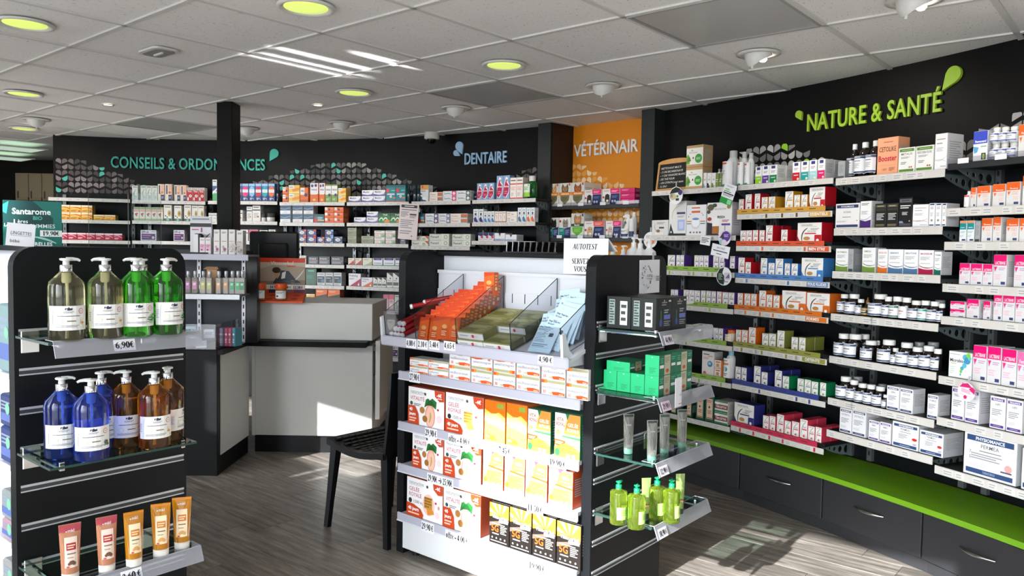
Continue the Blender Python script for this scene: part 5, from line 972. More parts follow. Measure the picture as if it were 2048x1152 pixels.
row('b5', 2, "khaki 695 713 455.5 1x2; khaki 722.5 747.5 472; lotn 748.3 769.5 461 1x2; lotn 770.5 791 461 1x2; purpm 800 811 477")
row('b5', 3, "redt 696 709 516; redt 710 723.5 516; cream 725 744.4 516; mens 745.5 765 516; mens 766.5 789 516; mens 790 804 516")
row('b5', 4, "prob:wine 697 721.5 547; prob:orange 722.5 745 555; wblk 746 772.4 555 3x1; wblk 773.2 798 545.6 2x1")
row('b5', 5, "pnkc 766 776.5 589; pnkc 777 788 589; gtall 789 799 590")
row('b5', 6, "cream 774 790 639")
row('b5', 7, "effp 777 797 691.5")
row('b6', 0, "mwd 823 838.5 369 2x1; woral 840.5 856.7 370; tpo 858.6 885 384 1x2; tpp:pink 885.6 912 382 1x2; tpp:dteal 912.6 940.5 381 1x2")
row('b6', 1, "padr 837.5 849 427; tpp:navy 850 876 427 1x2; tpp:steel 877 900 427 1x2; tpo 901 934.5 427 1x2")
row('b6', 2, "fluor 823 857 472 1x2; fluo 858.4 898 467.6 1x2; fluo 904 941 468 1x2")
row('b7', 0, "mwn 944 952.5 382; mag 953.5 988 366 3x1; mag 992.6 1019 351 2x1; wred 1019.6 1045.5 355 2x1; mwg 1049 1067 351")
row('b7', 1, "brsh:navy 946 956.4 418; brsh:navy 956.8 966.6 418; brsh:blue 967.2 989 422.5 3x1; wrsh 989.6 1011.7 422.5 3x1; wlong 1012.6 1034 423 1x2; brsh:steel 1035 1052 415 2x1; brsh:orange 1052.6 1069 415 2x1")
row('b7', 2, "cush 956 987.4 465.4 3x1; wvee 988.8 1010 466; wvee 1010.5 1033 469")
row('V', 0, "petc:cat 1095.5 1117 367.4; petc:brown 1117.5 1141.5 366; petc:redbrown 1142 1168 364.7 d2; petd:magenta 1168.5 1202.5 379; petd:magenta:#1d1a1e 1204 1239 377; magp 1240 1269 375.8 1x3", .006)
row('V', 1, "pett:brown 1095.5 1117 435.4; pett:cat 1117.5 1141 435; petg 1141.6 1167.5 426.8; petd:coral:#b9977a 1168 1208 442; petd:magenta:#c9b2a0 1210.7 1242 441.7; spray 1243 1258 428; tallw 1258.5 1269 424", .006)
row('A', 0, "biow 1371 1404.6 290.5 1x2; smol:sky 1404.8 1413 345.5 s.01; smol:black 1413.4 1422 345.5; smol:moss 1422.4 1431 345.5; tubeg 1432 1445.8 337 2x1; aero 1446.6 1468 300.6")
row('A', 1, "diff1 1303 1336 440; diff2 1337 1371.5 402; diff3 1372 1411.5 409.5; diff4 1413 1463 404.7")
row('A', 2, "na:purple 1335 1350 509.8; na:purple 1352 1368 510 2x1; na:purple 1388 1417 510.6 3x1 d2; na:purple 1425.6 1448.5 511.5 2x1; na:purple 1459 1469.6 512")
row('A', 3, "na:purple 1341 1356 579 2x1; na:purple 1366.5 1400 580 3x1; na:olive 1401 1411 581; na:purple 1411.6 1432 582 2x1; na:rose 1433 1443 583; na:purple 1444 1468.5 584.5 2x1")
row('A', 4, "na:purple 1406.5 1424 656.5 2x1; na:purple 1427 1446 656 2x1 d2; pot 1451 1465 660")
row('A', 5, "wteal 1403 1427.5 702.5; owhite 1428 1445 720 1x2; wbot 1448 1463 701")
row('A', 6, "dgtall 1341 1352 806; dgtall 1372 1383 804; dgtall 1391 1407 793; dgtall 1409.4 1426.6 793; tabl 1428 1455 802 1x2")
row('B', 0, "aero 1476 1488.5 303.5; aero 1490 1501.5 305.5; tri:lime 1509.6 1523 333 d2; tri:purple 1523.5 1537.7 330.7 d2; tri:green 1538 1553.5 329.5 d2; tri:red 1584 1599.4 324; tri:teal 1601 1616.7 322; tri:aqua 1617.6 1633 320; tri:pink 1634.4 1649.7 318 d2")
row('B', 1, "na:red 1477 1487.5 398; na:red 1490 1503 388.5; na:red 1508.5 1520 387; na:gold 1522.6 1535 394; na:gold 1536.5 1550 393 d2; na:gold 1569.5 1586 382.5; na:gold 1587.5 1599.7 389.5; na:gold 1601.6 1614.6 389; nb:red:CRANBERRY 1617.6 1649.7 373.8")
row('B', 2, "na:red 1480 1504 460.6 2x1; na:red 1505 1516 460; na:red 1518 1529 460; na:red 1530.8 1545 450.5 d2; na:red 1561.5 1575 459 d2; nb:red:CIRCULATION 1594 1643 445")
row('B', 3, "na:red 1476 1489 515; na:red 1490 1501.6 524 d2; na:blue 1520.7 1534 516; na:blue 1536 1549 525.6; na:blue 1550 1566 517; na:blue 1568.5 1580 526.5; na:blue 1582 1595.4 527; nb:blue:IMMUNITE 1602 1646 515.6")
row('B', 4, "na:orange 1474.6 1485.5 586; na:orange 1488 1500.6 587; na:orange 1501.6 1513 587.5; na:orange 1517.4 1531.6 581; na:orange 1532.4 1544.4 589; na:orange 1546 1559 590.6; nb:burnt:GELÉE 1563 1611.5 581.5; nb:burnt:VITALITÉ 1612.5 1659 586")
row('B', 5, "na:orange 1471 1482 659; na:orange 1483 1495 660; na:orange 1496.7 1511 654.7; na:olive 1523.4 1536.5 666.6; na:olive 1537 1551.6 667; na:olive 1553.4 1568.5 661; na:olive 1582 1595.6 674; na:olive 1597 1610.7 675 d2")
row('B', 6, "na:navy 1470 1481.5 733; na:navy 1482 1493 735; na:navy 1507 1521 732 d2; na:navy 1522 1535 744; na:navy 1548.6 1563.5 740.5 d2; na:green 1564.4 1578 752; na:green 1594 1607.5 757; na:green 1608 1621.6 759; na:green 1622 1636 763; na:green 1639 1652 765")
row('B', 7, "nb:navy:SOMMEIL 1467.6 1507.6 807; na:rose 1525 1537.6 831; na:rose 1538.2 1550.5 832; na:rose 1552.7 1567.4 828.5 d2; na:rose 1568 1581.6 841; na:rose 1582.7 1598 843; na:rose 1599 1614.6 838.6 d2; na:rose 1615 1629.2 852; na:rose 1629.8 1643 854 d2")
row('C', 0, "clr 1675 1689.6 322; syrup 1694 1709.5 288 s.05; syrup 1710 1731 284; syrup 1732 1752 280.6; ceto 1753 1794.6 275; meta::METAUX 1795.6 1829 295; meta::PERTURBATEURS 1830 1866 291; inv 1868 1893 267")
row('C', 1, "acid 1670 1718 406.7; alph 1719 1741.7 402; blkg 1748.5 1771 407; blkg 1771.6 1795 406; blkt 1796 1823 395; inv 1824 1856 408.7; whtn:grey 1856.6 1869 406; whtn:grey 1869.5 1882 406; whtn:orange 1882.5 1892 406")
row('C', 2, "swir:moss:NUTRIMEGA 1670 1695.5 497; clr 1696 1706 498; swir:moss:OMEGA 1723 1750 495; swir:burnt:BIOGLUCID 1754 1774.6 498; swir:steel:SERENITE 1775 1805.4 498.5; swir:steel:SEROTONE 1806 1835.4 499; swir:wine:MAGNESIUM 1836 1866.4 500; swir:dteal:TYROSINE 1867 1882 503")
row('C', 3, "pillb 1675 1690 588 s.03; pillb 1690.6 1709.5 588; pillb 1710.3 1722.5 598; vial 1723 1736 594; pillb 1738 1763 588; pillb 1763.6 1777.6 593; pillg 1778.2 1797 593; pillr 1797.6 1815 595; pillb 1815.6 1835 601; pillt 1835.6 1853 601; pillb 1853.6 1871.5 603; pillb 1872 1885 607 s.008; pillk 1792 1808 594 s.08; pillk 1862 1882 600 s.08")
row('C', 4, "pillb 1669 1688.5 667; pillb 1689 1712 668; pillb 1712.5 1730 668 s.07; pillb 1722 1744 681; pillb 1745.5 1755 681 s.05; pillb 1755.6 1780 679.5; pillb 1780.6 1792 696; pillb 1792.6 1816 685; pillb 1816.6 1837.5 694; pillb 1838.2 1860 691.6; pillb 1860.8 1877 697.5; pillk 1820 1840 684 s.09; pillk 1846 1868 684 s.09")
row('C', 5, "pillb 1673 1692.6 753; pillb 1693.2 1709 760; pillb 1709.6 1726 766.6; pillb 1726.6 1743.5 769; pillb 1744.2 1762 773; pillb 1762.6 1771.5 789; phys::ZEN 1772 1797.5 772; phys::DETOX 1798.2 1825 776.7; phys::VITAMINES 1853 1875 789; pillk 1698 1716 753 s.08; pillk 1748 1766 768 s.08")
row('C', 6, "phys::EXTRICYL 1678 1702.4 816.5 d2; phys::EXTRICYL 1703 1731 820.5 d2; teoq::IMMU 1736 1757.6 840.5; teoq::IMMU 1758.2 1781 844.7; permp 1783 1836.5 846; permp 1837.5 1886 863")
row('D', 0, "blw 1944.7 1974 262; pillw 1979 1995 255 1x2; pillw 1996 2012 254 1x2; pillw 2013 2031 253 1x2; pil 2035 2060 248")
row('D', 1, "wbr 1928.5 1939 382; pil 1940 1951.5 375; pil 1952.6 1979.6 371.6; pil 1983.5 2010 368; pil 2011 2039.4 363.7; pil 2043 2070 351")
row('D', 2, "tealw 1917.6 1932 441; tealw 1933 1948 441; clr 1949 1960 442; pil 1961.6 1983 436; pil 1984 2001 434; pil 2010.6 2036 436.5; pil 2037 2063 435.5")
row('D', 3, "lac 1917 1939 526; lac 1939.7 1963.5 527; lac 1964 1984 528; lac 1984.6 2012 509; lac 2026 2054 509.5")
row('D', 4, "lac 1899 1929 602.6 1x2; lac 1932 1957 598; lac 1965 1980 601.5; lac 1985 2003 583.5; lac 2003.6 2028 584.5; lac 2028.6 2054 585.5")
row('D', 5, "micro 1895.8 1942.6 703.6; lac 1943.6 1971.6 690.6; lac 1972.2 2000 693; lac 2001 2031 698; femi 2031.8 2062 704")
row('D', 6, "teoq::TREGO 1901 1927.4 774; teoq::MSIO 1928 1957 778.6 d2; teoq::HPI 1977.7 2009.4 792.5; teoq::HPI 2010.4 2044 798")
row('D', 7, "perm 1925 2032 870 D.22; perm 2041 2110 902 D.2")
# ================================================================== FOREGROUND FIXTURES
def sheet(mb, pts, th, m, rim):
    n = len(pts); th = Vector(th); a = [Vector(p) - th/2 for p in pts]; b = [Vector(p) + th/2 for p in pts]
    vs = [tuple(p) for p in a + b]; mb.add(vs, [tuple(range(n-1,-1,-1)), tuple(range(n, 2*n))], m)
    mb.add(vs, [(i, (i+1) % n, (i+1) % n + n, i+n) for i in range(n)], rim); return mb
def side_panel(name, x0, x1, y0, y1, z0, z1, r, m, par):
    pts = [(y0, z0), (y1, z0)] + [(y1-r+r*math.cos(a), z1-r+r*math.sin(a)) for a in [math.pi/2*i/6 for i in range(7)]] + [(y0+r-r*math.sin(a), z1-r+r*math.cos(a)) for a in [math.pi/2*i/6 for i in range(7)]]
    n = len(pts); vs = [(x0, y, z) for y, z in pts] + [(x1, y, z) for y, z in pts]
    return MB().add(vs, [tuple(range(n-1,-1,-1)), tuple(range(n, 2*n))] + [(i, (i+1) % n, (i+1) % n + n, i+n) for i in range(n)], m).obj(name, par)
SLATS = [1.128 - .118*i for i in range(9)]
GRAIL = mat('lilac_white_rail', '#b2b2c0', .3)
def gondola(O, label, W=1.07, D=.53, H=1.385):
    rz = math.atan2(EF.y, EF.x); t = thing('display_gondola', label, 'gondola', (O.x, O.y, 0), rz, 'two slatwall display gondolas')
    side_panel('side_panel', 0, .045, 0, D, 0, H, .06, PANEL, t)
    e = side_panel('end_panel', W - .045, W, 0, D, 0, H, .06, PANEL, t)
    for z in SLATS:
        mb = MB(); mb.box(W - .001, .012, z - .011, W + .003, D - .01, z - .007, ALU); mb.box(W - .001, .012, z + .004, W + .003, D - .01, z + .011, ALU); mb.box(W - .0015, .012, z - .007, W + .0008, D - .01, z + .004, mat('slat_groove', '#3d3f42', .4)); mb.obj('slat_rail', e)
    MB().box(.045, .245, .05, W - .045, .27, 1.366, WHITES).obj('back_panel', t)
    MB().box(.045, .20, 1.366, W - .045, .46, H - .001, PANEL, b=.002).obj('top_cap', t)
    MB().box(.045, -.005, .028, W - .045, .50, .165, WHITEP, b=.002).obj('base', t)
    for y in (.03, .45):
        for x in (.1, W - .1): MB().lathe([(.018, 0), (.018, .028)], BLKPL, 10, cx=x, cy=y).obj('foot', t)
    return t
def endcap_frame(O, W=1.07):
    p = O + EF*W; return frame((p.x, p.y, 0), EN), Vector((p.x, p.y, 0))
def glass_shelf(O, z, label, a0, a1, b=.255, strip=True, group=None):
    F, p = endcap_frame(O); t = thing('glass_shelf', label, 'shelf', (p.x, p.y, z), math.atan2(EN.y, EN.x), group)
    MB().add([], [], GLASS)
    m = MB(); sheet(m, [(a0, -b, -.004), (a1, -b, -.004), (a1, -.012, -.004), (a0, -.012, -.004)], (0, 0, .007), GLASS, GEDGE); m.obj('glass_plate', t)
    for a in (a0 + .015, a1 - .06):
        m = MB(); m.box(a, -.012, -.055, a + .05, -.004, .012, CHROME, b=.002); m.box(a + .018, -b*.93, -.018, a + .030, -.01, -.008, CHROME, b=.002); m.box(a + .018, -b*.93, -.018, a + .03, -b*.93 + .008, .006, CHROME); m.obj('bracket', t)
    if strip:
        m = MB(); sheet(m, [(a0 + .01, -b - .004, .004), (a1 + .01, -b - .004, .004), (a1 + .01, -b - .022, -.042), (a0 + .01, -b - .022, -.042)], (0, -.003, 0), FROST, ACEDGE)
        sheet(m, [(a0 + .01, -b - .003, .004), (a1 + .01, -b - .003, .004), (a1 + .01, -b + .05, .004), (a0 + .01, -b + .05, .004)], (0, 0, .002), ACRYL, ACEDGE)
        m.obj('price_rail', t)
    return t
GO = Vector((-.515, 3.56, 0)); LO = Vector((-1.473, 2.31, 0)) - EF*1.07
gt = gondola(GO, 'white and charcoal gondola with vitamin cartons and slanted bin')
lt = gondola(LO, 'charcoal gondola end at the left with pump bottles')
gp = lambda x, y: GO + EF*x + EN*y
# --- shelves of the centre gondola
gA, gB = gp(.045, -.03), gp(1.025, -.03)
ROWS['G'] = [(813.6,744,1177,806),(811.5,849,1175,925),(810.7,935.5,1174,1026),(805,1031,1172,1147)]
b = Bay(); b.A, b.B = np.array(gA[:2]), np.array(gB[:2]); d = b.B - b.A; b.w = float(np.hypot(*d)); b.d = d/b.w; b.rz = math.atan2(d[1], d[0]); BAY['G'] = b
b.z = [(onv(r[0], r[1], b.A, b.B)[2] + onv(r[2], r[3], b.A, b.B)[2])/2 for r in ROWS['G']]; BNAME['G'] = 'centre gondola'
for i, z in enumerate(b.z):
    s = MB().box(.047, -.02, z - .018, 1.023, .243, z - .001, WHITES, b=.002).obj('shelf', gt)
    m = MB().box(.035, -.031, z - .037, 1.03, -.02, z + .003, GRAIL, b=.003); m.box(.035, -.0325, z - .036, 1.03, -.031, z - .031, WHITES); m.obj('price_rail', s)
BOXES['oscu'] = ('upside-down carton lettered oscillococcinum',) + BOXES['osc'][1:]
row('G', 0, "osc 819 856 717 1x2; osc 857 896.5 722 1x2; osc 898 940 703 1x2; osc 942 984 711.5 1x2 Uoscu; osc 986 1030 716 1x2 Uoscu; osc 1032 1079 720 1x2; osc 1082 1130 729 1x2; osc 1132 1176 737 1x2")
row('G', 1, "vit 816 888.5 777.6; gel 890.5 966.6 789.6; orcel 968 1010 801.5; orcel 1011.7 1053.5 808; vroy 1054.5 1101 820 ; vroy 1108 1160 827.5")
row('G', 2, "vit 824 886.5 867.7; vit 887.2 962 882; ener 965 1006 900; ener 1008 1049 911; ener 1050 1094 922.5; ener 1096 1145 939")
row('G', 3, "gel 813 885.5 961; vit 886 961 981.5; fiveg 978 1017.6 1007.5; fiveg 1018.4 1062.6 1018; fiveg 1063.6 1111 1031; fiveg 1112 1161 1045")
# --- slanted bin on top of the centre gondola
tray = thing('slanted_bin', 'white slanted bin with clear dividers above oscillococcinum cartons', 'bin', (GO.x, GO.y, 0), b.rz)
zf = lambda y: 1.0 + (y + .105)*.31
m = MB(); m.add([(.03,-.105,zf(-.105)-.014),(1.03,-.105,zf(-.105)-.014),(1.03,.21,zf(.21)-.014),(.03,.21,zf(.21)-.014),(.03,-.105,zf(-.105)),(1.03,-.105,zf(-.105)),(1.03,.21,zf(.21)),(.03,.21,zf(.21))], [(3,2,1,0),(4,5,6,7),(0,1,5,4),(1,2,6,5),(2,3,7,6),(3,0,4,7)], WHITES); m.obj('tray', tray)
MB().box(.015, -.118, .968, 1.035, -.104, 1.012, GRAIL, b=.005).obj('price_rail', tray)
m = MB().box(.05, .205, 1.04, 1.02, .212, 1.30, WHITES); m.box(.05, .196, 1.285, 1.02, .212, 1.30, WHITES); m.obj('back_plate', tray)
m = MB().box(.05, .199, 1.165, 1.02, .205, 1.212, WHITES)
for i in range(14): x = .085 + i*.07; m.box(x, .1985, 1.168, x + .004, .2, 1.209, INK)
m.obj('slot_strip', tray)
sp_ = [(-.112, .972), (-.122, 1.092), (-.104, 1.098), (-.078, 1.035), (-.045, 1.008), (.0, 1.02), (.06, 1.07), (.14, 1.2), (.2, 1.3), (.212, 1.3), (.212, .972)]
for x in (.012, 1.0):
    m = MB(); m.add([(x + q, y, z) for q in (0, .012) for y, z in sp_], [tuple(range(10,-1,-1)), tuple(range(11, 22))] + [(i, (i+1) % 11, (i+1) % 11 + 11, i+11) for i in range(11)], WHITES); m.obj('end_plate', tray)
EDG = mat('dark_acrylic_edge', '#22302c', .25)
fx = lambda px, py, yo: float((onv(px, py, gp(0, yo), gp(1, yo))[:2] - np.array(gp(0, yo)[:2])) @ b.d)
DX = [fx(829, 627, -.11), fx(911, 634.5, -.11), fx(1020, 646, -.11)]
XL, XR = .03, .995
for x in [XL] + DX + [XR]:
    m = MB(); sheet(m, [(x, -.10, 1.012), (x, -.112, 1.115), (x, .19, 1.285), (x, .19, 1.095)], (.005, 0, 0), ACRYL, EDG); m.obj('divider', tray)
m = MB(); sheet(m, [(XL, -.100, 1.012), (XR, -.100, 1.012), (XR, -.114, 1.118), (XL, -.114, 1.118)], (0, .005, 0), ACRYL, EDG); m.obj('front_lip', tray)
WB = lambda x, y, z: (gp(x, y).x, gp(x, y).y, z)
# red tubes
RT = mat('red_tube', '#a3141d', .35); me = None
m = MB().lathe([(.0105, 0), (.0105, .125)], RT, 14); mb1 = m.mesh('tube_body'); mb2 = MB().lathe([(.0001, -.012), (.009, -.012), (.0112, -.010), (.0112, .0)], WPLAS, 14).mesh('tube_cap')
kk = 0
xs = XL + .014
for lay, n in ((0, 4), (1, 3), (2, 2)):
    for i in range(n):
        x = xs + .0114 + lay*.0114 + i*.0228; y = -.085 + .014*lay; z = zf(y) + .0115 + lay*.0198
        t = thing('tablet_tube', f"red effervescent tube with white cap, {('bottom','middle','top')[lay]} layer, {ORD[i]} from left in bin", 'tube', WB(x, y, z), 0, 'red tubes in the bin')
        t.rotation_euler = (math.radians(-90 + 17), 0, b.rz); place('tube_body', mb1, t); place('tube_cap', mb2, t)
for i, (x, y, z, an, s) in enumerate(((XL + .03, .03, 1.135, 40, 'lying crosswise behind'), (XL + .07, .075, 1.155, 62, 'highest, lying crosswise at back'))):
    t = thing('tablet_tube', f"red effervescent tube with white cap, {s} the others", 'tube', WB(x, y, z), 0, 'red tubes in the bin'); t.rotation_euler = (math.radians(-78), 0, b.rz - math.radians(an)); place('tube_body', mb1, t); place('tube_cap', mb2, t)
# orange cartons standing in rows, leaning back
OB = mat('orange_carton', '#ee6a1c', .4)
def ocart(seed):
    r = random.Random(seed); w, d_, h = (DX[1] - DX[0] - .008)/4 - .001, .028, .10; m = MB().box(-w/2, 0, 0, w/2, d_, h, OB, b=.001)
    art(m, w, h, "R0 0 1 1 #ee681e;P#d9450f 0,.8 1,.92 1,1 0,1;E.5 .56 .26 .09 #f2b46a;R.2 .12 .8 .44 #df5212;L.25 .16 .75 .4 3 #f3cfa0", lambda x, z, k: (x, -.0003 - .0001*k, z))
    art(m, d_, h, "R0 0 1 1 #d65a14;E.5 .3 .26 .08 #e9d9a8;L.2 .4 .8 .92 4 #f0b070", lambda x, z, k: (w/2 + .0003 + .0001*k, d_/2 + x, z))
    art(m, w, d_, "R.04 .05 .96 .95 #ee6a1c;L.1 .2 .9 .8 2 #b03a0c;P#f08a1e .6,.1 1,.1 1,.8", lambda x, z, k: (x, z, h + .0003 + .0001*k)); return m.mesh('vitamin_carton')
om = ocart(1); x0, x1 = DX[0] + .004, DX[1] - .004; nc = 4
for j in range(9):
    for i in range(nc):
        if j < 2 and i == 0: continue
        x = x0 + (x1 - x0)*(i + .5)/nc; y = -.088 + j*.0285; lift = .0085*j*(1 if i > 1 else .6) + (.012 if i > 1 else 0)
        o = place('vitamin_carton', om, None, WB(x, y, zf(y) + lift + .002), b.rz, f"orange vitamin carton, {ORD[i]} from left in the {ORD[j]} row from the front of bin", 'box', 'orange vitamin cartons in the bin')
        o.rotation_euler = (math.radians(-9), 0, b.rz)
o = place('vitamin_carton', om, None, WB(x1 - .02, .12, zf(.12) + .13), b.rz, 'orange vitamin carton perched highest at the back of the pile', 'box', 'orange vitamin cartons in the bin')
for i in range(2):
    o = place('vitamin_carton', om, None, WB(x0 + .022, -.088 + i*.03, zf(-.088 + i*.03)), b.rz, f"orange vitamin carton in the left front corner, {ORD[i]} from the lip", 'box', 'orange vitamin cartons in the bin'); o.rotation_euler = (math.radians(-9), 0, b.rz)
# olive cartons lying flat
def olive():
    w, d_, h = (DX[2] - DX[1] - .008)/2 - .002, .088, .03; m = MB().box(-w/2, 0, 0, w/2, d_, h, pr('#83834a'), b=.001)
    art(m, w, h, "R0 0 1 1 #e6e6e2;R0 .84 1 1 #8b8b50;L.08 .3 .4 .6 1 #aaa;R.5 .25 .78 .62 #e4d0cc;E.6 .45 .05 0 #c43a4a", lambda x, z, k: (x, -.0003 - .0001*k, z))
    art(m, w, d_, "R.02 .02 .98 .98 #8c8c52;L.1 .6 .9 .9 3 #c4c49a;L.1 .12 .6 .5 3 #55562c;E.75 .3 .14 0 #a4a46c", lambda x, z, k: (x, z, h + .0003 + .0001*k)); return m.mesh('remedy_carton')
ol = olive(); x0, x1 = DX[1] + .004, DX[2] - .004
for j in range(3):
    for i in range(2):
        for s in range(2):
            if s and j == 0 and i == 1: continue
            x = x0 + (x1 - x0)*(i + .5)/2; y = -.096 + j*.091
            o = place('remedy_carton', ol, None, WB(x, y, zf(y) + .002 + s*.0315), b.rz, f"olive green carton lying flat, {('lower','upper')[s]}, {('left','right')[i]} column, {ORD[j]} from the bin's front", 'box', 'olive cartons in the bin'); o.rotation_euler = (math.radians(17), 0, b.rz)
# pale blue test pouches
def pouch():
    w, h = .105, .135; nx, nz = 8, 8; m = MB(); pm = mat('pale_blue_pouch', '#c6e0ec', .28, noise=.05, nscale=30)
    def f(u, v, s):
        q = max(0, (1 - abs(2*u-1)**3)*(1 - abs(2*v-1)**3)); return ((u-.5)*w, s*(.0012 + .0055*q) + .0016*math.sin(9*u + 5*v)*(1 - q)*.6, v*h)
    for s in (-1, 1):
        vs = [f(i/nx, j/nz, s) for j in range(nz+1) for i in range(nx+1)]; fs = [(j*(nx+1)+i, j*(nx+1)+i+1, (j+1)*(nx+1)+i+1, (j+1)*(nx+1)+i) for j in range(nz) for i in range(nx)]
        m.add(vs, fs if s < 0 else [q[::-1] for q in fs], pm, True)
    art(m, w, h, "B.1 .8 .7 .05 #3c4a6a Step Test for;B.1 .71 .6 .05 #3c4a6a IS-CoV;R.66 .5 .84 .62 #4a5568;L.1 .3 .6 .62 6 #8fa6b8;R.1 .12 .9 .13 #8fa6b8;L.12 .14 .8 .26 2 #7f95aa", lambda x, z, k: (x, -.0075 - .0002*k, z)); return m.mesh('test_pouch')
pm_ = pouch(); x0, x1 = DX[2] + .01, XR - .008; r = random.Random(11); xc = (x0 + x1)/2
PL_ = [(-.01,-.075,0,-62,0,'frontmost, lying against the lip'),(.018,-.05,.012,-52,8,'second from the front, tilted'),(-.02,-.02,.02,-46,-10,'with fanned corner, left of middle'),(.03,-.012,.03,-35,14,'third from the front on the right'),(.045,.01,.03,-28,10,'right of middle, half upright'),
 (-.045,.03,.04,-52,-22,'lying flat at the left'),(.05,.04,.035,-22,6,'right, behind three others'),(-.01,.06,.05,-30,16,'in the middle, showing its print'),(.045,.075,.05,-18,-4,'right rear, upright'),(-.02,.09,.065,-34,-16,'rear left, slumped'),(.03,.12,.06,-12,5,'rearmost right, against back plate'),(-.02,.13,.075,-16,-8,'rearmost left, against back plate')]
for i, (dx, y, dz, ti, ro, lb) in enumerate(PL_):
    o = place('test_pouch', pm_, None, WB(xc + dx*.8, y, zf(y) + .004 + dz*.45), 0, 'pale blue test pouch ' + lb, 'pouch', 'pale blue test pouches in the bin'); o.rotation_euler = (math.radians(ti*.62), math.radians(ro), b.rz + math.radians(ro*.5))
# --- price tags ---------------------------------------------------------
def card(name, label, cat, p, w, h, rz, spec, th=.0012, tilt=0.0, base='#e8e8ec', roll=0.0, group=None, wave=0):
    m = MB().box(-w/2, 0, 0, w/2, th, h, pr(base)); art(m, w, h, spec); o = m.obj(name, None, p, rz, label=label, cat=cat, group=group)
    o.rotation_euler = (tilt, roll, rz); return o
def gtag(s, px, py, wpx, hpx, yo, place_):
    q = onv(px, py, gp(0, yo), gp(1, yo)); Y = q[1]; w, h = wpx*Y/F_PX*1.28, hpx*Y/F_PX*1.08
    card('price_tag', f"white price tag reading {s} on the {place_}", 'price tag', (q[0], q[1], q[2] - h/2), w, h, b.rz, f"F.5 .22 .94 .64 #101014 {s}", group='price tags on the gondolas')
for s, px, py, w, pl in (('4,00 €', 822, 687, 22, 'bin rail, leftmost'), ('2,10 €', 845, 689, 22, 'bin rail, second'), ('5,40 €', 868.5, 690, 22, 'bin rail, third'), ('4,65 €', 899, 692, 25, 'bin rail, fourth'), ('4,90 €', 1091, 720, 30, 'bin rail, rightmost')): gtag(s, px, py, w, 17, -.1195, pl)
for s, px, py, w, pl in (('27,90 €', 829, 755, 24, 'oscillococcinum shelf rail'), ('29,90 €', 862, 867, 27, 'second shelf rail, left'), ('offre - 4,00 €', 919, 881, 50, 'second shelf rail, middle'), ('7,45 €', 1009, 902, 26, 'second shelf rail'), ('19,90 €', 1115, 927, 34, 'second shelf rail, right'),
   ('29,90€ → 25,90€', 880, 962, 58, 'third shelf rail, long'), ('11,50 €', 1070, 1018, 32, 'third shelf rail, right'), ('29,90 €', 855, 1055, 28, 'lowest shelf rail, left'), ('offre - 4,00 €', 914, 1076, 52, 'lowest shelf rail, middle'), ('19,90 €', 1074, 1135, 34, 'lowest shelf rail, right')): gtag(s, px, py, w, 19, -.0335, pl)
# --- papers and things on top of the centre gondola ----------------------
q0, q1 = onv(1128, 477, gp(0, .19), gp(1, .19)), onv(1217, 476, gp(0, .19), gp(1, .19)); zb = onv(1128, 547, gp(0, .19), gp(1, .19))[2]; w = float(np.hypot(*(q1-q0)[:2])); h = q0[2] - zb
t = thing('tent_sign', 'white paper sign lettered AUTOTEST SERVEZ VOUS', 'sign', tuple((q0[:2]+q1[:2])/2) + (zb,), b.rz)
tf = lambda x, z, k: (x, -.0006 - .0001*k, z)
m = MB().box(-w/2, 0, 0, w/2, .0012, h, pr('#eceef2'))
for s, z, sc in (('AUTOTEST', .70, .15), ('SERVEZ', .29, .15), ('VOUS', .07, .15)): text(m, s, -.024 if s != 'AUTOTEST' else -.004, h*z, h*sc, INK, tf, 1, 'C', w*{'AUTOTEST': .7, 'SERVEZ': .54, 'VOUS': .4}[s], 2, .16 if s == 'AUTOTEST' else 0)
m.obj('front_leaf', t)
m = MB(); sheet(m, [(-w/2, 0, h), (w/2, 0, h), (w/2 + .012, .05, h - .05), (-w/2 + .012, .05, h - .05)], (0, 0, .001), PAPER, PAPER); m.obj('rear_leaf', t)
rk = thing('glasses_rack', 'black and clear rack of folded glasses on top of the gondola', 'rack', WB(fx(1020, 500, .33), .28, 1.385), b.rz); wR = fx(1128, 500, .33) - fx(1020, 500, .33)
MB().box(0, 0, 0, wR, .09, .006, BLKPL).obj('tray', rk)
for i in range(9):
    m = MB(); x = wR*(i + .4)/9; m.add([(x,.0,.006),(x+.007,.0,.006),(x+.02,.0,.048),(x+.011,.0,.05),(x,.08,.006),(x+.007,.08,.006),(x+.02,.08,.048),(x+.011,.08,.05)], [(0,1,2,3),(7,6,5,4),(0,4,5,1),(1,5,6,2),(2,6,7,3),(3,7,4,0)], BLKPL); m.box(x+.009, -.002, .006, x+.012, .0, .05, CHROME); m.obj('divider', rk)
st = thing('sanitiser_stand', 'white pedestal behind the gondola holding pump bottles', 'stand', WB(.90, .68, 0), b.rz); MB().box(-.20, -.09, 0, .03, .09, .02, WHITEP, b=.005).obj('foot_plate', st); MB().box(-.12, -.04, .02, -.04, .04, 1.17, WHITEP, b=.005).obj('post', st); MB().box(-.20, -.09, 1.17, .16, .13, 1.185, WHITEP, b=.004).obj('top', st)
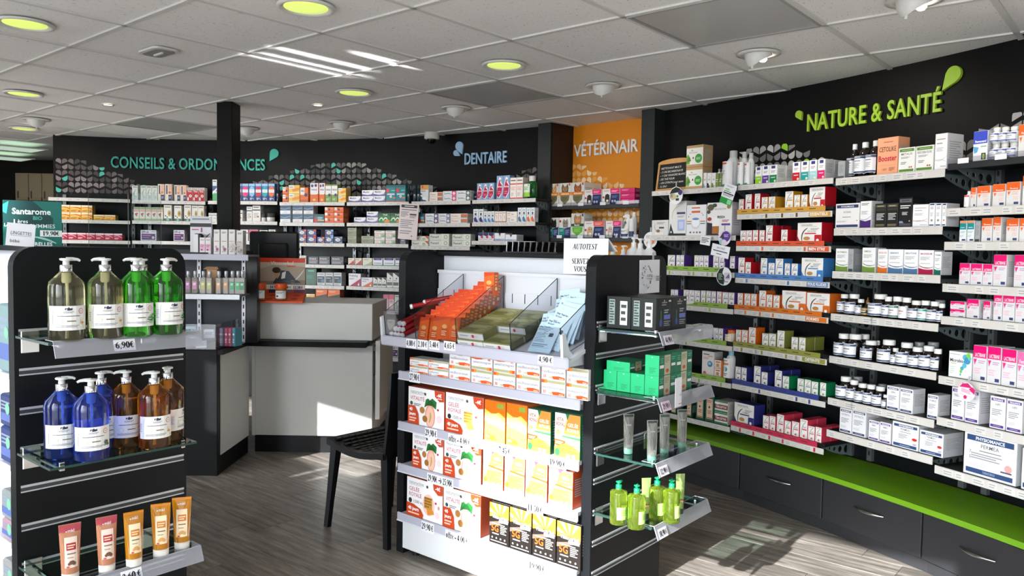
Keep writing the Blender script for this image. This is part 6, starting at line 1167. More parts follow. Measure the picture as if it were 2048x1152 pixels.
def pump_parts(r, H, liquid, clear, lab, head=None, nz=1, base='#eae9e6', collar=CHROME, prof=None, dip=False):
    head = head or mat('frosted_pump_plastic', '#d9d9d6', .35)
    p = prof or [(r*.9, 0), (r, H*.015), (r, H*.66), (r*.93, H*.715), (r*.40, H*.825), (r*.38, H*.84)]
    bd = MB().lathe(p[:3], liquid, 28); z1 = p[2][1]
    bd = MB().lathe(p, liquid, 28)
    co = MB().lathe([(r*.345, H*.825), (r*.35, H*.83), (r*.35, H*.915), (r*.33, H*.92), (.0001, H*.92)], collar, 20)
    hd = MB().lathe([(r*.19, H*.915), (r*.18, H*.965), (r*.34, H*.975), (r*.36, H*.992), (r*.3, H), (.0001, H)], head, 16)
    hd.tube([(0, 0, H*.986), (nz*r*.35, 0, H*.99), (nz*r*.6, 0, H*.985), (nz*r*.74, 0, H*.968)], [r*.13, r*.11, r*.09, r*.07], head, 8)
    la = MB(); blabel(la, r, H*.135, H*.43, lab, a=2.35, base=base)
    out = ([('dip_tube', MB().tube([(0, 0, H*.05), (r*.06, 0, H*.4), (0, 0, H*.82)], r*.075, mat('dip_tube_plastic', '#e6e6dc', .4), 8)), ('pump_chamber', MB().lathe([(r*.17, H*.68), (r*.2, H*.70), (r*.2, H*.83)], mat('dip_tube_plastic', '#e6e6dc', .4), 12))] if dip else []) + [('bottle', bd), ('collar', co), ('pump_head', hd), ('label', la)]
    return [(n, x.mesh(n)) for n, x in out]
def put_parts(name, parts, label, cat, loc, rz, group, sc=1.0):
    t = thing(name, label, cat, loc, rz, group); t.scale = (sc, sc, sc)
    for n, me in parts: place(n, me, t)
    return t
def liquidm(name, c, tr=.7, ro=.04): return mat(name, c, ro, trans=tr, ior=1.35, coat=.3)
WBOT = mat('white_bottle', '#e4e4e4', .35)
wp = pump_parts(.034, .285, WBOT, WBOT, "L.2 .3 .8 .7 3 #999", head=WPLAS, collar=WPLAS, prof=[(.031,0),(.034,.005),(.034,.20),(.030,.225),(.014,.238),(.013,.242)])
for px, py, nz, lb in ((1226, 491, 1, 'small, leftmost behind the gondola end'), (1247, 491, 1, 'small, second from left behind the gondola end'), (1268, 475, 1, 'tall, left of the round badge'), (1281, 477, 1, 'tall, middle behind the gondola end'), (1299, 477, 1, 'tall, rightmost behind the gondola end')):
    q = onv(px, py, gp(0, .66 if 'small' not in lb else .72), gp(1, .66 if 'small' not in lb else .72)); sc = (q[2] - 1.185)/.285
    put_parts('pump_bottle', wp, 'white pump bottle, ' + lb, 'bottle', (q[0], q[1], 1.185), b.rz + (0 if px != 1281 else 1.2), 'white pump bottles', sc)
# --- end cap of the centre gondola ---------------------------------------
ZR = (1.116, .882, .652, .428)
for z, lb in zip(ZR, ('with black cartons','with green cartons','with clear gel tubes','with green pump bottles')): glass_shelf(GO, z, f"clear glass shelf {lb} on the right gondola end", .0, .42, group='glass shelves on the gondola ends')
RF, RP = endcap_frame(GO); rzE = math.atan2(EN.y, EN.x)
RE = lambda a, bb, z: tuple(RF @ Vector((a, -bb, z)))
for c in range(2):
    for dd in range(2):
        put('blk2', .112, .118, RE(.10 + c*.116, .228 - dd*.104, ZR[0] + .001), rzE, f"black skincare carton, {('left','right')[c]} column, {('front','back')[dd]}, top gondola-end shelf", 'black cartons on the gondola end', .102)
for c in range(2):
    for dd in range(4): put('grn2', .125, .073, RE(.125 + c*.128, .235 - dd*.0585, ZR[1] + .001), rzE, f"green soap carton with kraft label, bottom layer {('left','right')[c]} column, {ORD[dd]} from the rail", 'green soap cartons', .0565)
    put('grn2', .125, .073, RE(.125 + c*.128, .235, ZR[1] + .0745), rzE, f"green soap carton with kraft label, upper layer {('left','right')[c]}, above the price rail", 'green soap cartons', .0565)
put('grn2', .125, .036, RE(.125, .115, ZR[1] + .0745), rzE, 'green soap carton lying flat on the rear cartons, gondola-end shelf', 'green soap cartons', .1)
def tube_parts(w, d_, H, body, cap, spec, tint=None, top=None, capz=.15):
    n = 24; rows = 12; vs = []; fs = []
    for j in range(rows+1):
        u = j/rows; z = H*capz + (H*(1-capz))*u; a = w/2*(.80 + .20*u); dd = d_/2*max(.03, (1 - u**1.6))
        if u > .95: dd = .0012
        for i in range(n):
            t = 2*math.pi*i/n; vs.append((a*math.cos(t), dd*math.sin(t), z))
    for j in range(rows):
        for i in range(n): fs.append((j*n+i, j*n+(i+1) % n, (j+1)*n+(i+1) % n, (j+1)*n+i))
    bd = MB().add(vs, fs, body, True); bd.add(vs[-n:], [tuple(range(n))], body)
    bd.add(vs[:n], [tuple(range(n-1, -1, -1))], body)
    cp_ = MB().lathe([(w*.36, 0), (w*.385, H*.01), (w*.395, H*capz*.95), (w*.36, H*capz)], cap, 24, sy=.78)
    def f(x, z, k):
        u = min(max((z - H*capz)/(H*(1-capz)), 0), 1); a = w/2*(.80 + .20*u); dd = d_/2*max(.03, (1 - u**1.6)); return (x, -dd*math.sqrt(max(.02, 1 - (x/a)**2)) - .0008 - .00015*k, z)
    la = MB(); h0 = H*capz
    def art2(spec):                                     # subdivide tall rects so they follow the tube
        for k, el in enumerate(spec.split(';')):
            if el[0] == 'R':
                x0, z0, x1, z1 = [float(q) for q in el[1:].split()[:4]]; c = el.split()[-1]
                for q in range(8):
                    for p in range(4):
                        u0, u1 = x0 + (x1-x0)*p/4, x0 + (x1-x0)*(p+1)/4; v0, v1 = z0 + (z1-z0)*q/8, z0 + (z1-z0)*(q+1)/8
                        la.add([f((u-.5)*w, v*H, k) for u, v in ((u0,v0),(u1,v0),(u1,v1),(u0,v1))], [(0,1,2,3)], pr(c))
            else: art(la, w, H, el, f, k0=k, sub=4)
    art2(spec); return [(nm, x.mesh(nm)) for nm, x in (('tube', bd), ('cap', cp_), ('label', la))]
CAPC = mat('clear_green_cap', '#7fb5a0', .12, trans=.6); GEL = liquidm('clear_gel', '#c4c3ba', .82, .08)
ct = tube_parts(.042, .032, .148, GEL, CAPC, "R.1 .93 .9 .98 #23302c;L.3 .7 .7 .76 1 #8a8a86;R.4 .3 .47 .58 #6a6c68;S.06 #55584f .55,.3 .75,.42 .5,.56;S.05 #55584f .6,.34 .45,.46 .7,.58;L.3 .2 .7 .26 2 #777")
for px, py, lb in ((1256, 907, 'leftmost'), (1303, 922, 'nearest, second from left'), (1328, 907, 'third from left'), (1363, 895, 'rightmost')):
    q = atz(px, py, ZR[2] + .001); put_parts('gel_tube', ct, f"clear gel tube standing on its cap, {lb}, on gondola-end shelf", 'tube', tuple(q), rzE - .7, 'clear gel tubes')
LIMEL = liquidm('lime_shampoo', '#c9e84a', .93, .05); EMER = mat('emerald_pump', '#0c8457', .3)
gb = pump_parts(.031, .152, LIMEL, LIMEL, "R0 0 1 1 #b9e07a;L.2 .3 .7 .8 4 #6fae3a", head=EMER, collar=EMER, base='#b9e07a', prof=[(.029,0),(.031,.002),(.031,.113),(.030,.116),(.012,.1185),(.011,.126)])
for px, py, nz, lb in ((1236, 1046, 0, 'leftmost'), (1272, 1055, .4, 'nearest, second from left'), (1313, 1037, .2, 'behind, in the middle'), (1342, 1043, .5, 'rightmost, sunlit')):
    q = atz(px, py, ZR[3] + .001); put_parts('pump_bottle', gb, f"lime green pump bottle with emerald pump, {lb}, lowest gondola-end shelf", 'bottle', tuple(q), rzE + nz, 'lime pump bottles')
lt_ = tube_parts(.036, .028, .15, liquidm('pale_green_gel', '#c0d488', .7, .1), mat('dark_tube_cap','#22302a',.4), "R.2 .3 .8 .38 #7a2a24;B.22 .31 .5 .04 #f0d0c0 ORTIE")
for px, py, lb in ((1291, 1037, 'between the two left bottles'), (1359, 1027, 'at the right rear')):
    q = atz(px, py, ZR[3] + .001); put_parts('gel_tube', lt_, f"pale green hair tube {lb}, lowest gondola-end shelf", 'tube', tuple(q), rzE - .7, 'hair tubes')
def etag(s, O_, a, z, lab, w=.058, ink='#3a1a2a', bg='#dcd4de'):
    F, p = endcap_frame(O_); q = F @ Vector((a, -.281, z - .040)); o = card('price_tag', lab, 'price tag', tuple(q), w, .034, rzE, f"F.5 .22 .9 .58 {ink} {s}", tilt=math.radians(-21), base=bg, group='price tags on the gondolas')
etag('44,90 €', GO, .055, ZR[0], 'price tag 44,90 € on the rail below black cartons'); etag('29,90 €', GO, .05, ZR[1], 'price tag 29,90 € on the rail below green cartons', bg='#e0c8d6'); etag('12,90 €', GO, .045, ZR[2], 'price tag 12,90 € on the rail below clear tubes', ink='#1a1a1e'); etag('10,90 €', GO, .05, ZR[3], 'price tag 10,90 € on the rail below lime bottles', ink='#1a1a1e')
def crowd(n, seed, cx, cy, rx, ry):                     # ring of small printed marks, like the photo's seal
    r = random.Random(seed); out = []
    for i in range(n):
        a = r.random()*6.28; q = .72 + .3*r.random(); out.append(f"E{cx+rx*q*math.cos(a):.3f} {cy+ry*q*math.sin(a):.3f} {.008+.012*r.random():.3f} 0 #33343a")
    return ';'.join(out)
t = card('leaflet', 'white leaflet with printed ring taped to gondola end panel', 'leaflet', RE(.385, .004, 1.232), .16, .135, rzE, crowd(60, 2, .32, .5, .26, .34) + ";C.34 .5 .22 .07 #333 IDÉE;R.22 .44 .46 .45 #333;L.7 .36 .95 .52 3 #666", roll=math.radians(-1))
MB().box(.02, -.001, .135, .032, .001, .165, ACEDGE).obj('hanger', t)
card('leaflet', 'white leaflet with printed ring clipped on the green carton rail', 'leaflet', RE(.115, .287, ZR[1] - .035), .048, .105, rzE, crowd(46, 5, .5, .55, .38, .34) + ";C.5 .4 .3 .06 #333 IDÉE;L.2 .1 .8 .16 1 #a66", roll=math.radians(-1))
# --- left gondola end -----------------------------------------------------
LF, LP = endcap_frame(LO); LE = lambda a, bb, z: tuple(LF @ Vector((a, -bb, z)))
ZL = (1.122, .772, .428)
for z, lb, st_ in zip(ZL, ('with clear and green pump bottles','with blue and amber pump bottles','with shower gel tubes'), (1, 0, 1)): glass_shelf(LO, z, f"clear glass shelf {lb} on the left gondola end", .0, .43, .26, bool(st_), 'glass shelves on the gondola ends')
def blab(flower): return "E.5 .86 .09 .05 #2c3044;P#2c3044 .42,.86 .42,.93 .46,.89 .5,.95 .54,.89 .58,.93 .58,.86;L.38 .7 .62 .78 2 #8a8a90;L.24 .56 .76 .61 1 #55555c;E.8 .78 .07 0 #c0504a;E.8 .78 .055 0 #eae9e6;L.77 .75 .83 .81 2 #c0504a;E.3 .36 .07 0 #d5e0b0;E.3 .36 .05 0 #eae9e6;L.46 .34 .66 .42 1 #7a6a4a;L.2 .12 .8 .22 2 #9a9aa0;S.04 #d8dce0 .14,.05 .06,.5 .16,.95;L.02 .3 .1 .7 5 #b4aec4;" + flower
FLV = "P#e9e2cc .78,.3 .9,.46 .96,.34;P#e4dcc2 .8,.3 .76,.46 .88,.44;P#efe8d6 .8,.28 .72,.2 .84,.12;P#e9e0c6 .82,.28 .96,.2 .9,.08;E.83 .3 .04 .05 #c8842c"
FLA = "P#4f9a4a .7,.36 .9,.56 .96,.5 .84,.34;P#2c6a3a .68,.3 .88,.4 .96,.34 .86,.2;P#9fc98a .7,.2 .9,.26 .98,.2 .84,.1;P#1d4a2a .74,.26 .86,.32 .9,.26"
FLB = "E.82 .3 .07 .09 #2c4a4a;P#4a7a5a .74,.16 .84,.3 .9,.14;E.88 .2 .04 .05 #35506a"
WHL, GRL, BLL, AML = liquidm('clear_soap', '#d6d0a0', .97), liquidm('green_soap', '#4bd832', .96), liquidm('blue_soap', '#3a5fe0', .93), liquidm('amber_soap', '#d9862a', .96)
pv, pg, pb_, pa = [pump_parts(.0475, .232, L_, L_, blab(f_), nz=-1, dip=True) for L_, f_ in ((WHL, FLV), (GRL, FLA), (BLL, FLB), (AML, FLV))]
pv2 = pump_parts(.0475, .232, WHL, WHL, blab(FLV), nz=1, dip=True); pb2 = pump_parts(.0475, .232, BLL, BLL, blab(FLB), nz=1, dip=True); pg2 = pump_parts(.0475, .232, GRL, GRL, blab(FLA), nz=1, dip=True)
PB = [(pv2, 134, 680, 0, ZL[0], 'clear soap pump bottle, leftmost on the upper left shelf'), (pv, 211, 675, 0, ZL[0], 'clear soap pump bottle, second on the upper left shelf'), (pg, 273, 671, 0, ZL[0], 'green soap pump bottle, third on the upper left shelf'), (pg2, 333, 667, .3, ZL[0], 'green soap pump bottle, rightmost on the upper left shelf'),
      (pb2, 125, 911, 0, ZL[1], 'blue soap pump bottle, leftmost on the lower left shelf'), (pb_, 183, 916, 0, ZL[1], 'blue soap pump bottle in front, second on lower left shelf'), (pb2, 203, 893, .2, ZL[1], 'blue soap pump bottle hidden behind two others'), (pa, 253, 889, 0, ZL[1], 'amber soap pump bottle beside the blue ones'), (pa, 309, 891, 0, ZL[1], 'amber soap pump bottle in front at the right'), (pa, 336, 876, 1.1, ZL[1], 'amber soap pump bottle behind, rightmost on lower left shelf')]
q = atz(285, 662, ZL[0])
put_parts('pump_bottle', pg, 'green soap pump bottle half hidden behind the third bottle', 'bottle', (q[0], q[1], ZL[0] + .001), rzE, 'soap pump bottles on the left gondola', .985)
for p_, px, py, ro, z, lb in PB:
    q = atz(px, py, z + .001); put_parts('pump_bottle', p_, lb, 'bottle', tuple(q), rzE - .25 + ro, 'soap pump bottles on the left gondola')
def tlab(c1, c2, c3): return f"R.22 .26 .78 .78 {c3};T.38 .86 .36 .05 #f0ece6 mkl;E.32 .875 .03 0 #f0ece6;R.3 .56 .72 .68 {c1};L.34 .58 .68 .66 2 #e9d2a8;L.32 .48 .7 .52 1 #77685a;L.32 .42 .6 .45 1 #9a8a7a;E.52 .35 .13 .035 {c2};E.62 .33 .08 .03 {c2};E.4 .33 .07 .025 {c2};E.34 .28 .07 .016 #c04a50"
TB1, TB2 = liquidm('rose_gel', '#d2906a', .35, .12), liquidm('honey_gel', '#e0961c', .45, .1); TWC = mat('white_tube_cap', '#dedad2', .4)
t1 = tube_parts(.058, .042, .165, TB1, TWC, "R.02 .86 .98 .99 #a8404a;" + tlab('#a8233a', '#6a4a34', '#e6cfc0')); t2 = tube_parts(.058, .042, .165, TB2, TWC, "R.02 .955 .98 .99 #c9781c;" + tlab('#c9762a', '#d29a5a', '#ecd9b4'))
for p_, px, py, ro, lb in ((t1, 141, 1160, 0, 'rose shower gel tube, leftmost on lowest left shelf'), (t1, 214, 1142, 0, 'rose shower gel tube, second on lowest left shelf'), (t2, 268, 1130, .05, 'honey shower gel tube, third on lowest left shelf'), (t2, 322, 1111, -.2, 'honey shower gel tube, fourth on lowest left shelf'), (t2, 364, 1096, -.3, 'honey shower gel tube, rightmost on lowest left shelf')):
    q = atz(px, py, ZL[2] + .001); put_parts('shower_gel_tube', p_, lb, 'tube', tuple(q), rzE - .2 + ro, 'shower gel tubes')
etag('6,90€', LO, .20, ZL[0] + .004, 'price tag 6,90€ on the rail below pump bottles', .062, '#15151a', '#ebebee'); etag('3,60 €', LO, .215, ZL[2] + .004, 'price tag 3,60 € on the rail below gel tubes', .062, '#15151a', '#ebebee')
# header poster, paper sign and the sliver of stock on the long side
def lp(x, y, z): q = LO + EF*x + EN*y; return (q.x, q.y, z)
q = Vector(lp(.60, .215, 1.3855)); rz_ = math.atan2(q.x*-1, q.y) if False else math.radians(31)
t = card('display_card', 'teal header card lettered Santarome Bio Les 1ères Gummies', 'display', tuple(q), .178, .158, rz_, "R0 0 1 1 #0f6a60;P#0b3b3a 0,.45 .0,1 .5,1 .85,.62 .84,.42;P#2c9084 0,.9 .1,.98 .06,.7 0,.74;B.15 .7 .66 .13 #dfeeea Santarome;B.5 .58 .2 .08 #4fb0a0 BIO;B.02 .42 .1 .07 #e8f2ee Les;B.15 .41 .08 .17 #f2f6f4 1;T.24 .5 .2 .08 #e8f2ee ères;T.42 .4 .52 .085 #cfe6e0 GUMMIES;R.62 .21 1 .35 #dde4e2;F.81 .235 .34 .1 #222 19,90€;B.5 .0 .48 .08 #e8f2ee IRELLES;S.04 #9fc4bc .5,.2 .7,.18 .9,.06", th=.004)
card('paper_sign', 'white paper sign lettered LINGETTES leaning on the left gondola', 'sign', lp(.975, .05, 1.3855), .075, .07, math.radians(33), "T.14 .5 .74 .14 #333 LINGETTES;R.14 .45 .88 .46 #333;T.14 .15 .34 .13 #333 bébé", roll=math.radians(5), tilt=math.radians(-6))
ps = [(.545, .10, '#8aa0d8', 'white and blue pouch'), (.63, .15, '#cfe0d6', 'pale green pouch'), (.775, .11, '#2c3f7a', 'navy carton'), (.89, .075, '#2a3a6c', 'smaller navy carton'), (.99, .06, '#d9cfd6', 'white and pink carton'), (1.05, .055, '#d6d6d4', 'white pot carton'), (1.1, .06, '#c4b8d0', 'white and violet carton')]
for i, z in enumerate((1.0, .72, .48, .25)):
    MB().box(.047, .0, z - .016, 1.023, .24, z, WHITES, b=.002).obj('shelf', lt)
for z, h, c, lb in ((1.0, .21, '#7f9c9c', 'white and green wipes pouch'), (.72, .11, '#2c3f7a', 'navy carton'), (.831, .10, '#2a3a6c', 'second navy carton on the first'), (.48, .06, '#b08a98', 'white and pink carton'), (.541, .09, '#8f9694', 'white carton'), (.25, .06, '#94879f', 'white and violet carton'), (.311, .1, '#959593', 'pale carton')):
    m = MB().box(-.10, .006, 0, 0, .16, h - .001, pr(c), b=.006); art(m, .09, h*.8, "R0 .1 1 .4 #5a6fb0;L.1 .5 .9 .9 3 #8a9ab0;E.7 .6 .2 0 #7fc0a0", lambda x, z_, k: (x - .05, .0055 - .0002*k, z_ + h*.1)); m.obj('stock_carton', None, lp(1.02, 0, z + .0005), b.rz, label=lb + ', at the left frame edge on gondola', cat='box', group='stock on the long side of the left gondola')
# ================================================================== COUNTER, CHAIR AND THE REST
GW = mat('grey_white_laminate', '#dad9d4', .38, noise=.03, nscale=4); KICK = mat('black_kick', '#0c0d10', .4)
ct_ = thing('pharmacy_counter', 'white two-level pharmacy counter with black ledge', 'counter', (-1.73, 5.236, 0))
MB().box(0, 0, .772, .798, .60, 1.02, GW, b=.003).obj('upper_block', ct_); MB().box(0, .012, .118, .798, .58, .735, GW, b=.002).obj('front_panel', ct_)
MB().box(-.02, -.105, .736, .775, .02, .771, BLACK, b=.003).obj('ledge', ct_); MB().box(0, .03, 0, .798, .56, .118, KICK).obj('kick', ct_); MB().box(-.012, .0, .118, .012, .03, .735, GW, b=.002).obj('corner_post', ct_)
m = MB(); fl_ = [(0, .24), (0, .77), (.57, .77), (.57, .44)] + [(.37 + .2*math.cos(a), .44 - .2*math.sin(a)) for a in [math.pi/2*i/8 for i in range(1, 9)]]
n = len(fl_); m.add([(x, y, z) for x in (.82, .85) for y, z in fl_], [tuple(range(n)), tuple(range(2*n-1, n-1, -1))] + [(i, i+n, (i+1) % n + n, (i+1) % n) for i in range(n)], GW); fo = m.obj('folding_flap', ct_)
MB().box(.798, .04, .5, .82, .07, .53, STEEL).obj('hinge', fo); MB().box(.798, .04, .70, .82, .07, .73, STEEL).obj('hinge', fo)
dk = thing('counter_desk', 'black side desk left of the white counter', 'counter', (-3.1, 4.684, 0))
MB().box(0, 0, 0, 1.334, .55, .764, BLACK, b=.003).obj('body', dk); MB().box(1.334, .045, .118, 1.340, .552, .735, GW, b=.001).obj('side_panel', dk)
MB().box(1.334, .0, .738, 1.37, .553, .764, BLACK, b=.002).obj('edge', dk)
# display stand on the desk
sd = thing('display_stand', 'dark shelf stand with perfume bottles on the side desk', 'shelving', (-2.30, 5.16, .764))
NAVYP = mat('navy_panel', '#1b2129', .45)
MB().box(0, -.012, 0, .60, 0, .60, NAVYP).obj('back_panel', sd); MB().box(.565, -.06, 0, .64, .0, .56, BLKPL, b=.002).obj('post', sd)
for px in (398, 487):
    x = aty(px, 560, 5.13)[0] + 2.30; m = MB().box(x - .012, -.03, 0, x + .012, -.012, .58, ALU)
    for i in range(11): m.box(x - .004, -.0306, .02 + i*.05, x + .004, -.029, .045 + i*.05, INK)
    m.obj('upright', sd)
zs = [aty(430, 509, 4.92)[2] - .764, aty(430, 589, 4.92)[2] - .764]
for i, z in enumerate(zs):
    x1 = aty((497, 480)[i], 550, 4.92)[0] + 2.30; s = MB().box(0, -.24, z - .012, x1, -.03, z, mat('steel_shelf', '#70757c', .35)).obj('shelf', sd)
    MB().box(0, -.246, z - (.032 if i else .036), x1, -.24, z + .002, ALU if i else GRAIL, b=.002).obj('price_rail', s)
zt = zs[0] + .764; Yt = 4.955
def at_y(px0, px1, pyt, Y, z): a, b_ = aty(px0, pyt, Y), aty(px1, pyt, Y); return (a[0] + b_[0])/2, b_[0] - a[0], a[2] - z
BOXES['pinkp'] = ('white and pink perfume carton','perfume_box','box','#d9d2d2',.06,"R0 0 1 1 #e6e2e2;R0 .2 1 .62 #e4b4cc;L.15 .82 .85 .9 1 #777;L.15 .4 .85 .58 2 #b06a90;E.4 .26 .2 .06 #9a4a80")
BOXES['flowp'] = ('tall white perfume carton with floral foot','perfume_box','box','#cfcac6',.06,"R0 0 1 1 #e2dfdc;L.15 .84 .85 .92 2 #666;L.15 .5 .85 .56 1 #b88;E.4 .3 .2 .06 #c9a0b0;E.6 .2 .25 .07 #a05a80;L.2 .08 .8 .14 1 #999")
for i, (st_, x0, x1, yt) in enumerate((('pinkp', 399, 410, 475), ('pinkp', 410.6, 421.6, 475), ('flowp', 427, 439.5, 459), ('flowp', 441, 455, 459), ('flowp', 457, 470, 459), ('flowp', 473, 486, 461))):
    x, w, h = at_y(x0, x1, yt, Yt, zt); put(st_, w, h, (x, Yt, zt + .0005), 0, f"{BOXES[st_][0]}, {ORD[i]} from left on the desk stand's top", 'perfume cartons on the desk stand')
t = thing('perfume_display', 'white and black cardboard perfume display on the desk stand', 'display', (aty(391, 500, 4.93)[0], 4.945, zt + .0005)); w = .135; h = aty(391, 432, 4.94)[2] - zt
m = MB().box(-w/2, .07, 0, w/2, .076, h, pr('#dcdadf')); m.obj('header', t); m = MB(); art(m, w, h, "R0 .86 1 1 #c9cbd2;L.1 .9 .9 .96 1 #6a6f80;R0 .72 1 .82 #1c1c20;L.08 .62 .4 .68 1 #c05a80;R.5 .58 .58 .7 #a04a6a;S.05 #3a3a40 .6,.3 .8,.5 .95,.55", lambda x, z, k: (x, .0695 - .0002*k, z)); m.obj('print', t)
MB().box(-w/2, 0, 0, w/2, .07, .012, pr('#18181b')).obj('tray', t); MB().box(-.03, .02, .012, .03, .05, .13, BLKPL, b=.01).obj('bottle_niche', t); MB().box(-.022, .01, .012, .006, .022, .125, pr('#e2e2e4')).obj('sample_carton', t)
fs = thing('flower_cluster', 'white artificial flowers in front of perfume cartons', 'decoration', (aty(471, 503, 4.91)[0], 4.915, zt + .0005)); m = MB(); r = random.Random(5)
MB().tube([(0, 0, 0), (0, 0, .05)], .003, mat('stem', '#8a8a70', .6), 6).obj('stem', fs)
for i in range(26):
    c = Vector((r.uniform(-.036, .036), r.uniform(-.012, .012), r.uniform(.02, .085))); a = r.random()*6.28
    for k in range(5):
        q = a + k*1.2566; p1 = c + Vector((math.cos(q)*.012, -.004, math.sin(q)*.012)); p2 = c + Vector((math.cos(q + .45)*.008, -.002, math.sin(q + .45)*.008)); p3 = c + Vector((math.cos(q - .45)*.008, -.002, math.sin(q - .45)*.008)); m.add([tuple(c), tuple(p2), tuple(p1), tuple(p3)], [(0, 1, 2, 3)], mat('petal_white', '#d9d4d0', .6))
m.obj('flowers', fs)
zt2 = zs[1] + .764
for i, (px, c, nm) in enumerate(((375, '#c07ab0', 'violet'), (389, '#d28ab4', 'pink'), (405.5, '#c4c46a', 'yellow-green'), (418, '#b9c07a', 'pale green'), (436.5, '#d8a884', 'peach'), (451, '#d09a72', 'apricot'), (463.5, '#4fb082', 'mint'), (475, '#56b878', 'green'), (484, '#4a9a6a', 'dark green'))):
    x, w, h = at_y(px - 5.8, px + 5.8, 542, 4.955, zt2); k = ('perf', i)
    t = thing('perfume_bottle', f"small square perfume bottle with {nm} label, {ORD[i]} from left on the desk stand", 'bottle', (x, 4.955, zt2 + .0005), 0, 'perfume bottles on the desk stand')
    for nm_, mm in parts_perf(w, h, c): mm.obj(nm_, t)
t = thing('kraft_bag', 'small open kraft box behind the perfume bottles', 'box', (aty(424, 545, 5.05)[0], 5.05, zt2 + .0005)); MB().box(-.035, 0, 0, .035, .05, .17, mat('kraft', '#c99a72', .6), b=.003).obj('body', t)
MB().add([(-.035, 0, .17), (.035, 0, .17), (.05, -.02, .155), (-.05, -.02, .155)], [(0, 1, 2, 3)], mat('kraft', '#c99a72', .6)).obj('flap', t)
# clear bin of lip care on the desk
gb_ = thing('acrylic_bin', 'clear acrylic bin of small packs on the side desk', 'bin', (-2.35, 4.70, .7645)); W2 = .57
MB().box(0, 0, 0, W2, .38, .004, BLKPL).obj('floor', gb_)
for pts, th in (([(0,0,.004),(W2,0,.004),(W2,0,.155),(0,0,.155)], (0,.004,0)), ([(W2,0,.004),(W2,.38,.004),(W2,.38,.155),(W2,0,.155)], (.004,0,0)), ([(0,0,.004),(0,.38,.004),(0,.38,.155),(0,0,.155)], (.004,0,0))):
    m = MB(); sheet(m, pts, th, ACRYL, GEDGE); m.obj('pane', gb_)
r = random.Random(8)
PKS = [('#d7dbe6','white'),('#26305a','navy'),('#8fb9c4','pale teal'),('#1c2748','dark navy'),('#e2e4ea','off-white'),('#2a3a6a','blue'),('#c9ccd6','silver'),('#7fb0b4','teal'),('#2f6a4a','green')]
for i in range(14):
    c, cn = PKS[i % 9]; lay = i//7; x = -2.30 + .07*(i % 7) + .01*lay; y = 4.73 + .06*(i % 3) + .04*lay
    m = MB().box(-.032, 0, 0, .032, .022, .045 + .01*(i % 3), pr(c), b=.004); art(m, .06, .045, "R0 .1 1 .35 #f0f0f4;L.1 .5 .9 .9 2 #9aa6c0")
    o = m.obj('lip_care_pack', None, (x, y, .7695 + lay*.05), r.uniform(-.3, .3), label=f"small {cn} lip care pack, {('lower','upper')[lay]} layer, {ORD[i % 7]} from left in desk bin", cat='pack', group='lip care packs in the desk bin')
for i, (px, c, cn) in enumerate(((442, '#5f9aa8', 'teal'), (452, '#c0506a', 'pink'), (459, '#c8607a', 'rose'), (467, '#4a94a4', 'blue-green'))):
    x = aty(px, 670, 4.84)[0]; m = MB().box(-.012, 0, 0, .012, .07, .115, pr(c), b=.003); art(m, .02, .1, "E.5 .75 .35 0 #e8e4e0;L.2 .2 .8 .5 3 #f0e8ea"); m.obj('blister_card', None, (x, 4.84, .7695), math.radians(-18), label=f"{cn} blister card standing {ORD[i]} from left in the desk bin", cat='pack', group='blister cards in the desk bin')
# vitamin display on the counter
ZC = 1.0205; t = thing('counter_display', 'orange cardboard counter display lettered Vitascorbol', 'display', (-1.565, 5.23, ZC)); w = (612 - 515)/F_PX*5.3
dx0 = aty(515, 560, 5.33)[0] + 1.565; dx1 = aty(610, 560, 5.33)[0] + 1.565; hz = aty(560, 516, 5.33)[2] - ZC
OR_ = pr('#e2571a')
MB().add([], [], OR_)
m = MB(); tx0, tx1 = aty(502, 605, 5.19)[0] + 1.565, aty(606, 605, 5.19)[0] + 1.565
m.add([(tx0,-.05,0),(tx1,-.05,0),(dx1,.1,.0),(dx0,.1,.0),(tx0,-.05,.012),(tx1,-.05,.012),(dx1,.1,.06),(dx0,.1,.06)], [(3,2,1,0),(4,5,6,7),(0,1,5,4),(1,2,6,5),(2,3,7,6),(3,0,4,7)], OR_)
zt_ = lambda y: .012 + (y + .05)*.32
for i in range(4):
    for j in range(2):
        cx_, cy_ = dx0 + .035 + i*.082, -.01 + j*.06; m.add([(cx_ + .024*math.cos(6.283*q/14), cy_ + .02*math.sin(6.283*q/14), zt_(cy_ + .02*math.sin(6.283*q/14)) + .0006) for q in range(14)], [tuple(range(14))], pr('#b5300f'))
m.obj('tray', t)
m = MB().box(dx0, .1, 0, dx1, .104, hz, OR_); wd_ = dx1 - dx0; cx_ = (dx0 + dx1)/2
art(m, wd_, hz, "R0 .38 1 .9 #b9a58e;P#8c7f74 0,.38 1,.38 1,.5 0,.46;P#cfc0aa 0,.72 .4,.86 1,.8 1,.9 0,.9;R0 .9 1 1 #dc3a12;B.28 .84 .48 .085 #fbeee0 Vitascorbol;R.62 .8 .8 .83 #e2571a;P#28303c .32,.42 .5,.72 .66,.7 .8,.52 .92,.44 .6,.4;P#c9966a .36,.6 .42,.52 .48,.62 .46,.72 .38,.7;E.4 .72 .09 .07 #2a1c14;P#e9edf0 .52,.66 .6,.7 .58,.54 .5,.52;E.74 .46 .06 .03 #c9966a;S.03 #e6f0f6 .8,.5 .9,.6 .98,.74;L.4 .42 .8 .5 1 #3a4452;R0 .28 1 .385 #efeae4;R.04 .0 .2 .28 #c9622a;R.24 .0 .48 .28 #3c2a4a;R.5 .0 .74 .28 #5a2a3c;R.76 .0 1 .28 #7a4a6a", lambda x, z, k: (x + cx_, .0995 - .0002*k, z))
